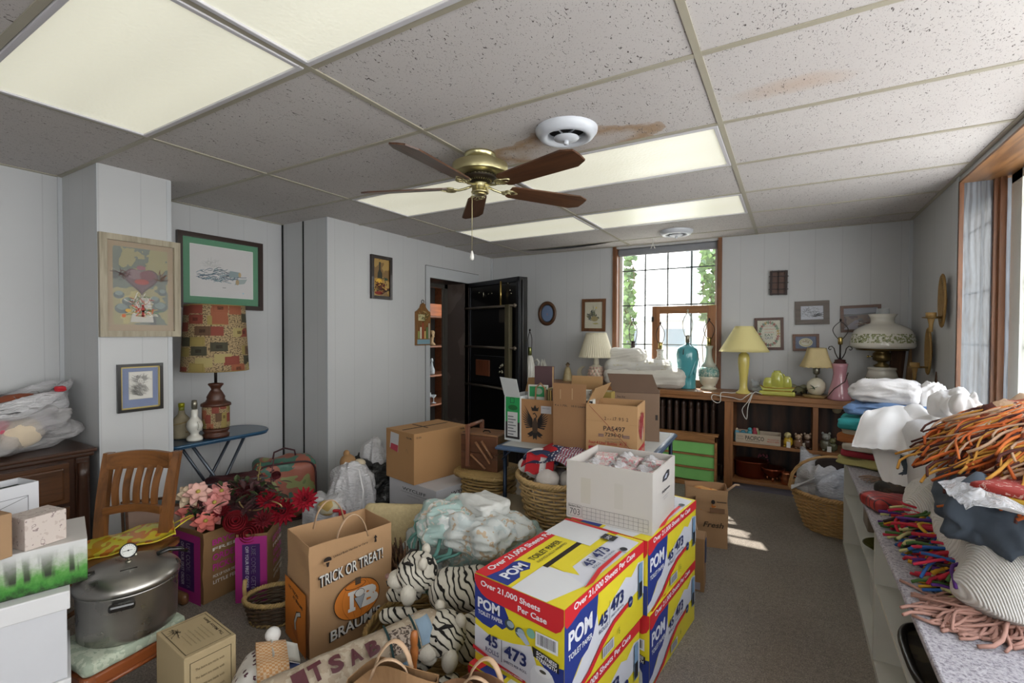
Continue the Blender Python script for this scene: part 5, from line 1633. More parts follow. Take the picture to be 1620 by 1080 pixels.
part('lid', MB().lathe([(rc + .008, hc + .006), (rc + .010, hc + .022), (rc, hc + .036), (rc * .88, hc + .052), (rc * .5, hc + .066), (1e-5, hc + .070)], 56), M_ALU, cn)
gz = hc + .068
gd = V((.86, -.36, 0)).normalized()
gr_ = math.atan2(gd.y, gd.x) - ra
gauge = part('gauge_stem', MB().rod((0, 0, gz), (0, 0, gz + .03), .006).lathe([(.012, gz - .003), (.012, gz + .006), (.007, gz + .010)], 8), M_SOCK, cn)
g = MB().lathe([(1e-5, -.008), (.026, -.008), (.028, .006), (.025, .010), (.024, .007), (1e-5, .007)], 30, M=T(0, 0, gz + .045) @ Matrix.Rotation(gr_, 4, 'Z') @ Matrix.Rotation(R(68), 4, 'Y'))
part('gauge_case', g, plain('black_gauge_rim', '1b1b1c', .3, .4), cn)
gm = T(0, 0, gz + .045) @ Matrix.Rotation(gr_, 4, 'Z') @ Matrix.Rotation(R(68), 4, 'Y')
p = Print()
p.lift = .0004
p.face(gm @ V((0, 0, .008)), gm.to_3x3() @ V((0, 1, 0)), gm.to_3x3() @ V((-1, 0, 0)))
p.oval(0, 0, .0235, .0235, 'd5d6d2')
for i in range(14):
 a = R(220 - i * 20)
 p.k = 2
 p.line([(.018 * math.cos(a), .018 * math.sin(a)), (.021 * math.cos(a), .021 * math.sin(a))], .0012, '2a2a2a')
p.line([(.012, .001), (-.017, -.001)], .0016, '1d1d1d')
p.oval(0, 0, .003, .003, '1d1d1d')
part('dial', p, None, cn)
part('steam_vent', MB().lathe([(.008, gz - .01), (.008, gz), (.004, gz + .005), (.004, gz + .018), (.006, gz + .02)], 12, M=T(.05, .05, 0)), M_SOCK, cn)
M_BAK = plain('black_bakelite', '151312', .25, coat=.4)
def hnd(a, name='handle'):
 return part(name, MB().bbox((-.038, 0, -.012), (.038, .030, .012), .008, M=Matrix.Rotation(a - PI / 2, 4, 'Z') @ T(0, rc, hc - .022)), M_BAK, cn)
aa = math.atan2(-cc.y, CAM.x - cc.x) - ra
hnd(aa - .12)
hnd(aa + PI)
part('lid_handle', MB().tube([(math.cos(aa + 1.75) * r_2, math.sin(aa + 1.75) * r_2, z_2) for r_2, z_2 in ((.09, hc + .068), (.13, hc + .075), (.17, hc + .062), (.195, hc + .045))], [.012, .013, .013, .009], 8, flat=.7), M_BAK, cn)
part('lid_handle', MB().tube([(math.cos(aa - 1.5) * r_2, math.sin(aa - 1.5) * r_2, z_2) for r_2, z_2 in ((.10, hc + .060), (.14, hc + .062), (.18, hc + .045))], [.012, .013, .010], 8, flat=.7), M_BAK, cn)
part('name_plate', MB().bbox((-.026, -.012, 0), (.026, .012, .003), .001, M=T(math.cos(aa) * .075, math.sin(aa) * .075, hc + .0625) @ Matrix.Rotation(aa + PI / 2, 4, 'Z') @ Matrix.Rotation(R(11), 4, 'X')), plain('dark_plate', '26241f', .4, .5), cn)
zt_ = .80
a, b = at(166, 716, z=zt_), at(287, 713, z=zt_)
rz_, Wc = frame2(a, b)
chair = thing('wooden_chair', 'brown wooden slat back chair before the pillar holding a yellow gift bag', 'chair', ((a.x + b.x) / 2, (a.y + b.y) / 2, 0), rz_)
M_CH = wood('chair_oak', '7d5028', '472a12', 'Z', .9, .35)
M_CHX = wood('chair_oak_flat', '7d5028', '472a12', 'X', .9, .35)
hw = Wc / 2
sh = .36
def backy(z):
 return .09 * ((z - sh) / (zt_ - sh)) ** 1.5 - .09
for s in (-1, 1):
 g = MB()
 n_ = 12
 pr = [(0.0, 0)]
 zz = [i / n_ * zt_ for i in range(n_ + 1)]
 vs_, fs_ = [], []
 for i, z in enumerate(zz):
  y = backy(max(z, sh)) + (.06 * (1 - z / sh) if z < sh else 0)
  wd = .018 + .006 * math.sin(PI * z / zt_)
  x = s * (hw - .02 - .028 * (1 - z / zt_))
  vs_ += [(x - wd, y - .016, z), (x + wd, y - .016, z), (x + wd, y + .016, z), (x - wd, y + .016, z)]
 for i in range(n_):
  for j in range(4):
   fs_.append((i * 4 + j, i * 4 + (j + 1) % 4, i * 4 + 4 + (j + 1) % 4, i * 4 + 4 + j))
 fs_ += [(3, 2, 1, 0), tuple(n_ * 4 + j for j in range(4))]
 g.add(vs_, fs_, False)
 part('back_post', g, M_CH, chair)
part('crest_rail', MB().grid(lambda u, v: ((2 * u - 1) * (hw - .03), backy(zt_ - .03) + .025 * math.sin(PI * u) - .012, zt_ - .075 + .075 * v + .012 * math.sin(PI * u) * v), 16, 4, thick=-.022, smooth=False), M_CHX, chair)
zl = .535
part('lower_rail', MB().grid(lambda u, v: ((2 * u - 1) * (hw - .045), backy(zl) + .02 * math.sin(PI * u) - .010, zl - .018 + .036 * v + .012 * math.sin(PI * u)), 16, 4, thick=-.02, smooth=False), M_CHX, chair)
for i in range(5):
 q = -1 + 2 * (i + 1) / 6
 part('slat', MB().grid(lambda u, v: (q * (hw - .045 + .012 * v) * .98 + (u - .5) * .028, .02 * math.sin(PI * (q + 1) / 2) + backy(zl + .015 + (zt_ - .08 - zl) * v) - .006 - .018 * math.sin(PI * v), zl + .015 + (zt_ - .075 - zl) * v), 3, 10, thick=-.011, smooth=False), M_CH, chair)
part('seat', MB().grid(lambda u, v: ((2 * u - 1) * (hw + .02 + .02 * v) * (1 - .12 * max(0, v - .7)), -.06 - .36 * v - .03 * math.sin(PI * u) * v, sh - .012 * math.sin(PI * u) * math.sin(PI * v)), 16, 14, thick=.03), M_CHX, chair)
for s in (-1, 1):
 part('front_leg', MB().tube([(s * (hw - .01), -.37, 0), (s * (hw - .02), -.36, .18), (s * (hw - .02), -.36, sh - .02)], [.015, .02, .018], 10), M_CH, chair)
 part('stretcher', MB().rod((s * (hw - .02), -.36, .14), (s * (hw - .045), .02, .14), .010, 8), M_CH, chair)
for i, (x0, w_, h_, tl, c1_, c2_, lab) in enumerate(((0, .40, .50, 5, '5d3c24', '7d888c', 'blue matted framed picture standing crookedly behind the chair back'), (.02, .36, .465, 5, '6c4a38', 'a98f80', 'pinkish framed panel leaning in front of the blue matted one behind the chair'))):
 y_ = -.13 - .03 * i
 p0 = chair.matrix_basis @ V((0, 0, 0))
 cr_, sr_ = math.cos(rz_), math.sin(rz_)
 wx, wy_ = x0, .17 - .03 * i
 o = thing('leaning_picture', lab, 'picture', (chair.location.x + wx * cr_ - wy_ * sr_, chair.location.y + wx * sr_ + wy_ * cr_, .004), group='frames standing behind the chair', rot=(R(-5), R(-tl), rz_))
 part('frame', MB().bbox((-w_ / 2, -.008, 0), (w_ / 2, .008, .014), .002).bbox((-w_ / 2, -.008, h_ - .014), (w_ / 2, .008, h_), .002).bbox((-w_ / 2, -.008, .014), (-w_ / 2 + .014, .008, h_ - .014), .002).bbox((w_ / 2 - .014, -.008, .014), (w_ / 2, .008, h_ - .014), .002), wood('leaning_frame_' + str(i), c1_, None, 'X'), o)
 part('mat_board', MB().box((-w_ / 2 + .012, -.003, .012), (w_ / 2 - .012, .004, h_ - .012)), plain('mat_card', c2_, .8), o)
a, b = at(140, 868, z=sh + .03), at(250, 838, z=sh + .05)
ry_, ly = frame2(a, b)
o = thing('yellow_gift_bag', 'crumpled yellow and orange flowered plastic gift bag lying on the chair seat', 'bag', ((a.x + b.x) / 2 + .03, (a.y + b.y) / 2, sh + .004), ry_)
part('bag_sheet', MB().grid(lambda u, v: ((u - .5) * (ly + .10), (v - .5) * .20, .012 + .035 * u + .02 * math.sin(PI * v) + .006 * math.sin(u * 14 + v * 5) + .03 * (v > .5) * (v - .5)), 26, 12, thick=-.010), patches('yellow_flower_print', ('b98a1e', 'c9c03a', 'c4782a', 'd0b92f', 'b8b63c'), 9., .25, .2, 30.), o)
part('trim_band', MB().tube([((ly + .10) * .5, -.10, .05), ((ly + .10) * .5, .10, .085)], .004, 6).tube([((u - .5) * (ly + .10), -.10, .013 + .035 * u + .006 * math.sin(u * 14)) for u in [i / 20 for i in range(21)]], .003, 6), plain('yellow_cord', 'd2c13b', .4), o)
for s in (0, 1):
 part('handle', MB().tube([((ly + .10) * .5, -.05 + .08 * s, .06), ((ly + .10) * .5 + .04, -.02 + .05 * s, .075), ((ly + .10) * .5 + .08, .02 + .03 * s, .08), ((ly + .10) * .5 + .09, .06, .07)], .006, 6, flat=.4), plain('yellow_cord', 'd2c13b', .4), o)
q = at(275, 962, z=.0)
o = tag(MB().bbox((-.11, -.02, .0), (.06, .02, .06), .018).build('wooden_block', wood('block_oak', '6f4b2b', '3f2815', 'X'), loc=(q.x - .03, q.y + .04, .0), rz=R(5)), 'rounded brown wooden block on the carpet between canner and pink bag', 'block')
zi = .665
a, b, c = at(277, 706, z=zi), at(428, 683, z=zi), at(375, 671, z=zi)
tb = thing('folding_stand', 'narrow folding stand with dark blue top in the recess beside the pillar', 'stand', (-3.60, 1.87, 0), PI / 2)
n_ = 24
outl = []
hl, hwid = .36, .19
for i in range(n_ + 1):
 q = -PI / 2 + PI * i / n_
 outl.append((hl - .14 + .14 * math.cos(q), hwid * math.sin(q)))
outl += [(-hl + .03, hwid), (-hl, hwid - .03), (-hl, -hwid + .03), (-hl + .03, -hwid)]
part('top', MB().prism(outl, 'Z', zi - .03, zi - .004), plain('dark_blue_vinyl', '24405a', .35, coat=.3), tb)
part('rim', MB().tube([(x, y, zi - .012) for x, y in outl], .010, 8, closed=True), plain('blue_edge', '1f4a68', .3, coat=.3), tb)
M_GTUBE = plain('grey_steel_tube', '5a616b', .35, .7)
for s in (-1, 1):
 part('leg', MB().tube([(-.20, s * .10, zi - .03), (.16, s * .12, .0)], .011, 8), M_GTUBE, tb)
 part('leg', MB().tube([(.18, s * .08, zi - .03), (-.16, s * .10, .0)], .011, 8), M_GTUBE, tb)
part('cross_bar', MB().rod((-.16, -.10, .02), (-.16, .10, .02), .009).rod((.16, -.12, .02), (.16, .12, .02), .009), M_GTUBE, tb)
q, k = place(342, 690, zi)
o = thing('patchwork_lamp', 'tall brown lamp with patchwork label print shade', 'lamp', q)
t = NT('patchwork_label_print')
co = t.coords()
sp = t.n('SeparateXYZ')
t.l(co, sp.inputs[0])
at2 = t.n('Math', operation='ARCTAN2')
t.l(sp.outputs['Y'], at2.inputs[0])
t.l(sp.outputs['X'], at2.inputs[1])
cb = t.n('CombineXYZ')
m1 = t.n('Math', operation='MULTIPLY')
m1.inputs[1].default_value = 1.75
t.l(at2.outputs[0], m1.inputs[0])
m2 = t.n('Math', operation='MULTIPLY')
m2.inputs[1].default_value = 15.
t.l(sp.outputs['Z'], m2.inputs[0])
t.l(m1.outputs[0], cb.inputs[0])
t.l(m2.outputs[0], cb.inputs[1])
vo = t.n('TexVoronoi', Scale=1., distance='CHEBYCHEV', Randomness=.6)
t.l(cb.outputs[0], vo.inputs['Vector'])
sx_ = t.n('SeparateXYZ')
t.l(vo.outputs['Color'], sx_.inputs[0])
lab = t.ramp(sx_.outputs[0], [(0, srgb('7a3a2c')), (.22, srgb('8a7a45')), (.4, srgb('3d3a2a')), (.58, srgb('8a5036')), (.75, srgb('59402c')), (.9, srgb('9a8c5c'))], 'CONSTANT')
inn = t.ramp(vo.outputs['Distance'], [(.0, (1, 1, 1)), (.16, (1, 1, 1)), (.165, (0, 0, 0)), (.33, (0, 0, 0)), (.34, (.5, .5, .5)), (.36, (0, 0, 0))], 'CONSTANT')
msk = t.ramp(vo.outputs['Distance'], [(.0, (1, 1, 1)), (.43, (1, 1, 1)), (.46, (0, 0, 0)), (1., (0, 0, 0))], 'CONSTANT')
nz = t.n('TexNoise', Scale=9., Detail=4.)
t.l(cb.outputs[0], nz.inputs['Vector'])
scr = t.ramp(nz.outputs[0], [(.42, srgb('2e2218')), (.5, srgb('b39b74'))])
base = t.mix(.75, lab, scr, 'MULTIPLY')
t.l(t.mix(msk, t.mix(.6, srgb('6f5c40'), scr), t.mix(inn, lab, base)), t.b.inputs['Base Color'])
t.b.inputs['Roughness'].default_value = .8
M_PATCH = t.m
lathe_part('foot', [(18, 0), (18.5, 5), (16, 6), (17, 9), (18.5, 11), (18.5, 13), (15, 15)], k, wood('carved_brown', '4f2c1d', '2a150e', 'X', 1.), o, 36)
t = M_PATCH
lathe_part('patchwork_body', [(18.5, 15), (19, 18), (19, 46), (18, 50)], k, M_PATCH, o, 40)
lathe_part('shoulder', [(20.5, 49), (20, 53), (14, 56), (12, 60), (12.5, 63), (9, 70), (6, 75), (8, 79), (10.5, 82), (10, 84), (3, 85)], k, wood('carved_brown', '4f2c1d', '2a150e', 'X', 1.), o, 36, flute=18, famp=.03)
part('rod', MB().rod((0, 0, 85 * k), (0, 0, 112 * k), 2.2 * k), M_DARKM, o)
shade_part(o, k, 46, 41, 105, 206, M_PATCH)
part('shade_edge', MB().tube([(46 * k * math.cos(i * PI / 24), 46 * k * math.sin(i * PI / 24), 105 * k) for i in range(48)], .8 * k, 6, closed=True).tube([(41 * k * math.cos(i * PI / 24), 41 * k * math.sin(i * PI / 24), 206 * k) for i in range(48)], .8 * k, 6, closed=True), plain('gold_braid', '8a7440', .6), o)
q, k = place(308, 696, zi)
o = thing('small_milk_glass_lamp', 'small white milk glass lamp base without shade on the blue stand', 'lamp', q)
lathe_part('lamp_base', [(11, 0), (11.5, 3), (10, 6), (6, 9), (6, 12), (10, 17), (11.5, 23), (10, 30), (6, 35), (4.5, 38), (5, 44), (5, 48), (3, 49)], k, M_WC, o, 32)
part('socket', MB().lathe([(3 * k, 49 * k), (4.2 * k, 51 * k), (4.2 * k, 58 * k), (3.6 * k, 63 * k), (2.5 * k, 63.5 * k)], 16).rod((4 * k, 0, 54 * k), (8 * k, 0, 54 * k), .7 * k), M_SOCK, o)
part('handle', MB().tube([(10 * k, 0, 18 * k), (15 * k, 0, 20 * k), (16 * k, 0, 26 * k), (12 * k, 0, 30 * k), (9 * k, 0, 29 * k)], 1.5 * k, 8), M_WC, o)
q, k = place(291, 693, zi)
o = thing('wrapped_bottle', 'beige wrapped round bottle with green yellow cap behind the milk glass lamp', 'bottle', (q.x - .03, q.y, q.z))
lathe_part('body', [(12, 0), (13, 4), (13, 24), (10, 32), (5, 38), (4, 44)], k, plain('beige_wrap', '9c9178', .8, var=.15, scale=40), o, 28)
lathe_part('neck', [(4, 43), (4, 50)], k, plain('bottle_green', '7b7f2a', .3), o, 16)
lathe_part('cap', [(4.4, 49), (4.4, 55), (1e-5, 55.5)], k, plain('yellow_green_cap', 'a3a11f', .3, .3), o, 16)
part('cord_wrap', MB().tube([(13.5 * k * math.cos(a), 13.5 * k * math.sin(a), (10 + 18 * (i / 20)) * k) for i, a in enumerate([i * .35 for i in range(20)])], 1 * k, 5), plain('twine', 'a08a60', .8), o)
tag(MB().tube(smoothp([V(q_) for q_ in ((-3.72, 1.62, .66), (-3.80, 1.66, .55), (-3.82, 1.72, .45), (-3.80, 1.66, .30), (-3.76, 1.60, .12), (-3.74, 1.56, .01))]), .004, 6).build('black_lamp_cord', plain('black_flex', '161616', .5)), 'black electric cord hanging from the blue stand beside the pillar', 'cord')
# ================================================================== the heap in the middle
def zat(p, v):
 """height at the floor spot p which the photo shows on row v"""
 x, y = p.x - CAM.x, p.y - CAM.y
 a = -(v - 540.0) / FPX
 return CAM.z + (a * (x * CF.x + y * CF.y) - (x * CU.x + y * CU.y)) / (CU.z - a * CF.z)
def corner(F, L, R_, z):
 """near corner, plan angle, width of the left face, depth of the right face from base corners in the photo"""
 f, l, r = at(*F, z=z), at(*L, z=z), at(*R_, z=z)
 a, w_ = frame2(l, f)
 _, d = frame2(f, r)
 return V((f.x, f.y, z)), a, w_, d
PW, PL, PH = .352, .59, .2955
M_PY = plain('case_yellow', 'd8c72b', .4, var=.03)
def swash(p, w, h, top):
 pass
def pom_print():
 p = Print(lift=.00035)
 RED, BLU, WHT, NAV, YEL = 'c3222b', '22347f', 'c9cad2', '202a5c', 'd8c72b'
 W, Hh = PW, PH
 p.face((-W, 0, 0), (1, 0, 0), (0, 0, 1))
 p.poly([(0, .42 * Hh), (.2 * W, .36 * Hh), (.45 * W, .40 * Hh), (.66 * W, .47 * Hh), (.72 * W, .3 * Hh), (W, .1 * Hh), (W, .04 * Hh), (0, .10 * Hh)], WHT)
 p.poly([(0, .94 * Hh), (0, .50 * Hh), (.10 * W, .46 * Hh), (.20 * W, .45 * Hh), (.26 * W, .52 * Hh), (.34 * W, .50 * Hh), (.40 * W, .56 * Hh), (.41 * W, .66 * Hh), (.36 * W, .76 * Hh), (.2 * W, .86 * Hh), (.08 * W, .93 * Hh)], BLU)
 p.poly([(.70 * W, .40 * Hh), (.86 * W, .37 * Hh), (W, .40 * Hh), (W, 0), (.93 * W, 0), (.90 * W, .2 * Hh), (.8 * W, .32 * Hh)], BLU)
 p.poly([(.66 * W, 0), (.66 * W, .22 * Hh), (.70 * W, .30 * Hh), (.78 * W, .32 * Hh), (.88 * W, .28 * Hh), (.92 * W, .2 * Hh), (.93 * W, 0)], 'd2d3d8')
 p.oval(.79 * W, .27 * Hh, .085 * W, .05 * Hh, 'dcdde0')
 p.oval(.79 * W, .27 * Hh, .035 * W, .018 * Hh, '4a463f')
 p.poly([(0, Hh), (0, .93 * Hh), (.03 * W, .86 * Hh), (.09 * W, .80 * Hh), (.16 * W, .77 * Hh), (.92 * W, .73 * Hh), (.97 * W, .77 * Hh), (W, .84 * Hh), (W, Hh)], RED)
 p.text('Over 21,000 Sheets', .08 * W, .88 * Hh, .062 * Hh, 'dcdce0', .68 * W, .022, rot=-1)
 p.text('Per Case', .52 * W, .785 * Hh, .062 * Hh, 'dcdce0', .31 * W, .022, rot=-1)
 p.text('POM', .045 * W, .635 * Hh, .115 * Hh, 'd6d7df', .27 * W, .035)
 p.text('TOILET PAPER', .05 * W, .565 * Hh, .045 * Hh, 'd6d7df', .30 * W, .02)
 for cx, cy in ((.43, .60), (.55, .57)):
  p.oval(cx * W, cy * Hh, .055 * W, .055 * Hh, '3c4a4c')
  p.oval(cx * W + .004, cy * Hh + .003, .04 * W, .035 * Hh, '8ea0a8')
 p.poly([(.5 * W, .56 * Hh), (.6 * W, .58 * Hh), (.66 * W, .50 * Hh), (.62 * W, .47 * Hh)], '9ba7b8')
 p.oval(.67 * W, .62 * Hh, .045 * W, .05 * Hh, '6fa08c')
 p.rect(.72 * W, .52 * Hh, .95 * W, .67 * Hh, 'd8d9dd')
 x = .74 * W
 rn = random.Random(2)
 kb = p.k
 while x < .93 * W:
  wd = rn.choice((.0012, .002, .0028))
  p.k = kb
  p.rect(x, .545 * Hh, x + wd, .655 * Hh, '2a2a33')
  x += wd + rn.choice((.0015, .0025))
 p.poly([(.685 * W, .50 * Hh), (.96 * W, .445 * Hh), (.96 * W, .345 * Hh), (.70 * W, .40 * Hh)], '17181d')
 p.text('SOFTNESS', .73 * W, .435 * Hh, .04 * Hh, 'dcdce0', .21 * W, .02, rot=-8)
 p.text('STRENGTH', .73 * W, .385 * Hh, .04 * Hh, 'dcdce0', .21 * W, .02, rot=-8)
 p.text('45', .15 * W, .27 * Hh, .125 * Hh, NAV, .15 * W, .03)
 p.text('ROLLS', .155 * W, .19 * Hh, .05 * Hh, NAV, .16 * W, .01)
 p.rect(.345 * W, .16 * Hh, .352 * W, .40 * Hh, '33384d')
 p.text('473', .38 * W, .24 * Hh, .135 * Hh, NAV, .25 * W, .03)
 p.text('SHEETS PER ROLL', .375 * W, .18 * Hh, .026 * Hh, NAV, .26 * W, .01)
 p.poly([(0, .20 * Hh), (.3 * W, .13 * Hh), (.62 * W, .10 * Hh), (.62 * W, .065 * Hh), (.3 * W, .095 * Hh), (0, .155 * Hh)], RED)
 p.text('INDIVIDUALLY WRAPPED', .34 * W, .082 * Hh, .02 * Hh, 'dcdce0', .25 * W, .01)
 W = PL
 p.face((0, 0, 0), (0, 1, 0), (0, 0, 1))
 p.poly([(0, .12 * Hh), (.12 * W, .22 * Hh), (.24 * W, .42 * Hh), (.33 * W, .62 * Hh), (.50 * W, .80 * Hh), (.85 * W, .80 * Hh), (W, .74 * Hh), (W, .30 * Hh), (.9 * W, .42 * Hh), (.7 * W, .40 * Hh), (.45 * W, .22 * Hh), (.25 * W, .06 * Hh), (0, .03 * Hh)], 'c9cad2')
 p.poly([(.60 * W, .86 * Hh), (.78 * W, .86 * Hh), (.93 * W, .80 * Hh), (.80 * W, .68 * Hh), (.72 * W, .74 * Hh), (.50 * W, .60 * Hh), (.36 * W, .50 * Hh), (.34 * W, .70 * Hh), (.38 * W, .86 * Hh)], YEL)
 p.poly([(0, .90 * Hh), (0, .13 * Hh), (.06 * W, .16 * Hh), (.13 * W, .27 * Hh), (.17 * W, .33 * Hh), (.24 * W, .36 * Hh), (.30 * W, .46 * Hh), (.34 * W, .62 * Hh), (.36 * W, .88 * Hh)], BLU)
 p.poly([(0, Hh), (0, .84 * Hh), (.02 * W, .79 * Hh), (.06 * W, .80 * Hh), (.16 * W, .855 * Hh), (W, .855 * Hh), (W, Hh)], RED)
 p.text('Over 21,000 Sheets Per Case', .09 * W, .895 * Hh, .07 * Hh, 'dcdce0', .76 * W, .022)
 p.text('POM', .035 * W, .55 * Hh, .18 * Hh, 'd6d7df', .25 * W, .035)
 p.text('TOILET PAPER', .035 * W, .44 * Hh, .06 * Hh, 'd6d7df', .25 * W, .02)
 p.text('45', .36 * W, .45 * Hh, .13 * Hh, NAV, .11 * W, .03)
 p.text('ROLLS', .365 * W, .385 * Hh, .045 * Hh, NAV, .11 * W, .01)
 p.rect(.49 * W, .38 * Hh, .494 * W, .66 * Hh, '33384d')
 p.text('473', .51 * W, .49 * Hh, .15 * Hh, NAV, .17 * W, .03)
 p.text('SHEETS PER ROLL', .51 * W, .44 * Hh, .025 * Hh, NAV, .17 * W, .01)
 p.poly([(.05 * W, .02 * Hh), (.24 * W, .13 * Hh), (.40 * W, .30 * Hh), (.55 * W, .39 * Hh), (.74 * W, .42 * Hh), (.74 * W, .36 * Hh), (.56 * W, .33 * Hh), (.42 * W, .23 * Hh), (.26 * W, .07 * Hh), (.07 * W, -.0 * Hh)], RED)
 p.oval(.78 * W, .39 * Hh, .032 * W, .065 * Hh, '1e2c66')
 p.text('2-PLY', .757 * W, .375 * Hh, .025 * Hh, 'dcdce0', .045 * W, .01)
 p.rect(.90 * W, .30 * Hh, .96 * W, .76 * Hh, '6f8fae')
 p.rect(.905 * W, .32 * Hh, .955 * W, .52 * Hh, '17181d')
 p.rect(.40 * W, .08 * Hh, .54 * W, .20 * Hh, 'c9cad2')
 rn = random.Random(3)
 kb = p.k
 x = .41 * W
 while x < .53 * W:
  p.k = kb
  p.rect(x, .09 * Hh, x + .002, .19 * Hh, '2a2a33')
  x += rn.choice((.004, .005, .006))
 p.text('6', .60 * W, .16 * Hh, .08 * Hh, '8a8a2a', .02 * W, .02)
 p.face((0, 0, PH), (0, 1, 0), (-1, 0, 0))
 W, Hh = PL, PW
 p.rect(0, 0, .98 * W, .20 * Hh, YEL)
 p.poly([(0, .18 * Hh), (.26 * W, 0.05 * Hh), (.32 * W, .22 * Hh), (.32 * W, .56 * Hh), (0, .56 * Hh)], 'cfd0d2')
 p.poly([(.26 * W, .04 * Hh), (.50 * W, .04 * Hh), (.95 * W, .02 * Hh), (.97 * W, .30 * Hh), (.60 * W, .32 * Hh), (.32 * W, .32 * Hh)], 'c9cad2')
 p.poly([(.32 * W, .34 * Hh), (.34 * W, .18 * Hh), (.42 * W, .36 * Hh), (.60 * W, .38 * Hh), (W, .34 * Hh), (W, .50 * Hh), (.34 * W, .52 * Hh)], YEL)
 p.rect(.30 * W, .50 * Hh, .80 * W, .575 * Hh, '1f1410')
 p.poly([(0, .56 * Hh), (0, .86 * Hh), (.72 * W, .86 * Hh), (.72 * W, .56 * Hh)], YEL)
 p.poly([(0, .60 * Hh), (0, .88 * Hh), (.18 * W, .88 * Hh), (.27 * W, .80 * Hh), (.28 * W, .68 * Hh), (.22 * W, .62 * Hh), (.16 * W, .66 * Hh), (.11 * W, .60 * Hh)], BLU)
 p.poly([(0, .86 * Hh), (0, Hh), (.72 * W, Hh), (.72 * W, .84 * Hh), (.3 * W, .84 * Hh), (.12 * W, .82 * Hh)], RED)
 p.rect(.70 * W, .40 * Hh, .985 * W, .99 * Hh, 'cfd0d2')
 p.rect(.97 * W, .30 * Hh, W, Hh, RED)
 p.text('Over 21,000 Sheets Pe', .07 * W, .875 * Hh, .075 * Hh, 'dcdce0', .63 * W, .022)
 p.text('POM', .05 * W, .655 * Hh, .12 * Hh, 'd6d7df', .19 * W, .035)
 p.text('TOILET PAPER', .31 * W, .68 * Hh, .075 * Hh, '2f2c1c', .33 * W, .015)
 p.text('INDIVIDUALLY WRAPPED', .31 * W, .615 * Hh, .035 * Hh, '5a5228', .33 * W, .005)
 p.text('45', .45 * W, .17 * Hh, .10 * Hh, NAV, .09 * W, .02)
 p.text('ROLLS', .45 * W, .12 * Hh, .03 * Hh, NAV, .08 * W, .01)
 p.rect(.56 * W, .10 * Hh, .563 * W, .29 * Hh, '33384d')
 p.text('473', .58 * W, .17 * Hh, .12 * Hh, NAV, .15 * W, .02)
 p.text('SHEETS PER ROLL', .58 * W, .125 * Hh, .022 * Hh, NAV, .15 * W, .01)
 p.poly([(.22 * W, .02 * Hh), (.46 * W, .09 * Hh), (.74 * W, .09 * Hh), (.74 * W, .055 * Hh), (.46 * W, .045 * Hh), (.30 * W, .0)], RED)
 p.oval(.78 * W, .07 * Hh, .025 * W, .04 * Hh, '24262c')
 p.rect(.84 * W, .24 * Hh, .92 * W, .40 * Hh, '24262c')
 p.text('2-PLY', .845 * W, .30 * Hh, .05 * Hh, 'dcdce0', .065 * W, .01)
 return p
def pom(label, loc, rz):
 o = thing('toilet_paper_case', label, 'box', loc, rz, group='yellow toilet paper cases')
 part('carton', MB().bbox((-PW, 0, 0), (0, PL, PH), .003), M_PY, o)
 part('print', pom_print() if not POM else POM[0], None, o) if not POM else None
 return o
POM = []
fR, aR, _, _ = corner((1025, 856), (906, 822), (1084, 788), 2 * PH)
fA, aA, _, _ = corner((893, 965), (750, 905), (1006, 852), 2 * PH)
first = pom('upper yellow toilet paper case of the right pair, under the white 703 box', (fR.x, fR.y, PH + .0005), aR)
def pom_copy(label, loc, rz):
 o = copy_tree(first)
 o.location = loc
 o.rotation_euler = (0, 0, rz)
 o['label'] = label
 return o
pom_copy('bottom yellow toilet paper case of the right pair, standing on the carpet', (fR.x + .008, fR.y + .004, 0), aR + R(1))
pom_copy('nearest yellow toilet paper case with its torn top facing up', (fA.x, fA.y, PH + .0005), aA)
pb_ = at(1012, 979, z=PH)
pom_copy('yellow toilet paper case under the nearest one, jutting out to the right', (pb_.x + PL * math.sin(aA), pb_.y - PL * math.cos(aA), 0), aA)
z7 = 2 * PH + .0018
f7, a7, w7, d7 = corner((1033, 849), (897, 817), (1067, 806), z7)
h7 = zat(f7, 750) - z7
o = carton('records_box', 'open white 703 storage box full of wrapped soap on the yellow cases', (f7.x - .004, f7.y + .004, z7), a7, w7, d7, h7, plain('white_printed_board', 'b9b4af', .6, var=.03), open_top=True)
p = Print((-w7, -.0004, 0), (1, 0, 0), (0, 0, 1))
p.rect(.18 * w7, .30 * h7, .30 * w7, .74 * h7, 'b3ada2')
p.rect(.58 * w7, .32 * h7, .68 * w7, .74 * h7, 'b4afa8')
p.frame(.02 * w7, .04 * h7, .19 * w7, .25 * h7, .0012, '5c595a')
p.text('Bankers Box', .03 * w7, .20 * h7, .035 * h7, '2c2b2c', .15 * w7, .02)
p.text('703', .045 * w7, .07 * h7, .105 * h7, '3a393a', .125 * w7, -.005)
for i in range(15):
 x = (.205 + .755 * i / 14) * w7
 p.k = 6
 p.rect(x - .0005, .04 * h7, x + .0005, .24 * h7, '4a494c')
for i in range(4):
 y = (.04 + .2 * i / 3) * h7
 if i != 1 or True:
  p.k = 7
  p.rect(.205 * w7, y - .0005, .96 * w7, y + .0005, '4a494c')
p.face((.0004, 0, 0), (0, 1, 0), (0, 0, 1))
p.poly([(.40 * d7, .72 * h7), (.43 * d7, .80 * h7), (.62 * d7, .86 * h7), (.72 * d7, .84 * h7), (.72 * d7, .74 * h7), (.6 * d7, .70 * h7)], '2f2f35')
p.poly([(.48 * d7, .75 * h7), (.56 * d7, .81 * h7), (.64 * d7, .80 * h7), (.58 * d7, .74 * h7)], 'aeb4c2')
p.text('Fellowes', .40 * d7, .52 * h7, .05 * h7, '33343c', .34 * d7, .02)
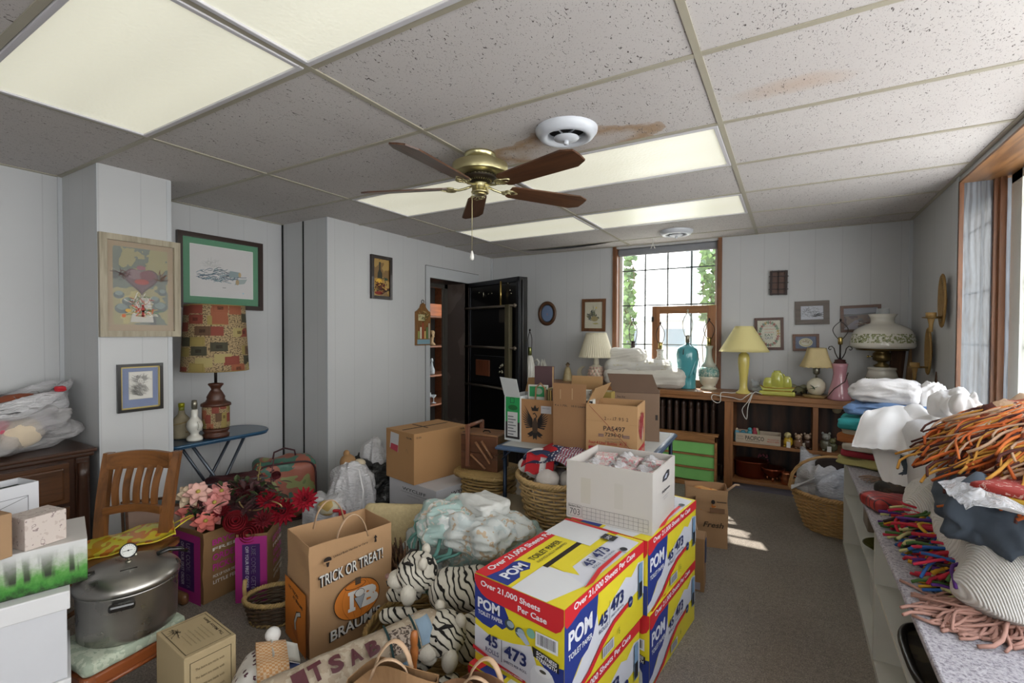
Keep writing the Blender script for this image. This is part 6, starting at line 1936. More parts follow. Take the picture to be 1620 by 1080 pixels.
p.text('HAMMERMILL', .42 * d7, .44 * h7, .015 * h7, '5b5c66', .26 * d7)
p.text('ITASCA IL', .45 * d7, .40 * h7, .015 * h7, '5b5c66', .18 * d7)
part('print', p, None, o)
M_SOAP = patches('soap_wrapper_print', ('c9c3c0', 'c98f93', 'd0cbc8', '7d8a7c', 'd0cbc8'), 40., .45, .03, 20., stops=[0, .42, .52, .60, .63])
M_FOIL = NT('clear_wrap_film')
M_FOIL.b.inputs['Base Color'].default_value = (.78, .78, .8, 1)
M_FOIL.b.inputs['Roughness'].default_value = .12
M_FOIL.b.inputs['Alpha'].default_value = .42
nz = M_FOIL.n('TexNoise', Scale=28., Detail=4., Distortion=2.)
M_FOIL.l(M_FOIL.coords(), nz.inputs['Vector'])
M_FOIL.bump(nz.outputs[0], 1., .02)
M_FOIL = M_FOIL.m
rn = random.Random(8)
M7 = Matrix.Translation(f7) @ Matrix.Rotation(a7, 4, 'Z')
ii = 0
for r_ in range(3):
 for c_i in range(3):
  x = -w7 + .075 + c_i * .115
  y = .06 + r_ * .105
  if y > d7 - .04:
   continue
  zz = h7 - .055 + (.02 if r_ == 2 else 0) - (.012 * (c_i == 2 and r_ == 0))
  q = M7 @ V((x, y, zz - .02))
  o = thing('soap_package', ['pink and white wrapped soap at the left front inside the 703 box', 'pink wrapped soap at the middle front inside the 703 box', 'pink wrapped soap at the right front corner inside the 703 box',
                                   'wrapped soap in the middle row at the left of the 703 box', 'wrapped soap at the very centre of the 703 box', 'wrapped soap in the middle row at the right of the 703 box',
                                   'highest soap carton with green oval at the back left of the 703 box', 'wrapped soap at the back centre of the 703 box', 'wrapped soap at the back right of the 703 box'][ii], 'soap', q, a7 + rn.uniform(-.25, .25), group='wrapped soaps in the 703 box')
  part('wrapper', MB().bbox((-.05, -.042, -.02), (.05, .042, .035), .004), M_SOAP, o)
  if ii != 6:
   part('film', MB().grid(lambda u, v: ((u - .5) * .10, (v - .5) * .085, .037 + .018 * noise.noise(V((u * 5, v * 5, ii))) + .012 * math.sin(u * 6)), 12, 10, thick=.0015), M_FOIL, o)
  ii += 1
g = M7 @ V((-w7 / 2, d7 / 2, .003))
tag(MB().bbox((-w7 / 2 + .012, -d7 / 2 + .012, 0), (w7 / 2 - .012, d7 / 2 - .012, h7 - .085), .004).build('soap_filled_tray', plain('soap_tray_board', 'b5a9a4', .8), loc=g, rz=a7), 'cardboard tray filling the lower part of the 703 box under the soaps', 'tray')
TZ = .72
tab = thing('card_table', 'square folding table with blue edge carrying the brown liquor boxes', 'table', (-1.10, 2.90, 0), R(2))
tw, td = .455, .455
part('top', MB().bbox((-tw, -td, TZ - .03), (tw, td, TZ - .001), .012).bbox((-tw - .004, -td - .004, TZ - .026), (tw + .004, td + .004, TZ - .010), .006), plain('slate_blue_vinyl', '3f536e', .35, coat=.3), tab)
part('panel', MB().box((-tw + .03, -td + .03, TZ - .0012), (tw - .03, td - .03, TZ - .0004)), plain('pale_table_pad', 'b4b5b2', .6), tab)
for sx_ in (-1, 1):
 for sy_ in (-1, 1):
  part('leg', MB().tube([(sx_ * (tw - .03), sy_ * (td - .07), TZ - .03), (sx_ * (tw - .025), sy_ * (td - .07), .0)], .013, 8).tube([(sx_ * (tw - .03), sy_ * (td - .03), TZ - .09), (sx_ * (tw - .09), sy_ * (td - .03), TZ - .03)], .006, 6), plain('dark_blue_steel', '1d2a3d', .35, .5), tab)
M_K1 = plain('tan_cardboard', 'a8835a', .8, var=.05, scale=5.)
M_K2 = plain('brown_cardboard', '8b6746', .8, var=.06, scale=5.)
M_KI = plain('inner_cardboard', '9a7850', .85, var=.05)
def flap(o, pts, mat, name='flap'):
 n = (V(pts[1]) - V(pts[0])).cross(V(pts[2]) - V(pts[0])).normalized() * .0035
 vs = [V(p) for p in pts] + [V(p) + n for p in pts]
 k = len(pts)
 return part(name, MB().add(vs, [tuple(range(k))[::-1], tuple(range(k, 2 * k))] + [(i, (i + 1) % k, (i + 1) % k + k, i + k) for i in range(k)], False), mat, o)
f, a, w_, d_ = corner((1008, 731), (927, 722), (1040, 716), TZ)
h = zat(f, 643) - TZ
o = carton('wine_bottle_box', 'open tan cardboard wine box stamped PA5497 with red bottom band', f, a, w_, d_, h, M_K1, open_top=True)
p = Print((-w_, -.0004, 0), (1, 0, 0), (0, 0, 1))
p.rect(.05 * w_, .02 * h, .95 * w_, .215 * h, '9b2229')
p.text('Carlo Rossi', .10 * w_, .07 * h, .11 * h, 'b9a083', .6 * w_, .0, shear=.2)
p.text('Four-4 Liter Bottles', .06 * w_, .26 * h, .06 * h, '9b3a30', .56 * w_, .02)
p.frame(.655 * w_, .24 * h, .80 * w_, .345 * h, .0014, '9b3a30')
p.text('413', .665 * w_, .26 * h, .065 * h, '9b3a30', .12 * w_, .02)
p.rect(.06 * w_, .225 * h, .90 * w_, .238 * h, '9b5a48')
p.text('PA5497', .35 * w_, .52 * h, .085 * h, '3b3029', .42 * w_, .008)
p.text('7296-01', .38 * w_, .42 * h, .065 * h, '3b3029', .35 * w_, .008)
p.text('CB PACKING', .42 * w_, .36 * h, .03 * h, '6b5a4a', .26 * w_, .0)
p.text('AUSTIN W2 TX', .38 * w_, .31 * h, .03 * h, '6b5a4a', .33 * w_, .0)
for y in (.41, .43, .45):
 p.rect(.25 * w_, y * h, .36 * w_, (y + .010) * h, '5a4a5c')
 p.rect(.73 * w_, y * h, .86 * w_, (y + .010) * h, '5a4a5c')
p.text('2 - - 17  9 5  2', .37 * w_, .72 * h, .06 * h, '4b3a30', .46 * w_, .005)
p.line([(.07 * w_, .97 * h), (.93 * w_, .17 * h)], .0022, '7a2b22')
p.line([(0, .70 * h), (.33 * w_, .69 * h)], .001, '8a6a45')
p.line([(.86 * w_, .66 * h), (w_, .655 * h)], .001, '8a6a45')
p.face((.0004, 0, 0), (0, 1, 0), (0, 0, 1))
p.rect(.08 * d_, .02 * h, .95 * d_, .20 * h, '9b2229')
p.text('Carlo Rossi', .14 * d_, .06 * h, .09 * h, 'b9a083', .72 * d_, .0, shear=.2)
scribble(p, .50 * d_, .55 * h, .30 * d_, .22 * h, 160, ['a8474a', '9b2f36', 'b0605c', 'a13a40'], .006, .03, 21)
p.k += 4
p.poly([(.52 * d_, .3 * h), (.55 * d_, .5 * h), (.62 * d_, .56 * h), (.64 * d_, .4 * h), (.6 * d_, .3 * h)], 'bfa894')
part('print', p, None, o)
q = Matrix.Translation(f) @ Matrix.Rotation(a, 4, 'Z')
tag(MB().bbox((-.10, -.05, 0), (.10, .05, .16), .004).tube([(-.09, 0, .16), (-.02, .02, .235), (.03, .02, .25)], .010, 6).build('wrapped_bundle', plain('dim_bundle', '6e5a44', .8), loc=q @ V((-w_ * .55, d_ * .55, .008)), rz=a), 'dark brown wrapped bundle inside the PA5497 wine box', 'bundle')
f, a, w_, d_ = corner((927, 720), (875, 713), (962, 704), TZ)
h = zat(f, 639) - TZ
o = carton('tall_brown_box', 'plain brown liquor carton with raised front flap between eagle box and wine box', f, a, w_, .27, h, M_K2, open_top=True)
ft = zat(f, 608) - TZ
flap(o, [(-w_, 0, h), (0, 0, h), (0, -.005, ft), (-w_, -.005, ft + .0)], M_K2)
flap(o, [(0, 0, h), (0, .27, h), (.055, .27, h + .10), (.05, .0, h + .09)], M_KI)
flap(o, [(-w_, .27, h), (0, .27, h), (0, .29, ft + .02), (-w_, .29, ft + .02)], M_KI)
p = Print((-w_, -.0004, 0), (1, 0, 0), (0, 0, 1))
p.text('4 x 1.75L', .04 * w_, .92 * h, .035 * h, '2b2119', .40 * w_, .015)
p.text('10.5 Liters', .56 * w_, .92 * h, .035 * h, '2b2119', .42 * w_, .015)
p.face((-w_, -.0065, h), (1, 0, 0), (0, 0, 1))
p.rect(.22 * w_, .02, .25 * w_, .8 * (ft - h), 'a58462')
p.rect(.58 * w_, .02, .61 * w_, .8 * (ft - h), 'a58462')
part('print', p, None, o)
q = Matrix.Translation(f) @ Matrix.Rotation(a, 4, 'Z')
o = thing('paper_carton', 'white and yellow green carton poking out of the tall brown box', 'box', q @ V((-.06, .12, .01)), a + .1)
part('carton', MB().bbox((-.03, -.04, 0), (.045, .02, h + .055), .003), plain('pale_print_carton', 'b9b8b0', .6), o)
p = Print((-.03, -.0405, 0), (1, 0, 0), (0, 0, 1))
p.oval(.03, h + .01, .018, .020, 'a5b23c')
part('print', p, None, o)
o = thing('black_label_box', 'small white box with black lettered label beside the yellow green carton', 'box', q @ V((-.015, .045, .01)), a + .12)
part('carton', MB().bbox((-.05, -.03, 0), (.045, .03, h + .012), .003), plain('pale_print_carton', 'b9b8b0', .6), o)
p = Print((-.05, -.0305, 0), (1, 0, 0), (0, 0, 1))
p.rect(.015, h - .05, .092, h + .006, '15181c')
p.text('Jesus', .022, h - .022, .018, 'b9bcc0', .06, .015)
p.text('Calling', .022, h - .044, .014, 'b9bcc0', .06, .01)
part('print', p, None, o)
f, a, w_, d_ = corner((875, 704), (823, 698), (912, 688), TZ)
h = zat(f, 634) - TZ
o = carton('eagle_print_box', 'tan cardboard box printed with a black crowned double eagle', f, a, w_, .24, h, plain('eagle_cardboard', '997049', .8, var=.05), open_top=True)
p = Print((-w_, -.0004, 0), (1, 0, 0), (0, 0, 1))
BK = '1b1411'
cx = .46 * w_
for s in (-1, 1):
 for i in range(9):
  t_ = i / 8
  x0_ = cx + s * (.05 + .02 * t_) * w_
  y0_ = (.38 + .02 * i) * h
  p.k = 2
  p.poly([(x0_, y0_), (cx + s * (.30 + .10 * math.sin(PI * t_ * .9)) * w_, (.36 + .50 * t_) * h), (cx + s * (.27 + .10 * math.sin(PI * t_ * .9)) * w_, (.33 + .50 * t_) * h), (x0_ + s * .01, y0_ - .03 * h)], BK)
 p.k = 3
 p.poly([(cx + s * .05 * w_, .30 * h), (cx + s * .24 * w_, .20 * h), (cx + s * .16 * w_, .16 * h), (cx + s * .24 * w_, .12 * h), (cx + s * .08 * w_, .16 * h)], BK)
p.poly([(cx - .07 * w_, .22 * h), (cx - .09 * w_, .42 * h), (cx - .03 * w_, .58 * h), (cx + .03 * w_, .58 * h), (cx + .09 * w_, .42 * h), (cx + .07 * w_, .22 * h)], '3d2c1e')
p.line([(cx, .55 * h), (cx + .05 * w_, .62 * h), (cx - .01 * w_, .69 * h), (cx - .06 * w_, .67 * h)], .006, BK)
p.poly([(cx - .08 * w_, .24 * h), (cx - .05 * w_, .08 * h), (cx, .12 * h), (cx + .05 * w_, .08 * h), (cx + .08 * w_, .24 * h)], BK)
p.poly([(cx - .09 * w_, .74 * h), (cx - .12 * w_, .84 * h), (cx - .05 * w_, .80 * h), (cx, .88 * h), (cx + .05 * w_, .80 * h), (cx + .12 * w_, .84 * h), (cx + .09 * w_, .74 * h)], BK)
p.rect(.64 * w_, .70 * h, .95 * w_, .87 * h, 'b5b2b4')
p.text('PRICED', .68 * w_, .80 * h, .03 * h, '6d6a78', .22 * w_)
part('print', p, None, o)
q = Matrix.Translation(f) @ Matrix.Rotation(a, 4, 'Z')
o = thing('green_sign', 'green and white picture sign standing in the eagle box', 'sign', q @ V((-.12, .07, .01)), a + .1)
part('board', MB().bbox((-.075, -.006, 0), (.055, .006, h + .075), .002), plain('white_sign', 'bcbcb4', .6), o)
p = Print((-.075, -.0065, 0), (1, 0, 0), (0, 0, 1))
p.rect(.01, h - .0, .12, h + .065, '1d8148')
p.oval(.07, h + .035, .025, .02, '8fa08c')
part('print', p, None, o)
for i in range(4):
 o = thing('photo_frame', ['dark', 'olive', 'gilt', 'brown'][i] + ' small frame standing ' + ['leftmost', 'second', 'third', 'rightmost'][i] + ' in the row at the right of the eagle box', 'frame', q @ V((-.062 + .014 * i, .10, .01)), a + .05, group='small frames in the eagle box')
 part('frame', MB().bbox((-.005, -.07, 0), (.005, .07, h + .05 + .012 * (i % 2)), .002), wood('small_frame_wood', ['5a432a', '76683c', '96793f', '4d3522'][i], None, 'Z'), o)
tag(MB().tube([(-.035, 0, 0), (-.035, 0, h - .03), (-.03, 0, h + .06), (0, 0, h + .09), (.03, 0, h + .06), (.035, 0, h - .03), (.035, 0, 0)], .009, 6, flat=.5).build('brown_strap', plain('tan_strap', '8c6a4c', .8), loc=q @ V((-.10, .035, .01)), rz=a), 'tan strap loop rising from the eagle box before the green sign', 'strap')
o = thing('brown_book', 'large closed dark brown book standing on end behind the eagle box', 'book', q @ V((-.155, .20, .01)), a + .03)
zk = zat(q @ V((-.155, .20, .0)), 579) - TZ - .01
part('cover', MB().bbox((-.045, -.02, 0), (.075, -.016, zk), .001).bbox((-.045, .016, 0), (.075, .02, zk), .001).bbox((-.049, -.02, 0), (-.044, .02, zk), .001), plain('maroon_brown_cover', '4b3336', .6), o)
part('pages', MB().box((-.044, -.0155, .003), (.071, .0155, zk - .003)), plain('book_pages', '9a7c52', .8), o)
f, a, w_, d_ = corner((823.5, 699), (799, 695), (850, 686), TZ)
h = zat(f, 627) - TZ
o = carton('produce_box', 'green and white printed produce carton at the left end of the table', f - V((.004, 0, 0)), a, w_, .24, h, plain('white_produce_carton', 'b9bcbc', .6), open_top=True)
p = Print((-w_, -.0004, 0), (1, 0, 0), (0, 0, 1))
p.rect(.08 * w_, .42 * h, .98 * w_, .97 * h, '1f8a4a')
p.rect(.08 * w_, .05 * h, .98 * w_, .42 * h, '201d1f')
p.rect(.20 * w_, .10 * h, .85 * w_, .64 * h, 'b9b9b9')
p.frame(.38 * w_, .84 * h, .64 * w_, .96 * h, .003, '22252a')
p.oval(.55 * w_, .74 * h, .3 * w_, .06 * h, '175c2c')
for i in range(7):
 p.k = 6
 p.rect(.24 * w_, (.14 + .065 * i) * h, (.60 + .15 * (i % 2)) * w_, (.16 + .065 * i) * h, '55565c')
part('print', p, None, o)
flap(o, [(-w_, 0, h), (0, 0, h), (0, -.04, h + .11), (-w_, -.05, h + .12)], plain('white_produce_carton', 'b9bcbc', .6))
flap(o, [(-w_, .24, h), (0, .24, h), (0, .28, h + .10), (-w_, .28, h + .09)], M_KI)
f, a, w_, d_ = corner((1043, 699), (985, 695), (1065, 689), TZ)
h = zat(f, 623) - TZ
o = carton('arrow_box', 'brown carton with black upright arrows and one dark flap raised, by the radiator', f, a, .29, .24, h, plain('grey_brown_cardboard', '7b6452', .8, var=.05), open_top=True)
ft = zat(f, 599) - TZ
flap(o, [(-.29, 0, h), (0, 0, h), (-.045, .05, ft + .02), (-.33, .05, ft + .02)], plain('dark_flap_cardboard', '5a4638', .85))
p = Print((.0004, 0, 0), (0, 1, 0), (0, 0, 1))
for x in (.3, .8):
 p.rect((x - .02) * .24, .35 * h, (x + .02) * .24, .72 * h, '241c18')
 p.poly([((x - .06) * .24, .68 * h), ((x + .06) * .24, .68 * h), (x * .24, .80 * h)], '241c18')
p.text('THIS SIDE UP', .28 * .24, .22 * h, .04 * h, '3b2e26', .16, .01)
p.rect(.25 * .24, .08 * h, .9 * .24, .16 * h, '55453a')
p.face((-.29, -.0004, 0), (1, 0, 0), (0, 0, 1))
p.text('Best Buy', .03, .88 * h, .04 * h, '3b2e26', .05, .01)
p.rect(.265, .45 * h, .28, .56 * h, '241c18')
part('print', p, None, o)
q = at(950, 655, y=2.95)
o = tag(MB().bbox((-.09, -.05, 0), (.09, .05, zat(V((q.x, 2.90, 0)), 619) - TZ), .003).build('olive_carton', plain('olive_gold_carton', '8f7b3f', .6), loc=(q.x, 2.95, TZ + .0005)), 'olive gold carton glimpsed between tall brown box and arrow box', 'box')
zw = .40
f, a, w_, d_ = corner((690, 777), (616, 752), (733, 748), zw)
o = carton('wine_case', 'white carton printed WYCLIFF under the plain brown box', (f.x, f.y, 0), a, w_, d_, zw, plain('white_wine_case', 'b9b9be', .55, var=.03))
p = Print((-w_, -.0004, 0), (1, 0, 0), (0, 0, 1))
h = zw
p.text('WYCLIFF', .30 * w_, .845 * h, .05 * h, '2a2a30', .50 * w_, .01)
p.text('CALIFORNIA CHAMPAGNE', .27 * w_, .81 * h, .018 * h, '5c5c66', .55 * w_)
p.text('MODESTO', .42 * w_, .76 * h, .015 * h, '5c5c66', .26 * w_)
p.line([(.05 * w_, .56 * h), (.45 * w_, .55 * h)], .001, '6c6c76')
p.text('750 ML', .12 * w_, .50 * h, .02 * h, '5c5c66', .2 * w_)
p.text('12 BOTTLES', .12 * w_, .44 * h, .02 * h, '5c5c66', .3 * w_)
p.frame(.30 * w_, .20 * h, .46 * w_, .30 * h, .002, '3c3c46')
p.text('71', .34 * w_, .22 * h, .05 * h, '3c3c46', .08 * w_, .01)
p.face((.0004, 0, 0), (0, 1, 0), (0, 0, 1))
p.text('WYCLIFF', .3 * d_, .86 * h, .05 * h, '2a2a30', .50 * d_, .01)
p.text('V', .04 * d_, .55 * h, .06 * h, '2a2a30', .06 * d_, .02)
part('print', p, None, o)
zb_ = zw + .0005
f, a, w_, d_ = corner((655, 768), (611, 752), (728, 742), zb_)
hb_ = zat(f, 687) - zb_
o = carton('brown_moving_box', 'plain closed tan cardboard box on top of the white WYCLIFF carton', f, a, w_, d_, hb_, plain('fresh_cardboard', 'a27a50', .75, var=.04, scale=4.))
part('tape_slit', MB().box((-w_ * .55, .03, hb_ + .0001), (-w_ * .5, d_ * .92, hb_ + .001)).box((-w_ * .9, d_ * .42, hb_ + .0001), (-w_ * .35, d_ * .45, hb_ + .0012)), plain('dark_slit', '2c1e14', .8), o)
p = Print((-w_, -.0004, 0), (1, 0, 0), (0, 0, 1))
p.poly([(.14 * w_, .62 * hb_), (.18 * w_, .95 * hb_), (.48 * w_, .93 * hb_), (.44 * w_, .56 * hb_)], 'b9b9bb')
p.poly([(.16 * w_, .60 * hb_), (.19 * w_, .72 * hb_), (.45 * w_, .70 * hb_), (.43 * w_, .56 * hb_)], 'a83a4a')
p.text('750 ML', .74 * w_, .88 * hb_, .035 * hb_, '2a2018', .2 * w_, .02)
p.line([(.72 * w_, .62 * hb_), (.76 * w_, .68 * hb_), (.80 * w_, .60 * hb_)], .002, '6a543c')
p.face((.0004, 0, 0), (0, 1, 0), (0, 0, 1))
p.text('12 EA', .04 * d_, .90 * hb_, .035 * hb_, '2a2018', .09 * d_, .02)
p.text('750 ML', .86 * d_, .92 * hb_, .035 * hb_, '2a2018', .10 * d_, .02)
p.text('9 X 12 LITERS', .80 * d_, .05 * hb_, .03 * hb_, '2a2018', .17 * d_, .015)
part('print', p, None, o)
zs1 = .50
f, a, w_, d_ = corner((787, 748), (729, 740), (815, 739), zs1)
hs_ = zat(f, 691) - zs1
o = thing('sewing_box', 'brown wooden accordion sewing box with carrying handles', 'sewing box', f, a)
M_SEW = wood('sewing_box_wood', '5e3b28', '3a2114', 'X', .8, .35)
part('tier', MB().bbox((-w_, 0, 0), (0, d_, hs_ * .48), .004), M_SEW, o)
part('tier', MB().bbox((-w_, 0, hs_ * .49), (0, d_, hs_ * .98), .004), M_SEW, o)
part('lid', MB().bbox((-w_ - .002, -.002, hs_ * .985), (.002, d_ + .002, hs_ + .008), .003), wood('sewing_lid', '8a6446', '61402a', 'X', .8, .3), o)
g = MB()
for (x0_, z0_, x1__, z1_) in ((-.78, .42, -.28, -.0), (-.62, .85, -.12, .18), (-.42, .90, -.05, .38)):
 g2 = MB().tube([(x0_ * w_ * .8 - .02, -.012, z0_ * hs_ * .85 + .02), (x1__ * w_ * .8 - .02, -.012, z1_ * hs_ * .85 + .02)], .011, 8, flat=.6)
 part('link_bar', g2, wood('link_bar_wood', '94694a', None, 'X'), o)
hx = -w_ * .78
for y_ in (-.012, d_ + .012):
 part('handle_post', MB().bbox((hx - .016, y_ - .010, .02), (hx + .016, y_ + .010, hs_ + .065), .006), wood('handle_wood', '6e4530', None, 'Z'), o)
part('handle_bar', MB().rod((hx, -.02, hs_ + .055), (hx, d_ + .02, hs_ + .055), .012), wood('handle_wood', '6e4530', None, 'Z'), o)
part('knob', MB().lathe([(.008, 0), (.008, .01), (.016, .014), (.016, .024), (.006, .028)], 16, M=T(.0, d_ * .5, hs_ * .72, ry=PI / 2)), wood('knob_wood', '94694a', None, 'Z'), o)
part('clasp', MB().tube([(-w_ * .5, d_ * .35, hs_ + .009), (-w_ * .46, d_ * .35, hs_ + .02), (-w_ * .34, d_ * .35, hs_ + .02), (-w_ * .30, d_ * .35, hs_ + .009)], .005, 6), M_DARKM, o)
def wick(name, col, dark=None):
 return plain(name, col, .6, var=.3, scale=45., bump=.3, bscale=160.)
def weave(mb, fr, rows, stakes, h, z0=0., r_=.006, seg=4, amp=.006, cut=None):
 """rows of cane woven in and out of upright stakes; fr(a, t) -> (x, y) of the wall at angle a, height share t"""
 n = stakes * seg
 for k in range(rows):
  t_ = (k + .5) / rows
  pts = []
  for i in range(n):
   a = 2 * PI * i / n
   x, y = fr(a, t_)
   L = math.hypot(x, y) or 1
   q = 1 + amp * math.cos(PI * i / seg + PI * k) / L
   pts.append((x * q, y * q, z0 + h * t_))
  mb.tube(pts, r_, 5, closed=True)
 return mb
def stakes_mesh(mb, fr, stakes, h, z0=0., r_=.003):
 for i in range(stakes):
  a = 2 * PI * i / stakes
  mb.tube([(*fr(a, t_), z0 + h * t_) for t_ in (0, .33, .66, 1)], r_, 5)
 return mb
def braid(fr, z, r_, n=90, turns=40, strands=2, off=.006):
 g = MB()
 for s in range(strands):
  pts = []
  for i in range(n):
   a = 2 * PI * i / n
   x, y = fr(a, 1)
   L = math.hypot(x, y)
   ph = a * turns / 2 + s * 2 * PI / strands
   q = 1 + off * math.cos(ph) / L
   pts.append((x * q, y * q, z + off * math.sin(ph)))
  g.tube(pts, r_, 6, closed=True)
 return g
def sup(a, rx, ry, e=.5):
 c, s = math.cos(a), math.sin(a)
 return rx * math.copysign(abs(c) ** e, c), ry * math.copysign(abs(s) ** e, s)
hc_ = Matrix.Translation(f) @ Matrix.Rotation(a, 4, 'Z') @ V((-w_ * .52, d_ * .45, 0))
M_W1 = wick('tan_wicker', '9b7f4e')
ham = thing('wicker_hamper', 'flat topped tan wicker hamper under the sewing box', 'hamper', (hc_.x + .03, hc_.y + .02, 0), a)
frh = lambda A, t_: sup(A, .20, .18, .7)
g = MB()
for k in range(14):
 q_ = (k + .7) / 14
 g.tube([(x * q_, y * q_, zs1 - .010) for x, y in [sup(2 * PI * i / 60, .20, .18, .7) for i in range(60)]], .009, 5, closed=True)
part('lid', g, M_W1, ham)
part('lid_rim', braid(lambda A, t_: sup(A, .208, .188, .7), zs1 - .022, .010, 120, 70, 3, .008), M_W1, ham)
part('body', stakes_mesh(weave(MB(), lambda A, t_: sup(A, .165, .15, .7), 22, 20, zs1 - .06, .01, .009), lambda A, t_: sup(A, .163, .148, .7), 20, zs1 - .05, .01), M_W1, ham)
f, a, w_, d_ = corner((828, 872), (760, 880), (848, 850), 0)
o = thing('grey_storage_bin', 'greyish storage bin with pale wooden rim between hamper and laundry basket', 'bin', (-1.36, 2.44, 0), R(3))
part('bin', MB().prism([(-.17, 0), (.17, 0), (.19, .36), (-.19, .36)], 'Y', -.13, .13), plain('grey_plastic_bin', '77737a', .5), o)
part('rim', MB().bbox((-.20, -.15, .36), (.20, .15, .385), .006), plain('pale_rim', '9d8f78', .5), o)
bx_, by_ = -1.12, 2.47
M_W2 = wick('honey_basket_cane', 'b99a6a')
stn = tag(MB().bbox((-.17, -.15, 0), (.17, .15, .20), .01).build('low_tan_carton', plain('low_tan_carton_board', '8c7757', .8), loc=(bx_, by_, 0)), 'low tan carton holding up the round laundry basket', 'box')
bas = thing('laundry_basket', 'round tapering honey wicker basket holding a white bear beside the 703 box', 'basket', (bx_, by_, .201), 0)
hb2 = zat(V((bx_, by_, 0)), 752) - .201
fr2 = lambda A, t_: ((.155 + .085 * t_ ** .8) * math.cos(A), (.155 + .085 * t_ ** .8) * math.sin(A))
part('woven_side', weave(MB(), fr2, 20, 24, hb2, 0, .0075), M_W2, bas)
part('stakes', stakes_mesh(MB(), fr2, 24, hb2, 0, .004), M_W2, bas)
part('base', MB().lathe([(1e-5, .002), (.15, .002), (.15, .012), (1e-5, .012)], 30), M_W2, bas)
part('rim', braid(lambda A, t_: (.246 * math.cos(A), .246 * math.sin(A)), hb2 + .006, .009, 120, 60, 3, .010), M_W2, bas)
M_PLUSH = plain('white_plush', 'c9c2bd', .95, var=.05, bump=.6, bscale=110., sheen=.5)
zr = .201 + hb2
bear = thing('white_plush_bear', 'white plush bear sitting in the laundry basket under the flag cloth', 'plush toy', (bx_ - .02, by_ - .04, .225))
part('body', MB().blob(.26, .24, hb2 + .02, 1., 16, .008, 14, 3), M_PLUSH, bear)
part('head', MB().ball((-.09, -.02, hb2 + .045), .10, .10, .085, 18).ball((-.15, -.08, hb2 + .04), .04, n=12), M_PLUSH, bear)
for x, y, z in ((.02, -.13, .0), (.12, -.05, -.01), (-.13, .0, .03)):
 part('paw', MB().ball((x, y, hb2 + z), .065, .065, .055, 14), M_PLUSH, bear)
t = NT('flag_print_cloth')
co = t.coords()
nzz = t.n('TexNoise', Scale=2.2, Detail=1.)
t.l(co, nzz.inputs['Vector'])
wv = t.n('TexWave', Scale=22., Distortion=3., Detail=1.)
t.l(co, wv.inputs['Vector'])
st = t.ramp(wv.outputs[0], [(.45, srgb('b01f2e')), (.5, srgb('c9c6c8'))], 'CONSTANT')
vo = t.n('TexVoronoi', Scale=60.)
t.l(co, vo.inputs['Vector'])
sr_ = t.ramp(vo.outputs['Distance'], [(.22, srgb('c9c6c8')), (.28, srgb('1e2849'))], 'CONSTANT')
fx = t.n('SeparateXYZ')
t.l(co, fx.inputs[0])
side = t.ramp(fx.outputs['X'], [(.0, (0, 0, 0)), (.02, (1, 1, 1))])
side.node.inputs[0].default_value = 0
pk = t.ramp(nzz.outputs[0], [(.42, (0, 0, 0)), (.47, (1, 1, 1))], 'CONSTANT')
t.l(t.mix(side, t.mix(pk, srgb('a8141f'), sr_), t.mix(.55, st, sr_)), t.b.inputs['Base Color'])
t.b.inputs['Roughness'].default_value = .8
flag = thing('stars_and_stripes_cloth', 'folded red white and blue starred cloth draped over the white bear', 'cloth', (bx_ + .03, by_ - .03, zr + .015))
zc = lambda u, v: .115 + .035 * math.sin(PI * u) - .10 * abs(u - .4) ** 1.6 - .05 * (v < .3) * (1 - v / .3) + .008 * math.sin(u * 16 + v * 6) + .008 * math.sin(v * 19)
part('cloth', MB().grid(lambda u, v: (-.20 + .45 * u, -.14 + .28 * v, zc(u, v) + .01), 34, 22, thick=.006), t.m, flag)
part('cloth_fold', MB().grid(lambda u, v: (-.17 + .17 * u, -.15 + .03 * v, .03 + .10 * v + .006 * math.sin(u * 14)), 16, 8, thick=.006), plain('flag_red', 'ab1620', .8), flag)
part('white_patch', MB().grid(lambda u, v: (-.08 + .035 * u, -.158 + .03 * v, .02 + .10 * v), 4, 6, thick=.004).ball((-.062, -.152, .06), .008, n=8), plain('flag_white', 'c4c0be', .8), flag)
part('stripe_stack', MB().grid(lambda u, v: (-.20 + .22 * u, -.12 + .05 * v, .095 + .03 * math.sin(u * 3) + .02 * v), 12, 6, thick=.02), plain('flag_navy', '1e2849', .8), flag)
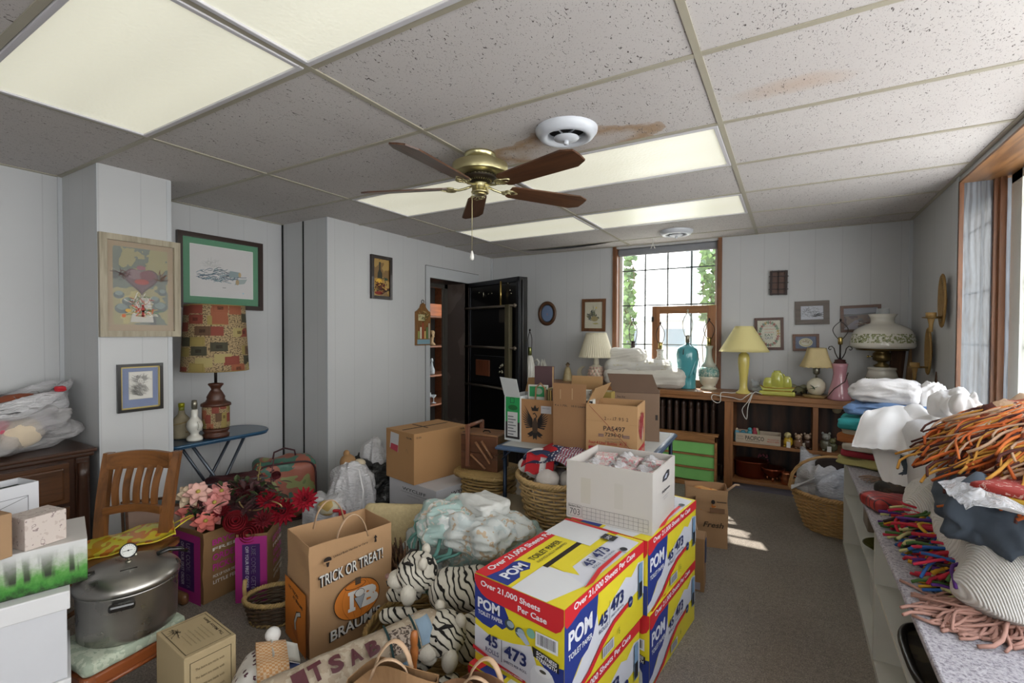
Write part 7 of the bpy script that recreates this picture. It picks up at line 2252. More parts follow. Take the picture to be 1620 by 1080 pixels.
# ================================================================== paper bags, flowers, cloth heaps
M_PAPER = plain('brown_bag_paper', 'a98560', .8, var=.06, scale=7., bump=.35, bscale=14.)
M_PAPER2 = plain('darker_bag_paper', '8a6846', .8, var=.07, scale=7., bump=.35, bscale=14.)
def bag(label, f, a, w, d, h, mat, handles=True, rim=.012, name='paper_bag', group=None, seed=0, face='y', rot=None, pinch=0.):
 """open paper bag, near base corner f, left face width w, right face depth d"""
 o = thing(name, label, 'bag', f, a, group=group, rot=rot)
 off = V((seed, seed * 2, 0))
 def fn(u, v):
  s = u * 4
  q = s - int(s)
  x, y = [(-w * q, 0), (-w, d * q), (-w + w * q, d), (0, d - d * q)][int(s) % 4]
  nz = noise.noise(V((x * 6, y * 6, v * 3)) + off)
  x += (x + w / 2) * .03 * v * nz * 4 * .3 + .006 * nz * v
  y += .010 * noise.noise(V((x * 7, y * 7, v * 4)) + off) * min(1, v * 3)
  y = d / 2 + (y - d / 2) * (1 - pinch * v * v) + pinch * .04 * math.sin(x * 22) * v
  return (x, y, h * v + (rim * nz if v > .97 else 0) - pinch * .06 * v * (2 * (x + w / 2) / w) ** 2)
 part('bag_paper', MB().grid(fn, 64, 14, thick=-.0025, wrap=True, smooth=False).box((-w + .004, .004, .001), (-.004, d - .004, .004)), mat, o)
 if handles:
  for s in (0, 1):
   g = MB()
   if face == 'y':        # handles on the two long faces x = 0 and x = -w
    x = -.006 if s == 0 else -w + .006
    pts = [(x, d * (.3 + .4 * t_), h - .03 + .12 * math.sin(PI * t_) ** .6) for t_ in [i / 10 for i in range(11)]]
   else:
    y = d / 2 + (-1 if s == 0 else 1) * (d / 2 - .004) * (1 - pinch)
    pts = [(-w * (.3 + .4 * t_), y - .02 * math.sin(PI * t_) * (1 - 2 * s), h - .03 + (.12 - .05 * (pinch > 0)) * math.sin(PI * t_) ** .6) for t_ in [i / 10 for i in range(11)]]
   g.tube(pts, .009, 6, flat=.35)
   part('handle', g, plain('pale_bag_handle', 'b5977a', .7), o)
 return o
f, a, w_, d_ = corner((490, 1045), (456, 1000), (618, 985), 0)
h = zat(f, 866)
o = bag('tall brown grocery bag printed TRICK OR TREAT with an orange pumpkin', f, a, w_, d_, h, M_PAPER, seed=1)
p = Print((.0135, 0, 0), (0, 1, 0), (0, 0, 1), .0005)
D = d_
OR, BKK, WH = 'c9762a', '241a15', 'cfcdc8'
for dx, c in ((.006, BKK), (0, WH)):
 p.text('TRICK OR TREAT!', .10 * D - dx, .625 * h - dx * .6, .10 * h, c, .78 * D + dx * .5, .035 if c == BKK else .01, rot=7, shear=.1)
 p.text("BRAUM'S", .22 * D - dx, .10 * h - dx * .6, .095 * h, c, .62 * D + dx * .5, .05 if c == BKK else .02, rot=7, shear=.12)
pc = (.54 * D, .40 * h)
p.oval(pc[0], pc[1], .285 * D, .185 * h, BKK, 40)
p.oval(pc[0], pc[1], .277 * D, .179 * h, OR, 40)
for s in (-.17, -.06, .06, .17):
 p.k = 6
 p.line([(pc[0] + s * D * (1 - (t_ - .5) ** 2 * 1.9) * 1.1, pc[1] + (t_ - .5) * .33 * h) for t_ in [i / 8 for i in range(9)]], .0014, '8a4a1c')
p.oval(pc[0] - .01, pc[1] + .135 * h, .13 * D, .035 * h, BKK)
p.oval(pc[0] - .01, pc[1] + .136 * h, .122 * D, .030 * h, 'c9762a')
p.rect(pc[0] - .03 * D, pc[1] + .135 * h, pc[0] + .04 * D, pc[1] + .20 * h, '4a3c30')
p.text('B', pc[0] + .02 * D, pc[1] - .095 * h, .19 * h, WH, .24 * D, .06)
p.rect(pc[0] - .12 * D, pc[1] - .095 * h, pc[0] - .03 * D, pc[1] - .065 * h, WH)
p.rect(pc[0] - .10 * D, pc[1] - .095 * h, pc[0] - .05 * D, pc[1] + .09 * h, WH)
p.rect(pc[0] - .12 * D, pc[1] + .06 * h, pc[0] - .0 * D, pc[1] + .09 * h, WH)
p.poly([(pc[0] - .05 * D, pc[1] + .02 * h), (pc[0] + .03 * D, pc[1] - .11 * h), (pc[0] + .09 * D, pc[1] + .03 * h)], BKK)
p.poly([(pc[0] - .042 * D, pc[1] + .018 * h), (pc[0] + .03 * D, pc[1] - .10 * h), (pc[0] + .082 * D, pc[1] + .028 * h)], '9ba0a6')
p.oval(pc[0] + .02 * D, pc[1] + .055 * h, .062 * D, .038 * h, BKK)
p.oval(pc[0] + .02 * D, pc[1] + .055 * h, .056 * D, .034 * h, WH)
p.text('Unload Both Handles to Carry', .25 * D, .855 * h, .020 * h, BKK, .42 * D, .01, rot=6)
p.oval(.18 * D, .86 * h, .045 * D, .028 * h, BKK)
p.rect(.135 * D, .835 * h, .225 * D, .85 * h, 'a98560')
p.poly([(.16 * D, .84 * h), (.20 * D, .84 * h), (.19 * D, .80 * h), (.17 * D, .80 * h)], BKK)
p.poly([(.76 * D, .955 * h), (.735 * D, .925 * h), (.75 * D, .925 * h), (.745 * D, .885 * h), (.775 * D, .885 * h), (.77 * D, .925 * h), (.785 * D, .925 * h)], BKK)
W = w_
p.face((-W, -.0135, 0), (1, 0, 0), (0, 0, 1))
p.rect(.02 * W, .01, .98 * W, .58 * h, OR)
p.text('NO TRICKS', .2 * W, .50 * h, .03 * h, BKK, .45 * W, .03, rot=-6)
p.text('AT BRAUMS', .4 * W, .44 * h, .03 * h, BKK, .45 * W, .03, rot=-6)
p.line([(.75 * W, .36 * h), (.6 * W, .33 * h), (.5 * W, .24 * h), (.52 * W, .18 * h)], .022, BKK)
p.line([(.74 * W, .36 * h), (.6 * W, .325 * h), (.51 * W, .24 * h), (.53 * W, .18 * h)], .015, WH)
p.poly([(.35 * W, .19 * h), (.62 * W, .17 * h), (.66 * W, .08 * h), (.45 * W, .12 * h)], 'b3652a')
part('print', p, None, o)
for i, (F, L, dd_, top, lab) in enumerate((((322, 957), (278, 938), .20, 845, 'left magenta sided paper bag holding pale pink poinsettias'), ((424, 947), (374, 952), .22, 842, 'right magenta sided paper bag holding dark red flowers'))):
 f, l = at(*F, z=0), at(*L, z=0)
 a, w_ = frame2(l, f)
 h = zat(f, top)
 o = bag(lab, V((f.x, f.y, 0)), a, w_, dd_, h, plain('kraft_pink_bag', '846440', .8, var=.06), False, .01, group='magenta paper bags with flowers', seed=4 + i)
 p = Print((-w_, -.013, 0), (1, 0, 0), (0, 0, 1), .0005)
 p.rect(.0, .0, w_, h * .97, 'a3287c')
 p.rect(.22 * w_, .16 * h, .78 * w_, .86 * h, '3f1a5c')
 p.face((-w_, -.0135, 0), (0, 0, -1), (1, 0, 0))
 p.text('USE CODE: GET6', -.83 * h, .50 * w_, .14 * w_, 'c9c3cf', .64 * h, .02)
 p.text('OFF YOUR FIRST ORDER', -.83 * h, .32 * w_, .10 * w_, 'c9c3cf', .62 * h, .01)
 p.face((.013, 0, 0), (0, 1, 0), (0, 0, 1))
 for s, y, hh, c in (('BRYCE', .80, .08, 'b02a83'), ('FREE', .72, .045, 'cfc8bd'), ('ORDER', .58, .09, 'b02a83'), ('PICKUP', .44, .09, 'b02a83'), ('PICK UP YOUR ORDER', .34, .04, 'cfc8bd'), ('LITTLE FEES', .25, .05, 'cfc8bd')):
  p.text(s, .2 * dd_, y * h, hh * h, c, .7 * dd_, .02)
 part('print', p, None, o)
 if i == 0:
  pinkA = (o.location.copy(), a, w_, dd_, h)
 else:
  pinkB = (o.location.copy(), a, w_, dd_, h)
def inbag(B, x, y, z):
 return Matrix.Translation(B[0]) @ Matrix.Rotation(B[1], 4, 'Z') @ V((-B[2] * x, B[3] * y, B[4] + z))
def flower_mesh(kind, seed):
 g = MB()
 rn = random.Random(seed)
 if kind == 'poinsettia':
  for ring, (n, L, up) in enumerate(((6, .055, .15), (5, .04, .6))):
   for i in range(n):
    a = 2 * PI * i / n + ring * .5
    g.grid(lambda u, v: (math.cos(a) * L * u - math.sin(a) * (v - .5) * .034 * math.sin(PI * (.08 + .88 * u)), math.sin(a) * L * u + math.cos(a) * (v - .5) * .034 * math.sin(PI * (.08 + .88 * u)), up * L * u - .25 * L * u * u + .006 * abs(v - .5)), 6, 4, thick=.0012)
 elif kind == 'mum':
  for k in range(5):
   n = 15 - 2 * k
   for i in range(n):
    a = 2 * PI * (i + .5 * k) / n
    el = .05 + k * .33
    L = .052 - .005 * k
    c, s = math.cos(a), math.sin(a)
    g.grid(lambda u, v: (c * L * u * math.cos(el) - s * (v - .5) * .014 * math.sin(PI * (.15 + .75 * u)), s * L * u * math.cos(el) + c * (v - .5) * .014 * math.sin(PI * (.15 + .75 * u)), L * u * math.sin(el) + .01 * u * u - .006), 4, 3, thick=.001)
 else:
  for k in range(5):
   n = 5
   for i in range(n):
    a = 2 * PI * i / n + k * .6
    r0 = .045 - .008 * k
    g.grid(lambda u, v: ((r0 * (.25 + .75 * u)) * math.cos(a + (v - .5) * 1.5), (r0 * (.25 + .75 * u)) * math.sin(a + (v - .5) * 1.5), .045 * (u ** 2) * (.4 + .14 * k) + .004 * k), 5, 6, thick=.0012)
 return g
CP = {}
def flower(kind, col, label, cat, loc, rot, sc, group):
 key = (kind, col)
 if key not in CP:
  o = thing(kind + '_bloom', label, cat, loc, rot=rot, group=group)
  part('petals', flower_mesh(kind, 3), plain('silk_petal', col, .7, var=.25, scale=40), o)
  part('flower_centre', MB().ball((0, 0, .012), .009, n=8), plain('flower_centre', {'poinsettia': 'b3a24a'}.get(kind, '3d0f14'), .6), o)
  part('stem', MB().tube([(0, 0, 0), (.005, 0, -.06), (0, .005, -.12)], .003, 5), plain('silk_stem', '34401f', .7), o)
  CP[key] = o
 else:
  o = copy_tree(CP[key])
  o.location = loc
  o.rotation_euler = rot
  o['label'] = label
 o.scale = (sc, sc, sc)
 return o
def toward(u, v, B, k=.0):
 """spot over bag B seen at u, v"""
 c = inbag(B, .5, .5 + k, 0)
 n = V((CF.x, CF.y, 0)).normalized()
 return hit(u, v, c, n)
def lean(p, B, s=1.):
 c = inbag(B, .5, .5, .0)
 d = (p - c)
 return (-.9 * s * (CF.x * 0) + .55 * s - d.z * 1.2, .0 + .5 * s + d.x * 2, random.uniform(0, 6))
def facing(p):
 d = (CAM - p).normalized() + V((random.uniform(-.35, .35), random.uniform(-.35, .35), random.uniform(.1, .7)))
 return d.to_track_quat('Z', 'Y').to_euler()
random.seed(12)
pos = ['topmost cream tipped', 'upper right', 'far right', 'lowest right', 'middle left', 'lower left coral', 'top left', 'right hand low', 'centre']
for i, (u, v, c) in enumerate(((313, 779, 'd9aba0'), (341, 795, 'd98f8a'), (350, 778, 'd98f8a'), (325, 825, 'd9786e'), (300, 808, 'd9786e'), (291, 817, 'd9786e'), (298, 784, 'd9c4a8'), (335, 814, 'd98f8a'), (320, 798, 'd9aba0'))):
 p_ = toward(u, v, pinkA, (i % 3 - 1) * .25)
 flower('poinsettia', c, pos[i] + ' pale poinsettia bloom in the left magenta bag', 'flower', p_, facing(p_), 1.25, 'poinsettias in the left magenta bag')
pos = ['large round red mum nearest the centre', 'red mum lower right of the large round one', 'red mum farthest right against the white bag', 'red peony hanging lowest over the bag front', 'red peony at the left above the bag rim', 'small dark rosebud standing highest', 'red bloom low between the two magenta bags', 'dark red bloom among the leaves at upper left', 'red mum fragment behind the lowest peony']
for i, (u, v, kind, s, c) in enumerate(((425, 791, 'mum', 1.15, 'b0152e'), (449, 810, 'mum', 1.25, 'b0152e'), (482, 790, 'mum', 1.15, 'b0152e'), (396, 845, 'peony', 1.3, '960f22'), (372, 826, 'peony', 1.1, '960f22'), (437, 752, 'peony', .45, '5f1420'), (350, 808, 'mum', .8, '8f1426'), (385, 775, 'mum', .8, '5c1820'), (417, 822, 'mum', .9, '7c1222'))):
 p_ = toward(u, v, pinkB, (-.45 if v > 820 else 0) + (i % 2) * .15)
 flower(kind, c, pos[i], 'flower', p_, facing(p_), s * 1.15, 'red flowers in the right magenta bag')
def leaves(loc, n, spread, L, cols, seed, name, label, up=.10):
 rn = random.Random(seed)
 g = MB()
 mm = [plain('silk_leaf', c, .6, var=.2, scale=30) for c in cols]
 for i in range(n):
  a, el = rn.uniform(0, 2 * PI), rn.uniform(-.2, 1.1)
  r0 = rn.uniform(0, spread)
  b = rn.uniform(0, 2 * PI)
  c0 = V((r0 * math.cos(b), r0 * math.sin(b) * .7, rn.uniform(-.03, up)))
  Li = L * rn.uniform(.6, 1.1)
  c, s = math.cos(a), math.sin(a)
  g.mat(rn.choice(mm))
  g.grid(lambda u, v: c0 + V((c * Li * u * math.cos(el) - s * (v - .5) * Li * .42 * math.sin(PI * (.05 + .9 * u)), s * Li * u * math.cos(el) + c * (v - .5) * Li * .42 * math.sin(PI * (.05 + .9 * u)), Li * u * math.sin(el) - Li * .3 * u * u)), 5, 3, thick=.001)
 o = g.build(name, None, loc=loc)
 return tag(o, label, 'leaves', kind='stuff')
leaves(toward(318, 812, pinkA), 60, .09, .07, ('2b4426', '38522f', '4a1f24'), 1, 'poinsettia_leaves', 'dark green silk leaves below the pale poinsettias', .03)
leaves(toward(412, 792, pinkB, .2), 130, .17, .075, ('2a2a1c', '3b1c1e', '34401f', '4a2228'), 2, 'wine_leaves', 'dense dark green and wine silk foliage behind the red flowers', .10)
leaves(toward(372, 785, pinkB, .3), 60, .10, .07, ('33201c', '4d2a2a', '34401f'), 3, 'purple_leaves', 'dusky purple leaf spray between the two magenta bags', .08)
p_ = toward(400, 800, pinkB, -.3)
tag(MB().tube(smoothp([p_ + V(q) for q in ((-.13, .0, .0), (-.12, .02, -.04), (-.06, .03, -.045), (0, .05, -.03), (.03, .07, 0.01), (.09, .09, .0), (.1, .1, -.02))]), .004, 6).build('gold_wire_loop', plain('pale_gold_wire', 'b39a6a', .4, .6)), 'bent pale gold wire handle in front of the dark foliage', 'wire')
for i, (u, v) in enumerate(((407, 740), (428, 735))):
 p_ = toward(u, v + 40, pinkB, .3)
 g = MB().tube([p_, p_ + V((.01, 0, .09)), p_ + V((.0, .02, .17))], .003, 5)
 for k in range(8):
  g.ball(p_ + V((.012 * (-1) ** k, .01, .05 + .015 * k)), .006, n=6)
 tag(g.build('berry_sprig', plain('sprig_brown', ['7a6a3a', '4a1c22'][i], .6)), ['gold beaded sprig rising from the dark foliage', 'dark red twig sprig right of the gold beaded one'][i], 'sprig')
f, a, w_, d_ = corner((291, 1043), (247, 1000), (371, 1001), .30)
o = carton('printed_carton', 'small tan printed carton lettered The Malcor Bears in front of the stool', (f.x, f.y, 0), a, w_, d_, .30, plain('printed_tan_carton', 'a08e6c', .75, var=.03))
p = Print((0, 0, .3004), (0, 1, 0), (-1, 0, 0))
p.frame(.06 * d_, .06 * w_, .94 * d_, .94 * w_, .0022, '4a3f2a')
p.face((-w_, 0, .3004), (1, 0, 0), (0, 1, 0))
p.face((0, d_, .3004), (-1, 0, 0), (0, -1, 0))
p.text('The Malcor Bears', .16 * w_, .13 * d_, .065 * d_, '33291c', .66 * w_, .01, shear=.1)
for i in range(6):
 p.k = 3
 p.text('collected with love and care', .22 * w_, (.30 + .085 * i) * d_, .025 * d_, '6a5c40', (.45 - .04 * (i % 3)) * w_)
scribble(p, .75 * w_, .75 * d_, .1 * w_, .08 * d_, 16, ['33291c'], .002, .02, 30)
p.face((.0004, 0, 0), (0, 1, 0), (0, 0, 1))
p.frame(.10 * d_, .02, .90 * d_, .275, .0022, '4a3f2a')
for i in range(6):
 p.k = 3
 p.text('The bears are made with', .20 * d_, .24 - .030 * i, .009, '5c4e36', .55 * d_)
part('print', p, None, o)
q = at(425, 1000, z=.0)
frb = lambda A, t_: ((.07 + .02 * t_) * math.cos(A), (.05 + .02 * t_) * math.sin(A))
q = at(434, 985, z=.0)
o = thing('small_wicker_basket', 'small oval two tone wicker basket left of the pumpkin bag', 'basket', (q.x - .03, q.y + .03, .0), R(40))
frb = lambda A, t_: ((.11 + .03 * t_) * math.cos(A), (.08 + .025 * t_) * math.sin(A))
part('woven_side', weave(MB(), frb, 10, 14, .11, .0, .0055), wick('dark_basket_twig', '4c3a28'), o)
part('rim', braid(lambda A, t_: frb(A, 1.02), .115, .006, 90, 44, 3, .007), wick('pale_rim_cane', 'a58a58'), o)
part('foot_rim', braid(lambda A, t_: frb(A, .05), .008, .006, 90, 30, 2, .006), wick('pale_rim_cane', 'a58a58'), o)
part('handle', MB().tube([(-.14, 0, .1), (-.145, 0, .16), (-.14, 0, .20)], .010, 8), wick('pale_rim_cane', 'a58a58'), o)
t = NT('calico_sprig_print')
co = t.coords()
vo = t.n('TexVoronoi', Scale=34., Randomness=.35)
t.l(co, vo.inputs['Vector'])
nz = t.n('TexNoise', Scale=120., Detail=2.)
t.l(co, nz.inputs['Vector'])
ad = t.n('Math', operation='MULTIPLY_ADD')
t.l(nz.outputs[0], ad.inputs[0])
ad.inputs[1].default_value = .55
t.l(vo.outputs['Distance'], ad.inputs[2])
t.l(t.ramp(ad.outputs[0], [(.50, srgb('4a1f2e')), (.54, srgb('c4bfb8'))], 'LINEAR'), t.b.inputs['Base Color'])
t.b.inputs['Roughness'].default_value = .9
M_CAL = t.m
t = NT('orange_gingham')
ck = t.n('TexChecker', Scale=110.)
ck.inputs['Color1'].default_value = (*srgb('c08a55'), 1)
ck.inputs['Color2'].default_value = (*srgb('d0b594'), 1)
t.l(t.coords(), ck.inputs['Vector'])
t.l(ck.outputs[0], t.b.inputs['Base Color'])
M_GING = t.m
q = at(415, 1065, z=.19)
o = thing('calico_cushion', 'calico and orange gingham patchwork cushion beside the printed carton', 'cushion', (q.x, q.y, .0), R(60))
part('stuffed_body', MB().blob(.22, .30, .25, .9, 16, .01, 9, 4, taper=.2), M_CAL, o)
part('gingham_band', MB().grid(lambda u, v: (-.02 + .10 * v, -.13 + .26 * u, .252 + .004 * math.sin(u * 9) - .05 * (2 * u - 1) ** 4 - .02 * v), 16, 4, thick=.01), M_GING, o)
part('blue_band', MB().bbox((.06, -.05, .15), (.12, .08, .20), .01), plain('blue_cotton', '3a4674', .9), o)
part('white_panel', MB().grid(lambda u, v: (.03 + .09 * v, -.02 + .12 * u, .245 - .05 * v), 5, 5, thick=.006), plain('white_cotton', 'bfbdb5', .9), o)
part('pompom', MB().ball((.04, .12, .25), .028, n=14), plain('white_pompom', 'c9c7c4', .95, bump=.6), o)
A_, B_ = at(385, 1130, z=.24), at(700, 985, z=.30)
axv = (B_ - A_)
Lb = axv.length
o = thing('tapestry_bolster', 'long cream tapestry bolster woven with maroon letters and blue edge', 'cushion', (A_ + B_) / 2, rot=(R(38), -math.asin(axv.z / Lb), math.atan2(axv.y, axv.x)))
M_TAP = patches('tapestry_weave', ('a0907c', 'b0a28e', 'ab9c86'), 30., .95, .6, 160.)
part('bolster', MB().blob(Lb, .13, .12, .9, 22, .006, 8, 6, M=T(z=-.06)), M_TAP, o)
part('blue_edge', MB().blob(Lb * .78, .05, .045, .9, 14, .004, 10, 7, M=T(-.05, -.058, -.055)), patches('blue_tapestry', ('3c4f66', '5d7488', '7a8c98', '2c3a48'), 22., .95, .5, 120.), o)
p = Print(lift=.0006)
p.bend = lambda x, y, k: V((x, (y - .05) * .95, .0)) + V((0, 0, .071 + k - ((y - .05) / .075) ** 2 * .022))
for s, x, hh in (('I', -.17, .055), ('T', -.12, .06), ('S', -.06, .055), ('A', .0, .05), ('B', .06, .05)):
 p.text(s, x - .02, .022, hh, '4c1c24', .042, .05, rot=8)
part('letters', p, None, o)
part('braided_panel', MB().grid(lambda u, v: (.12 + .08 * u, -.05 + .09 * v, .069 - ((v - .5) * .10) ** 2 * 7), 6, 8, thick=.004), patches('braid_knit', ('a5978a', '4c4038', 'b0a398'), 110., .9, .8, 90.), o)
for x in (.115, .21):
 part('green_stripe', MB().tube([(x, y, .069 - (y / .07) ** 2 * .03) for y in [-.06 + .012 * i for i in range(11)]], .004, 6), plain('dark_teal_cord', '1e3a3c', .9), o)
part('pale_blue_panel', MB().grid(lambda u, v: (.22 + .05 * u, -.055 + .11 * v, .068 - ((v - .5) * .11) ** 2 * 8), 5, 8, thick=.004), plain('pale_blue_cloth', '8197aa', .9), o)
for i, (F, L, Rr, zt_, top, lab, sd) in enumerate((((655, 1075), (560, 1075), (722, 1045), .44, None, 'rumpled brown paper bag with white tag at the bottom edge of the photo', 7), ((780, 1110), (705, 1070), (850, 1085), .42, None, 'second brown paper bag at the bottom edge, before the toilet paper cases', 9))):
 c_ = (at(640, 1045, z=.44), at(778, 1068, z=.43))[i]
 o = bag(lab, V((c_.x + .14, c_.y - (.03, .08)[i], 0)), R((32, 12)[i]), .27, .15, (.45, .43)[i], (M_PAPER2, plain('rust_bag_paper', '7d5a3e', .8, var=.07, scale=7., bump=.35, bscale=14.))[i], True, .05, seed=sd, face='x', pinch=.72, group='brown bags at the bottom edge')
 if i == 0:
  part('white_tag', MB().bbox((-.16, .0, .30), (-.10, .004, .37), .001).bbox((-.09, .0, .315), (-.03, .004, .37), .001), plain('white_tag_paper', 'c9c7cc', .7), o)
 part('stuffing', MB().blob(.22, .07, .26, .6, 12, .02, 10, sd, M=T(-.135, .075, .006)), plain('dim_clothes', '5a4534', .9), o)
q = at(645, 1012, z=.42)
o = thing('wooden_knob_toy', 'small orange turned wooden knob poking up behind the bottom brown bag', 'toy', (q.x, q.y + .03, .33))
lathe_part('knob', [(9, -330), (9, 0), (13, 20), (13, 45), (9, 55), (12, 62), (13, 85), (10, 100), (1e-3, 106)], .001, plain('orange_turned_wood', 'a0602f', .45), o, 20)
t = NT('white_tiger_fur')
co = t.coords((1, 1, 1), (.3, .5, .2))
wv = t.n('TexWave', Scale=13., Distortion=7., Detail=1.5)
wv.inputs['Detail Scale'].default_value = 1.2
t.l(co, wv.inputs['Vector'])
t.l(t.ramp(wv.outputs[0], [(.0, srgb('141210')), (.15, srgb('1b1815')), (.20, srgb('c2bcae')), (1., srgb('cfc9bd'))]), t.b.inputs['Base Color'])
t.b.inputs['Roughness'].default_value = .95
nb = t.n('TexNoise', Scale=180.)
t.l(co, nb.inputs['Vector'])
t.bump(nb.outputs[0], .6, .006)
M_TIG = t.m
M_TW = plain('tiger_white_fur', 'c9c3b6', .95, bump=.6, bscale=150.)
M_TB = plain('tiger_black_stitch', '171412', .8)
def tiger(label, c, rz, s):
 o = thing('white_tiger_plush', label, 'plush toy', c, rz, group='white tiger plush toys')
 o.scale = (s, s, s)
 part('body', MB().blob(.30, .18, .17, 1., 18, .008, 10, 2, M=T(.14, 0, 0)), M_TIG, o)
 hd = part('head', MB().blob(.17, .17, .16, 1., 18, .004, 10, 3, M=T(-.05, 0, .09)), M_TIG, o)
 part('muzzle', MB().ball((-.135, 0, .14), .045, .05, .038, 14).ball((-.12, 0, .11), .035, .035, .03, 12), M_TW, hd)
 part('nose', MB().ball((-.178, 0, .155), .011, .018, .010, 10), plain('tiger_nose', '7c5a52', .5), hd)
 for y in (-.045, .045):
  part('eye', MB().ball((-.118, y, .192), .009, n=10), plain('black_eye', '0e0e0e', .15), hd)
  part('eyebrow_stripe', MB().tube([(-.105, y * .8, .222), (-.085, y * 1.3, .236), (-.06, y * 1.6, .232)], [.004, .008, .004], 6), M_TB, hd)
  part('ear', MB().ball((-.02, y * 1.5, .235), .02, .026, .026, 12), M_TW, hd)
  part('cheek_tuft', MB().ball((-.08, y * 1.7, .11), .035, .03, .045, 10), M_TW, hd)
  part('front_paw', MB().blob(.16, .06, .06, 1., 10, .003, 20, 1, M=T(-.12, y * 1.8, 0)), M_TIG, o)
 part('mouth_stitch', MB().tube([(-.172, -.02, .122), (-.182, 0, .132), (-.172, .02, .122)], .003, 5), M_TB, hd)
 return o
q = at(668, 935, z=.27)
tiger('white tiger plush resting its head beside the pumpkin bag', (q.x + .04, q.y, .20), R(35), 1.)
q = at(722, 1010, z=.24)
tiger('lower white tiger plush pressed against the nearest yellow case', (q.x - .01, q.y + .0, .12), R(75), .95)
o = thing('flat_wicker_tray', 'low wicker tray basket under the white tiger plush toys', 'basket', (-1.30, 1.62, 0), R(20))
frt = lambda A, t_: sup(A, .30 + .02 * t_, .20 + .02 * t_, .7)
part('woven_side', weave(MB(), frt, 9, 22, .11, 0, .0065), M_W1, o)
part('rim', braid(lambda A, t_: frt(A, 1), .115, .008, 110, 50, 3, .008), M_W1, o)
part('base', MB().prism([sup(2 * PI * i / 30, .29, .19, .7) for i in range(30)], 'Z', .003, .015), M_W1, o)
M_LIN = patches('nursery_print', ('c6cac9', 'ccceca', 'a3bab6', 'cdbfae', 'ccd0ce', 'bda88e'), 16., .9, .4, 90., stops=[0, .36, .40, .58, .61, .68], warp=1.)
M_LIN2 = patches('pale_aqua_print', ('bcc9c7', 'c6cdcb', 'a9c2be', 'c6cdcb'), 10., .9, .4, 90., stops=[0, .38, .60, .64])
M_LINW = plain('white_diaper_cloth', 'cbccc9', .9, var=.04, bump=.4, bscale=60.)
GP = 'nursery linens in the heap'
def cloth(label, c, w, d, h, mat, seed, rz=0., amp=.03, fold=.014, ff=13, n=32, r=.9, group=GP, name='folded_linen', cat='cloth', taper=0., fdir=(1, .3, 0)):
 o = MB().blob(w, d, h, r, n, amp, 8, seed, fold=fold, ffreq=ff, fdir=fdir, taper=taper).build(name, mat, loc=c, rz=rz)
 return tag(o, label, cat, group)
cl = lambda u, v, z: at(u, v, z=z)
q = cl(690, 880, .2)
cloth('big pale aqua quilted bumper at the left bottom of the linen heap', (q.x, q.y + .02, .0), .40, .42, .36, M_LIN2, 41, R(30), fold=.02)
q = cl(790, 870, .3)
cloth('wide nursery print ruffle spread low in the linen heap behind the nearest case', (q.x - .03, q.y + .06, .0), .46, .52, .40, M_LIN, 42, R(15), fold=.024)
q = cl(745, 900, .2)
cloth('smooth white sheet end hanging lowest in the linen heap', (q.x - .02, q.y, .12), .30, .26, .16, M_LINW, 45, R(-20), fold=.018)
q = cl(722, 830, .43)
cloth('rumpled printed crib sheet at the upper left of the linen heap', (q.x, q.y, .355), .34, .30, .17, M_LIN, 43, R(30), fold=.022)
q = cl(768, 838, .45)
cloth('printed crib skirt in the upper middle of the linen heap', (q.x, q.y, .375), .32, .30, .14, patches('nursery_print_warm', ('b3bcbc', 'c2c6c4', 'b8a48c', 'c2c6c4', '9db5b2'), 18., .9, .4, 90., stops=[0, .38, .56, .62, .68]), 44, R(-10), fold=.02)
q = cl(765, 803, .52)
cloth('neatly folded white and pale blue cloth on top of the linen heap', (q.x, q.y, .50), .24, .18, .075, M_LINW, 46, R(-25), amp=.008, fold=.006, r=.6)
q = cl(830, 835, .42)
cloth('floral frill at the right rear of the linen heap', (q.x, q.y, .18), .28, .28, .24, M_LIN, 47, R(40), fold=.022)
tie = thing('teal_ribbon_ties', 'tangle of teal fabric ties looping over the left of the linen heap', 'ribbon', cl(712, 850, .38), 0)
rn = random.Random(9)
M_TEAL = plain('teal_cotton_tie', '5c8c84', .85, var=.1)
for i in range(9):
 b = rn.uniform(-.05, .05)
 pts = smoothp([V((-.04 + b, -.02, .07 + b * .3)), V((-.11 - b, -.06 - .01 * i, .08)), V((-.13 + b, -.11, -.02)), V((-.08 + b + .01 * i, -.17 - b, -.10)), V((.0 + .02 * i, -.22 - .01 * i, -.14))]) if i < 5 else smoothp([V((-.03, -.04, .08)), V((.05 + b, -.08, .06)), V((.10 + b, -.14 + b, .0)), V((.03 + b, -.17, -.03)), V((-.02 + b, -.20 - b, -.09))])
 part('tie', MB().tube(pts, .0085, 6, flat=.45), M_TEAL, tie)
q = at(622, 850, z=.30)
o = thing('straw_case', 'tilted pale woven straw case between the pumpkin bag and the WYCLIFF carton', 'case', (q.x - .02, q.y, .16), rot=(R(-30), R(4), R(38)))
part('lid', MB().blob(.34, .13, .30, .45, 16, .003, 20, 3), plain('woven_straw', 'b3a27a', .8, var=.2, scale=70., bump=.9, bscale=70.), o)
part('edge_binding', MB().tube([(x * .335, -.0, .15 + z * .29) for x, z in [sup(2 * PI * i / 40, .5, .5, .35) for i in range(40)]], .012, 6, closed=True), wick('straw_binding', '9a8758'), o)
tag(MB().bbox((-.18, -.12, 0), (.18, .12, .15), .01).build('brown_carton', M_PAPER2, loc=(q.x, q.y - .02, 0), rz=R(38)), 'dark brown low carton under the straw case', 'box')
q = at(640, 915, z=.18)
g = MB()
for i in range(46):
 a, b = rn.uniform(-.05, .05), rn.uniform(-.04, .04)
 g.tube([(a, b, -.17), (a * 1.3 - .02, b, .03), (a * 1.8 - .05 + rn.uniform(-.03, .05), b * 2, .14 + rn.uniform(-.04, .05))], .0035, 5)
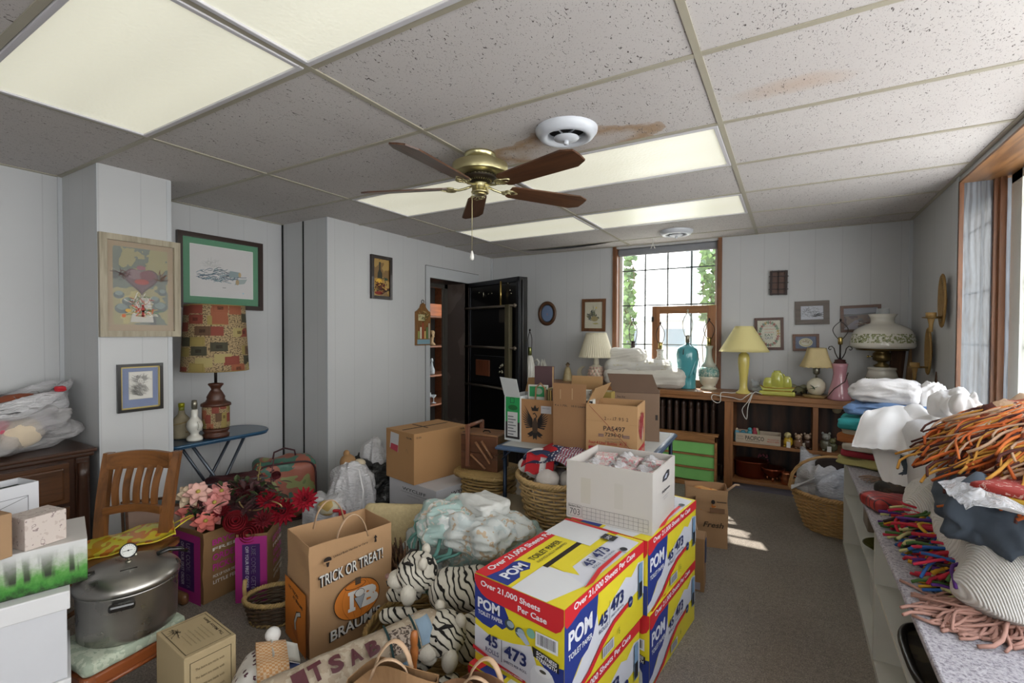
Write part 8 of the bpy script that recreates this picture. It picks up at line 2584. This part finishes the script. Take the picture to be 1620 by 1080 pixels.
tag(g.build('twig_bundle', patches('twig_brown', ('4a3324', '6b4d36', '8a6b4e'), 20., .8, .3), loc=(q.x, q.y, .18)), 'bundle of brown twigs between the pumpkin bag and tiger plush', 'twigs', kind='stuff')
q = at(540, 855, z=.0)
o = thing('white_trash_bag', 'tall white tied plastic bag with a teddy head sticking out', 'bag', (q.x - .02, q.y + .10, 0), .5)
hw_ = zat(V((q.x, q.y + .1, 0)), 731)
part('bag_skin', MB().blob(.34, .30, hw_, .95, 24, .02, 6, 51, fold=.020, ffreq=9, fdir=(0, 0, 1), taper=.18), M_PBO, o)
part('drawstring', MB().tube([(.10, -.12, hw_ * .96), (.14, -.15, hw_ * .7), (.13, -.165, hw_ * .45)], .008, 6, flat=.4), plain('white_drawstring', 'd3d2d4', .5), o)
o2 = thing('teddy_bear', 'tan teddy bear head poking from the tall white bag', 'plush toy', (q.x - .05, q.y + .10, hw_ - .035), .3)
part('head', MB().ball((0, 0, .03), .055, n=16), plain('tan_plush', '93714c', .95, bump=.6, bscale=120.), o2)
part('ear', MB().ball((-.01, .0, .085), .024, .018, .03, 12), plain('tan_plush', '93714c', .95, bump=.6, bscale=120.), o2)
part('cap', MB().ball((.07, .03, .02), .045, .04, .03, 12), plain('cream_plush', 'b9ac94', .95), o2)
q = at(508, 875, z=.0)
o = thing('white_shopping_bag', 'white plastic shopping bag with bun picture and red ties behind the pumpkin bag', 'bag', (q.x - .06, q.y + .12, 0), .55)
hs_ = zat(V((q.x - .06, q.y + .12, 0)), 783)
part('bag_skin', MB().blob(.34, .26, hs_, .9, 22, .02, 7, 52, fold=.018, ffreq=8, fdir=(.3, .2, 1), taper=.1), M_PBO, o)
part('bun_picture', MB().ball((.02, -.105, hs_ * .86), .07, .035, .05, 16), patches('bun_print', ('c4a35e', 'd0c9b0', 'b08a4c'), 8., .4, .05), o)
part('red_tie', MB().bbox((.10, -.145, hs_ * .62), (.145, -.12, hs_ * .84), .01).bbox((.06, -.14, hs_ * .80), (.13, -.12, hs_ * .86), .01), M_RED, o)
for i, (u, v, w_, vt, lab) in enumerate(((590, 830, .36, 736, 'shiny black trash bag nearest the WYCLIFF carton'), (568, 815, .34, 727, 'second black trash bag behind the tall white bag'))):
 q = at(u, v, z=0)
 hk = zat(q, vt)
 if i == 0:
  SBX, SBY, SBZ = q.x - .08, q.y + .10, hk - .05
 tag(MB().blob(w_, .30, hk, .95, 22, .02, 7, 60 + i, fold=.03, ffreq=11, fdir=(.6, .2, .4), taper=.2).build('black_trash_bag', M_PBK, loc=(q.x - .12 * i, q.y + .24 * i, 0), rz=.7), lab, 'bag', 'black trash bags by the vault wall')
q = at(602, 760, z=.45)
tag(MB().blob(.20, .18, .22, .95, 16, .02, 10, 63, fold=.016, ffreq=14, taper=.35).build('small_white_bag', M_PBO, loc=(SBX, SBY, SBZ)), 'small white plastic bag on the black trash bags behind the brown box', 'bag')
f = V((-3.30, 2.22, 0))
o = thing('quilted_zip_tote', 'clear zippered tote of green and coral quilted cloth in the recess corner', 'bag', f, R(62))
hz = zat(f, 724)
part('bag_body', MB().blob(.42, .24, hz, .5, 18, .01, 8, 71, fold=.006), patches('green_coral_quilt', ('6c7a4c', '8a8f5c', '9a5a48', '3f6a5a', '8c4a3c', 'a79c6a'), 5., .5, .3, 40., warp=1.), o)
part('piping', MB().tube([(x * .41, -.12, hz * .5 + z * hz * .95) for x, z in [sup(2 * PI * i / 30, .5, .5, .4) for i in range(30)]], .007, 6, closed=True), plain('maroon_piping', '3a1820', .6), o)
part('handle', MB().tube([(-.08, 0, hz - .01), (-.07, 0, hz + .05), (0, 0, hz + .075), (.07, 0, hz + .05), (.08, 0, hz - .01)], .007, 6), plain('maroon_piping', '3a1820', .6), o)
f = V((-3.33, 1.86, 0))
hz = zat(f, 752)
o = thing('maroon_zip_bag', 'dark maroon zippered bag below the quilted tote by the stand leg', 'bag', f, R(62))
part('bag_body', MB().blob(.36, .24, hz, .5, 16, .01, 8, 72, fold=.006), patches('maroon_cloth', ('3b161c', '52262a', '4a3a30'), 6., .6, .3), o)
part('zip_edge', MB().tube([(x * .35, -.11, hz - .02 + z * .02) for x, z in [sup(2 * PI * i / 30, .5, .5, .4) for i in range(30)]], .006, 6, closed=True), plain('grey_zip', '4b5054', .5), o)
q = at(1128, 862, z=0)
o = bag('brown paper bag glowing with orange stuffing in the sun by the green crate', V((q.x + .09, q.y - .02, 0)), R(12), .26, .17, zat(q, 772), M_PAPER, False, .03, seed=21, group='brown bags beside the yellow cases')
hh = zat(q, 772)
part('stuffing', MB().blob(.22, .15, hh - .03, .8, 12, .01, 14, 5, M=T(-.13, .085, .006)), patches('orange_peach_cloth', ('c4702c', 'cf9a5c', 'cbbcae'), 9., .9, .3), o)
part('handle', MB().tube([(-.01, .05, hh - .02), (.05, .06, hh + .03), (.075, .06, hh + .03)], .012, 6, flat=.5), plain('pale_bag_handle', 'b5977a', .7), o)
p = Print((-.26, -.0125, 0), (1, 0, 0), (0, 0, 1), .0005)
p.oval(.17, hh * .80, .012, .014, '241c18')
p.rect(.19, hh * .80, .25, hh * .815, '4b3a2c')
p.rect(.15, hh * .62, .24, hh * .70, '7d5c40')
p.text('Fresh', .11, hh * .36, .035, '3f3122', .12, .02, shear=.3)
part('print', p, None, o)
q = at(1095, 880, z=0)
hh = zat(q, 795)
o = bag('nearer brown paper bag with long drooping handle beside the yellow cases', V((q.x + .02, q.y - .02, 0)), R(8), .24, .17, hh, M_PAPER2, False, .04, seed=23, group='brown bags beside the yellow cases')
part('handle', MB().tube([(-.02, -.015, hh - .03), (.01, -.03, hh - .14), (.015, -.03, hh - .28), (.005, -.02, hh - .38)], .008, 6, flat=.4), plain('pale_bag_handle', 'b5977a', .7), o)
p = Print((-.24, -.0125, 0), (1, 0, 0), (0, 0, 1), .0005)
p.oval(.15, hh * .80, .010, .012, '241c18')
p.rect(.17, hh * .80, .22, hh * .815, '4b3a2c')
p.rect(.14, hh * .66, .22, hh * .74, '7d5c40')
part('print', p, None, o)
f = V((-.492, 2.80, 0))
o = carton('narrow_brown_carton', 'narrow upright brown carton against the end of the yellow cases', (-.385, 2.72, 0), R(4), .10, .12, .29, M_PAPER2)
part('blue_sleeve', MB().bbox((.002, .01, .16), (.006, .06, .28), .001), plain('navy_sleeve', '1f3050', .6), o)
part('pale_label', MB().box((-.095, -.0015, .01), (-.02, -.0003, .05)), plain('pale_label', '8b8792', .6), o)
for i in range(2):
 tag(MB().bbox((-.035, -.10, 0), (.035, .10, .006), .002).build('flat_white_tray', plain('white_plastic_tray', 'c3c6c9', .4), loc=(-.475 + .01 * i, 2.62 + .0 * i, .33 + .055 * i), rot=(0, R(-25), R(5))), ['lower', 'upper'][i] + ' thin white slat poking out right of the yellow cases', 'slat', 'white slats beside the cases')
# ================================================================== white shelf bench on the right and its heaps
BX, BZ, BY = .318, .62, 3.80
sh_ = thing('white_shelf_bench', 'long low white open shelf bench with speckled carpeted top under the side window', 'bench', (BX, BY, 0))
M_WP = plain('white_shelf_paint', 'bfbdb4', .5, var=.05, bump=.1)
tp = NT('speckled_grey_carpet_top')
nz = tp.n('TexNoise', Scale=110., Detail=4., Roughness=.8)
tp.l(tp.coords(), nz.inputs['Vector'])
tp.l(tp.ramp(nz.outputs[0], [(.38, srgb('77727a')), (.48, srgb('a5a0a6')), (.6, srgb('bab6ba'))]), tp.b.inputs['Base Color'])
tp.b.inputs['Roughness'].default_value = .95
tp.bump(nz.outputs[0], .8, .006)
D_ = XR - BX - .004
part('top', MB().bbox((-.015, -4.4, BZ - .022), (D_, .0, BZ), .006), tp.m, sh_)
for y in (-.012, -1.31, -2.55, -3.8):
 part('divider', MB().box((0, y - .012, .03), (D_, y + .010, BZ - .023)), M_WP, sh_)
part('shelf', MB().box((.004, -4.4, .335), (D_, -.024, .352)), M_WP, sh_)
part('bottom_shelf', MB().box((.0, -4.4, 0), (D_, -.0, .03)), M_WP, sh_)
part('back_panel', MB().box((D_ - .012, -4.4, .03), (D_ - .002, -.02, BZ - .03)), M_WP, sh_)
def onshelf(name, label, cat, y, z, x=.05, rz=0.):
 return thing(name, label, cat, (BX + x, BY + y, z), rz)
o = onshelf('small_wooden_crate', 'small narrow brown crate on the middle shelf near the far end of the bench', 'crate', -.62, .353)
part('box', MB().bbox((0, -.06, 0), (.012, .10, .15), .003).bbox((0, .10, 0), (.30, .11, .15), .003).bbox((0, -.07, 0), (.30, -.06, .15), .003).box((0, -.06, 0), (.3, .10, .01)), wood('grey_crate_wood', '6b5a48', None, 'Y'), o)
o = onshelf('glass_dish', 'olive glass dish on the middle shelf before the small crate', 'dish', -.98, .353, .10)
lathe_part('dish', [(30, 0), (70, 25), (105, 45), (100, 45), (64, 27), (1e-2, 8)], .001, plain('olive_glass', '4a4a1c', .15, coat=.5), o, 30)
o = onshelf('dark_ashtray', 'small dark glass ashtray on the lower shelf behind the white file card', 'ashtray', -1.12, .031, .12)
lathe_part('dish', [(40, 0), (60, 30), (54, 30), (36, 10), (1e-2, 8)], .001, plain('black_glass', '1c1b20', .15, coat=.5), o, 24)
o = thing('white_record_box', 'upright white record box with ruled lines and red mark inside the bench', 'box', (BX + .05, BY - .95, .0305))
part('carton', MB().bbox((0, -.16, 0), (.28, .16, .285), .004), plain('white_record_carton', 'b9b9b4', .6), o)
p = Print((-.0004, .16, 0), (0, -1, 0), (0, 0, 1))
for z in (.22, .19, .12):
 p.line([(.04, z), (.22, z)], .002, '2d2d35')
p.line([(.04, .12), (.04, .22)], .002, '2d2d35')
p.oval(.09, .25, .02, .012, '17171c')
p.rect(.20, .05, .24, .08, '8a3040')
part('print', p, None, o)
o = onshelf('dark_serving_tray', 'dark round cornered oval tray lying on the middle shelf near the camera', 'tray', -1.85, .353, .16)
pts = [sup(2 * PI * i / 40, .14, .22, .6) for i in range(40)]
part('tray', MB().prism(pts, 'Z', 0, .006), patches('antique_tray', ('2b2620', '4c4334', '3a332a'), 12., .3, .1), o)
part('rim', MB().tube([(x, y, .014) for x, y in pts], .013, 8, closed=True), plain('dark_tray_rim', '1f1b19', .3, .5), o)
o = onshelf('brass_statuette', 'small dull brass statuette on the bottom shelf at the photo edge', 'figurine', -2.15, .031, .09)
lathe_part('robe', [(30, 0), (34, 20), (20, 60), (26, 110), (12, 150), (16, 165), (14, 185), (1e-2, 200)], .001, plain('dull_statuette', '8a805c', .5, .3, var=.3), o, 14)
GS = 'folded linens at the far end of the bench'
M_TW1 = plain('white_towelling', 'c6c4c4', .95, var=.03, bump=.5, bscale=120.)
sx0, sy0 = .53, 3.50
stk = ((.42, .34, .055, 'a8a067', 'pale yellow print folded cloth at the very bottom of the far linen stack', -.02), (.40, .34, .04, '8c2430', 'dark red folded cloth low in the far linen stack', -.01),
       (.44, .36, .04, 'b9b2a6', 'off white folded cloth above the dark red one in the far stack', .0), (.42, .36, .05, '9c5f34', 'orange brown towel in the middle of the far linen stack', -.01),
       (.43, .34, .035, 'b3a894', 'beige fringed towel just under the teal cloth', .0), (.43, .36, .06, '2f8f90', 'bright teal folded cloth sticking out left of the far stack', -.03),
       (.34, .34, .03, 'b09c92', 'thin rosy beige cloth between teal and blue layers', .05), (.44, .34, .075, '6784ae', 'blue towel under the white towel in the far linen stack', .02),
       (.31, .28, .12, None, 'thick folded white towel on top of the far linen stack', -.03))
z_ = BZ + .001
for i, (w_, d_, h_, c, lab, dx) in enumerate(stk):
 mm = M_TW1 if c is None else plain('folded_towel', c, .95, var=.12, scale=9., bump=.5, bscale=120.)
 o = MB().blob(w_, d_, h_ * 1.06, .85, 24, .010, 9, 80 + i, fold=.005 if h_ < .05 else .009, ffreq=16, fdir=(1, 0, .1)).build('folded_cloth', mm, loc=(sx0 + dx, sy0 + .01 * (i % 3), z_), rz=R(-30 + (i % 3) * 7))
 tag(o, lab, 'cloth', GS)
 z_ += h_ * .98
tag(MB().ball((0, 0, 0), .035, n=14).build('cream_yarn_ball', plain('cream_yarn', 'b9b193', .95, bump=.8, bscale=90.), loc=at(1324, 648, x=.36)), 'cream yarn ball at the left edge of the blue towel', 'yarn')
q = at(1436, 627, x=.62)
o = thing('brown_button_eye_toy', 'brown round tan toy peeking out between white towel and white sheet', 'toy', q)
part('head', MB().ball((0, 0, 0), .030, n=14), plain('ochre_knob', '7c6234', .7), o)
part('collar', MB().ball((-.02, .02, -.01), .03, .03, .015, 12), M_TW1, o)
M_SH = plain('white_bedsheet', 'd2d0ce', .9, var=.03, bump=.15, bscale=40.)
GW = 'white sheets on the bench'
def draped(label, pts, thick, mat, seed, amp=.02, fr=9., group=GW, name='draped_sheet', cat='sheet', nu=40, nv=26):
 """soft sheet over four corner points (a b / d c) with folds running across"""
 a, b, c, d = [V(p) for p in pts]
 off = V((seed * 3.1, seed * 1.7, 0))
 def fn(u, v):
  p = a.lerp(b, u).lerp(d.lerp(c, u), v)
  e = math.sin(PI * u) * math.sin(PI * v)
  w1 = noise.noise(V((u * fr, v * fr * .3, 0)) + off)
  w2 = noise.noise(V((u * 3, v * 3, 1)) + off)
  return p + V((.4 * amp * w2, .3 * amp * w1, amp * (1 - abs(w1) * 3) + thick * e ** .5 + amp * 1.5 * w2))
 o = MB().grid(fn, nu, nv, thick=.012).build(name, mat)
 return tag(o, label, cat, group)
def heap(label, u, v, z, w, d, h, rz, mat, seed, name='heaped_sheet', cat='sheet', group=GW, base=None, amp=.03, fold=.03, ff=6, n=26, fdir=(.4, .8, .2), taper=.25):
 q = at(u, v, z=z)
 o = MB().blob(w, d, h, .95, n, amp, 5, seed, fold=fold, ffreq=ff, fdir=fdir, taper=taper).build(name, mat, loc=(q.x, q.y, base if base is not None else z - h / 2), rz=rz)
 return tag(o, label, cat, group)
heap('big heap of crumpled white sheets in the middle of the bench', 1446, 690, .84, .36, .62, .36, R(0), M_SH, 91, base=BZ + .002, amp=.03, fold=.014, ff=6, n=40)
draped('smooth white sheet flap hanging toward the bench edge', (at(1366, 654, z=.97), at(1500, 640, z=1.0), at(1490, 725, z=.84), at(1350, 710, z=.81)), .05, M_SH, 5, amp=.010, fr=5.)
draped('white sheet tongue sliding down over the red plaid scarf', (at(1372, 690, z=.87), at(1500, 680, z=.92), at(1470, 775, z=.68), at(1402, 768, z=.66)), .07, M_SH, 9, amp=.006, fr=5.)
q = at(1480, 625, z=1.0)
for i, (u, v, s) in enumerate(((1446, 622, .10), (1478, 618, .12), (1508, 626, .11), (1530, 632, .08))):
 q = at(u, v, x=.70)
 tag(MB().blob(s * 1.8, s * 1.4, s * 1.3, 1., 18, .02, 10, 95 + i, fold=.014, ffreq=14, taper=.3).build('white_frill', M_SH, loc=(q.x, q.y, q.z - s * 1.1), rz=i), ['leftmost', 'second from left', 'third from left', 'rightmost'][i] + ' puff of white frilled cloth behind the orange afghan', 'cloth', 'white puffs along the sill')
tag(MB().bbox((-.20, -.34, 0), (.14, .34, .36), .06).bbox((-.04, .36, 0), (.14, .84, .26), .05).build('white_pillow', M_TW1, loc=(.69, 2.75, BZ + .002)), 'white pillow under the frilled puffs beside the side window', 'pillow')
t = NT('red_plaid')
ck = t.n('TexChecker', Scale=22.)
ck.inputs['Color1'].default_value = (*srgb('a8352f'), 1)
ck.inputs['Color2'].default_value = (*srgb('8c2b2c'), 1)
t.l(t.coords(), ck.inputs['Vector'])
wv = t.n('TexWave', Scale=9.)
t.l(t.coords((1, 1, 1), (0, 0, .3)), wv.inputs['Vector'])
t.l(t.mix(t.ramp(wv.outputs[0], [(.90, (0, 0, 0)), (.93, (1, 1, 1))]), ck.outputs[0], srgb('3b2a2e')), t.b.inputs['Base Color'])
q = at(1412, 795, z=.65)
tag(MB().blob(.15, .26, .06, .9, 16, .006, 10, 99, fold=.005).build('plaid_scarf', t.m, loc=(q.x + .02, q.y, BZ + .002), rz=R(-65)), 'rolled red plaid scarf at the front of the bench top', 'scarf')
q = at(1422, 772, z=.65)
tag(MB().blob(.10, .24, .05, .9, 14, .01, 12, 98, fold=.01).build('dark_patterned_cloth', patches('dark_brocade', ('1e1a17', '3b2f25', '5a4a2e'), 18., .6, .3), loc=(q.x + .03, q.y, BZ + .002), rz=R(-60)), 'dark patterned cloth between the plaid scarf and white sheets', 'cloth')
rn = random.Random(31)
def strands(n, start, step, L, r_, cols, seed, zmin):
 """groups of yarn by colour"""
 rn = random.Random(seed)
 gs = [MB() for _ in cols]
 for i in range(n):
  p = start(rn)
  d = step(rn, p)
  side = V((-d.y, d.x, 0))
  Li = L * rn.uniform(.6, 1.15)
  ph, wv_ = rn.uniform(0, 6), rn.uniform(.1, .6)
  pts = []
  for k in range(7):
   t_ = k / 6
   q = p + d * Li * t_ + side * Li * wv_ * math.sin(t_ * 3.2 + ph) * t_
   q.z = max(zmin, q.z - .25 * Li * t_ * t_)
   pts.append(q)
  gs[rn.randrange(len(cols))].tube(pts, r_ * rn.uniform(.8, 1.2), 5)
 return gs
q = at(1385, 760, z=.63)
o = thing('beige_tassel', 'small beige yarn tassel on the bench top by the white sheet', 'tassel', (0, 0, 0))
for g in strands(30, lambda r: q + V((r.uniform(-.02, .03), r.uniform(-.02, .03), r.uniform(0, .015))), lambda r, p: V((r.uniform(-1, .6), r.uniform(-.6, 1), 0)).normalized(), .07, .0025, ('a88d7c',), 5, BZ + .004):
 part('yarn', g, plain('beige_yarn', '9c8474', .9), o, kind='stuff')
M_NAVY = plain('charcoal_sweatshirt', '3c454f', .9, var=.1, bump=.2, bscale=60.)
heap('charcoal sweatshirt wedged between white sheets and orange afghan', 1470, 738, .75, .26, .34, .26, R(-35), M_NAVY, 101, 'charcoal_sweatshirt', 'sweatshirt', None, BZ + .002, .02, .03, 9)
t = NT('white_ribbed_knit')
wv = t.n('TexWave', Scale=62., Distortion=.25)
t.l(t.coords((1, 1, 1), (0, 0, -.5)), wv.inputs['Vector'])
t.l(t.ramp(wv.outputs[0], [(.0, srgb('b3afa8')), (.35, srgb('c8c4be')), (1., srgb('cbc8c3'))]), t.b.inputs['Base Color'])
t.b.inputs['Roughness'].default_value = .95
t.bump(wv.outputs[0], .6, .006)
M_RIB = t.m
GR = 'parts of the white ribbed throw'
heap('cream ribbed knit throw, farther bunch beside the red scarf', 1492, 800, .72, .26, .34, .20, R(-10), M_RIB, 102, 'ribbed_throw', 'throw', GR, BZ + .002, .012, .012, 5)
heap('large near roll of the cream ribbed knit throw at the right photo edge', 1598, 868, .74, .34, .74, .24, R(-4), M_RIB, 103, 'ribbed_throw', 'throw', GR, BZ + .002, .016, .016, 4, 30)
heap('blue grey denim jacket with clear bag on top of the ribbed throw', 1600, 830, .84, .34, .40, .16, R(-6), plain('blue_grey_denim', '3b444e', .85, var=.12, bump=.2, bscale=60.), 104, 'denim_jacket', 'jacket', None, .80, .02, .026, 8)
q = at(1585, 812, z=.93)
tag(MB().grid(lambda u, v: q + V((-.10 + .22 * u, -.12 + .26 * v, .03 + .02 * noise.noise(V((u * 6, v * 6, 3))) + .02 * math.sin(u * 5))), 16, 14, thick=.002).build('clear_plastic_bag', M_FOIL), 'crinkled clear plastic bag lying on the denim jacket', 'bag')
q = at(1690, 790, z=.96)
o = thing('folded_comforter', 'folded white comforter with red patterned lining under the orange afghan', 'comforter', (q.x, q.y, .93), R(-38))
part('layer', MB().blob(.26, .36, .04, .9, 14, .006, 9, 3), M_SH, o)
part('red_lining', MB().blob(.26, .34, .02, .9, 14, .005, 9, 4, M=T(z=.04)), patches('red_bandana', ('8f2a22', 'b08a80', '8f2a22'), 60., .8, .2, stops=[0, .58, .64]), o)
part('yellow_lining', MB().blob(.2, .30, .014, .9, 10, .004, 9, 5, M=T(-.02, -.03, .03)), plain('yellow_lining', 'b8912c', .8), o)
AC = V((.75, 2.30, .93))
RX, RY, RZ_ = .23, .50, .23
ROT = Matrix.Rotation(R(-8), 3, 'Z')
af = thing('orange_afghan', 'orange brown and ochre knitted afghan with long shaggy fringe', 'afghan', (0, 0, 0))
part('knitted_body', MB().blob(RX * 1.8, RY * 1.8, RZ_ * 1.9, 1., 24, .02, 6, 111, M=Matrix.Translation(AC - V((0, 0, RZ_))) @ ROT.to_4x4(), fold=.02, ffreq=7), patches('afghan_stripes', ('a3542a', '8f4526', 'a98a6c', '5a2a20', 'b06a38'), 5., .95, .7, 110., warp=.5), af)
def a_start(r):
 a = r.uniform(-PI, PI)
 e = r.uniform(.28, 1.4)
 q = V((RX * math.cos(a) * math.cos(e), RY * math.sin(a) * math.cos(e), RZ_ * math.sin(e))) * 1.02
 return AC + ROT @ q
def a_step(r, p):
 n_ = (p - AC)
 d = V((-.75, -.42, -.28)) + V((n_.x * .8, n_.y * .5, -.15)) + V((r.uniform(-.3, .3), r.uniform(-.3, .3), r.uniform(-.1, .25)))
 return d.normalized()
for g, c in zip(strands(950, a_start, a_step, .165, .0040, ('o', 'b', 'y', 'p', 'o2'), 7, .70), ('b5561f', '4a2119', 'c08a38', 'b08f74', 'c4682c')):
 part('fringe', g, plain('afghan_yarn', c, .9, var=.2, scale=30), af, kind='stuff')
q = AC + V((.14, -.12, .17))
o = thing('maroon_plush_cap', 'dark maroon and cream plush cap on top of the orange afghan at the right edge', 'cap', q)
part('crown', MB().blob(.22, .20, .09, 1, 14, .01, 10, 4), plain('maroon_plush', '3f2020', .95, sheen=.4), o)
part('brim', MB().blob(.26, .22, .05, 1, 14, .008, 10, 5, M=T(-.03, -.02, -.03)), plain('cream_fleece', 'b3a294', .95, sheen=.4), o)
part('orange_band', MB().blob(.12, .24, .06, 1, 12, .01, 10, 6, M=T(-.12, .02, -.04)), plain('orange_fleece', 'b3501f', .95, sheen=.4), o)
e0, e1 = at(1455, 822, z=.66), at(1570, 948, z=.66)
mf = thing('rainbow_fringe_throw', 'bright rainbow coloured yarn fringe lying along the bench edge', 'throw', (0, 0, 0))
dirn = (e1 - e0).normalized()
outw = V((-abs(dirn.y), dirn.x * (1 if dirn.y < 0 else -1), 0)).normalized()
cols = ('a8182a', 'c08f1c', '1f4f8c', '2b1a16', 'b3203a', '3f5f2a', 'b8b27a', '4a1c6a')
for g, c in zip(strands(600, lambda r: e0.lerp(e1, r.random()) + V((r.uniform(-.03, .09), r.uniform(-.02, .02), r.uniform(-.03, .07))), lambda r, p: (outw + V((r.uniform(-.5, .5), r.uniform(-1.1, 1.1), r.uniform(-.3, .3)))).normalized(), .12, .0055, cols, 11, BZ + .006), cols):
 part('fringe', g, plain('rainbow_yarn', c, .85), mf, kind='stuff')
part('knit_edge', MB().tube([e0.lerp(e1, t_) + V((.06, .02, 0)) for t_ in [i / 12 for i in range(13)]], .035, 10), plain('dark_knit', '3a1c1e', .9), mf)
q0, q1 = at(1560, 975, z=.64), at(1640, 960, z=.66)
pf = thing('pink_yarn_fringe', 'dusty pink thick yarn fringe spread over the bench top', 'throw', (0, 0, 0))
for g in strands(280, lambda r: q0.lerp(q1, r.random()) + V((r.uniform(-.03, .08), r.uniform(-.03, .05), r.uniform(-.015, .02))), lambda r, p: V((-.8 + r.uniform(-.3, .3), -.5 + r.uniform(-.5, .5), 0)).normalized(), .16, .0045, ('p',), 13, BZ + .007):
 part('yarn', g, plain('dusty_pink_yarn', 'a57d70', .9), pf, kind='stuff')
wb = thing('handled_wicker_basket', 'large honey wicker basket with arched handle beside the end of the bench', 'basket', (.30, 4.10, 0))
frw = lambda A, t_: ((.19 + .09 * t_) * math.cos(A), (.18 + .09 * t_) * math.sin(A))
M_W4 = wick('amber_basket_cane', 'b08a58')
part('woven_side', weave(MB(), frw, 19, 26, .26, 0, .007), M_W4, wb)
part('stakes', stakes_mesh(MB(), frw, 26, .26, 0, .004), M_W4, wb)
part('base', MB().lathe([(1e-5, .002), (.185, .002), (.185, .01), (1e-5, .01)], 30), M_W4, wb)
part('rim', braid(lambda A, t_: frw(A, 1.03), .272, .009, 120, 60, 3, .011), M_W4, wb)
g = MB()
for s in range(3):
 g.tube([(-.285 * math.cos(PI * t_) + .006 * math.cos(t_ * 30 + s * 2.1), .006 * math.sin(t_ * 30 + s * 2.1) - .05, .27 + .26 * math.sin(PI * t_) ** .8) for t_ in [i / 40 for i in range(41)]], .008, 6)
part('handle', g, M_W4, wb)
GB = 'plastic bags in the handled basket'
M_PBB = plastic('bluish_white_plastic', 'b9bdc9', .97)
o = thing('white_grocery_bag', 'round full bluish white plastic bag in front in the handled basket', 'bag', (.34, 4.02, .10), .4, group=GB)
part('bag_skin', MB().blob(.34, .30, .36, 1., 22, .015, 7, 121, fold=.014, ffreq=8, fdir=(.7, .3, .5)), M_PBB, o)
part('red_mark', MB().ball((-.02, -.13, .31), .03, .012, .010, 10), M_RED, o)
o = thing('white_grocery_bag', 'open plastic bag with dark contents at the back of the handled basket', 'bag', (.24, 4.16, .10), .2, group=GB)
part('bag_skin', MB().blob(.36, .26, .38, 1., 22, .015, 7, 122, fold=.02, ffreq=8, fdir=(.3, .3, .9)), M_PBO, o)
part('raised_lip', MB().grid(lambda u, v: (-.17 + .34 * u, -.02 + .05 * math.sin(u * 7), .34 + .13 * v * (1 - .6 * math.sin(PI * u)) + .01 * math.sin(u * 20)), 20, 6, thick=.003), M_PBO, o)
part('dark_contents', MB().ball((.02, -.03, .35), .10, .07, .06, 14), plain('dark_brown_cloth', '2c211d', .9), o)
part('red_mark', MB().ball((.03, -.04, .40), .04, .012, .014, 10), M_RED, o)
o = tag(MB().grid(lambda u, v: V((.02 + .14 * u, 3.93 + .08 * v, .29 + .10 * u * (1 - .5 * v) + .012 * math.sin(9 * v))), 10, 8, thick=.003).build('bag_corner', M_PBO), 'pointed corner of white plastic hanging over the left rim of the handled basket', 'bag', GB)
# ================================================================== outdoors, seen through the far window
struct(MB().box((-40, YB + .5, -.5), (40, 90, -.4)).build('ground_outside', plain('sunlit_pavement', 'a8a59c', .9)))
bld = thing('pale_building', 'pale low building across the street beyond the window', 'building', (-9, 30, -.4))
part('wall', MB().box((-9, 0, 0), (9, 6, 2.6)), plain('pale_stucco', 'b9b6b0', .9), bld)
part('roof', MB().box((-9.3, -.3, 2.6), (9.3, 6.3, 2.9)).box((-6, 1, 2.9), (-4.5, 2.5, 3.6)), plain('grey_roof', '8d9296', .9), bld)
for i in range(5):
 part('window', MB().box((-7 + 3.1 * i, -.05, 1.), (-5.6 + 3.1 * i, 0, 2.1)), plain('dark_panes', '5d676d', .3), bld)
pl = thing('utility_pole', 'tall pale grey pole outside the window', 'pole', (-1.62, 9.5, -.4))
part('shaft', MB().rod((0, 0, 0), (0, 0, 7), .11, 14), plain('pale_pole', '8f979c', .7), pl)
def ivy(label, x0, x1, z0, z1, y, n, seed, dens):
 rn = random.Random(seed)
 g = MB()
 mm = [plain('ivy_leaf', c, .5, var=.2, scale=20) for c in ('5f7a44', '7c9a58', '4c6336')]
 g.mat(plain('ivy_stem', '5b4a30', .8))
 for k in range(3):
  x = x0 + (x1 - x0) * (k + .5) / 3
  g.tube([(x + .03 * math.sin(z * 9 + k), y, z) for z in [-.4 + (z1 + .4) * i / 16 for i in range(17)]], .006, 5)
 for i in range(n):
  z = rn.uniform(z0, z1)
  x = rn.uniform(x0, x1) if rn.random() < dens(z) else (x0 if dens is None else rn.choice((x0, x0 + .05)))
  c = V((x, y + rn.uniform(-.08, .08), z))
  a, b, L = rn.uniform(0, 2 * PI), rn.uniform(-.7, .7), rn.uniform(.03, .055)
  M_ = Matrix.Translation(c) @ Matrix.Rotation(b, 4, 'X') @ Matrix.Rotation(a, 4, 'Y')
  g.mat(rn.choice(mm))
  g.add([(0, 0, -L), (L * .8, .008, -.1 * L), (0, -.006, L), (-L * .8, .008, -.1 * L)], [(0, 1, 2, 3)], False, M_)
 return tag(g.build('ivy_vine', None), label, 'ivy', 'ivy around the far window')
ivy('leafy green ivy hanging outside the left edge of the far window', -1.74, -1.60, .9, 2.5, YB + .5, 230, 5, lambda z: .8)
ivy('leafy green ivy hanging outside the upper right of the far window', -.86, -.62, 1.55, 2.6, YB + .55, 300, 6, lambda z: 1.)
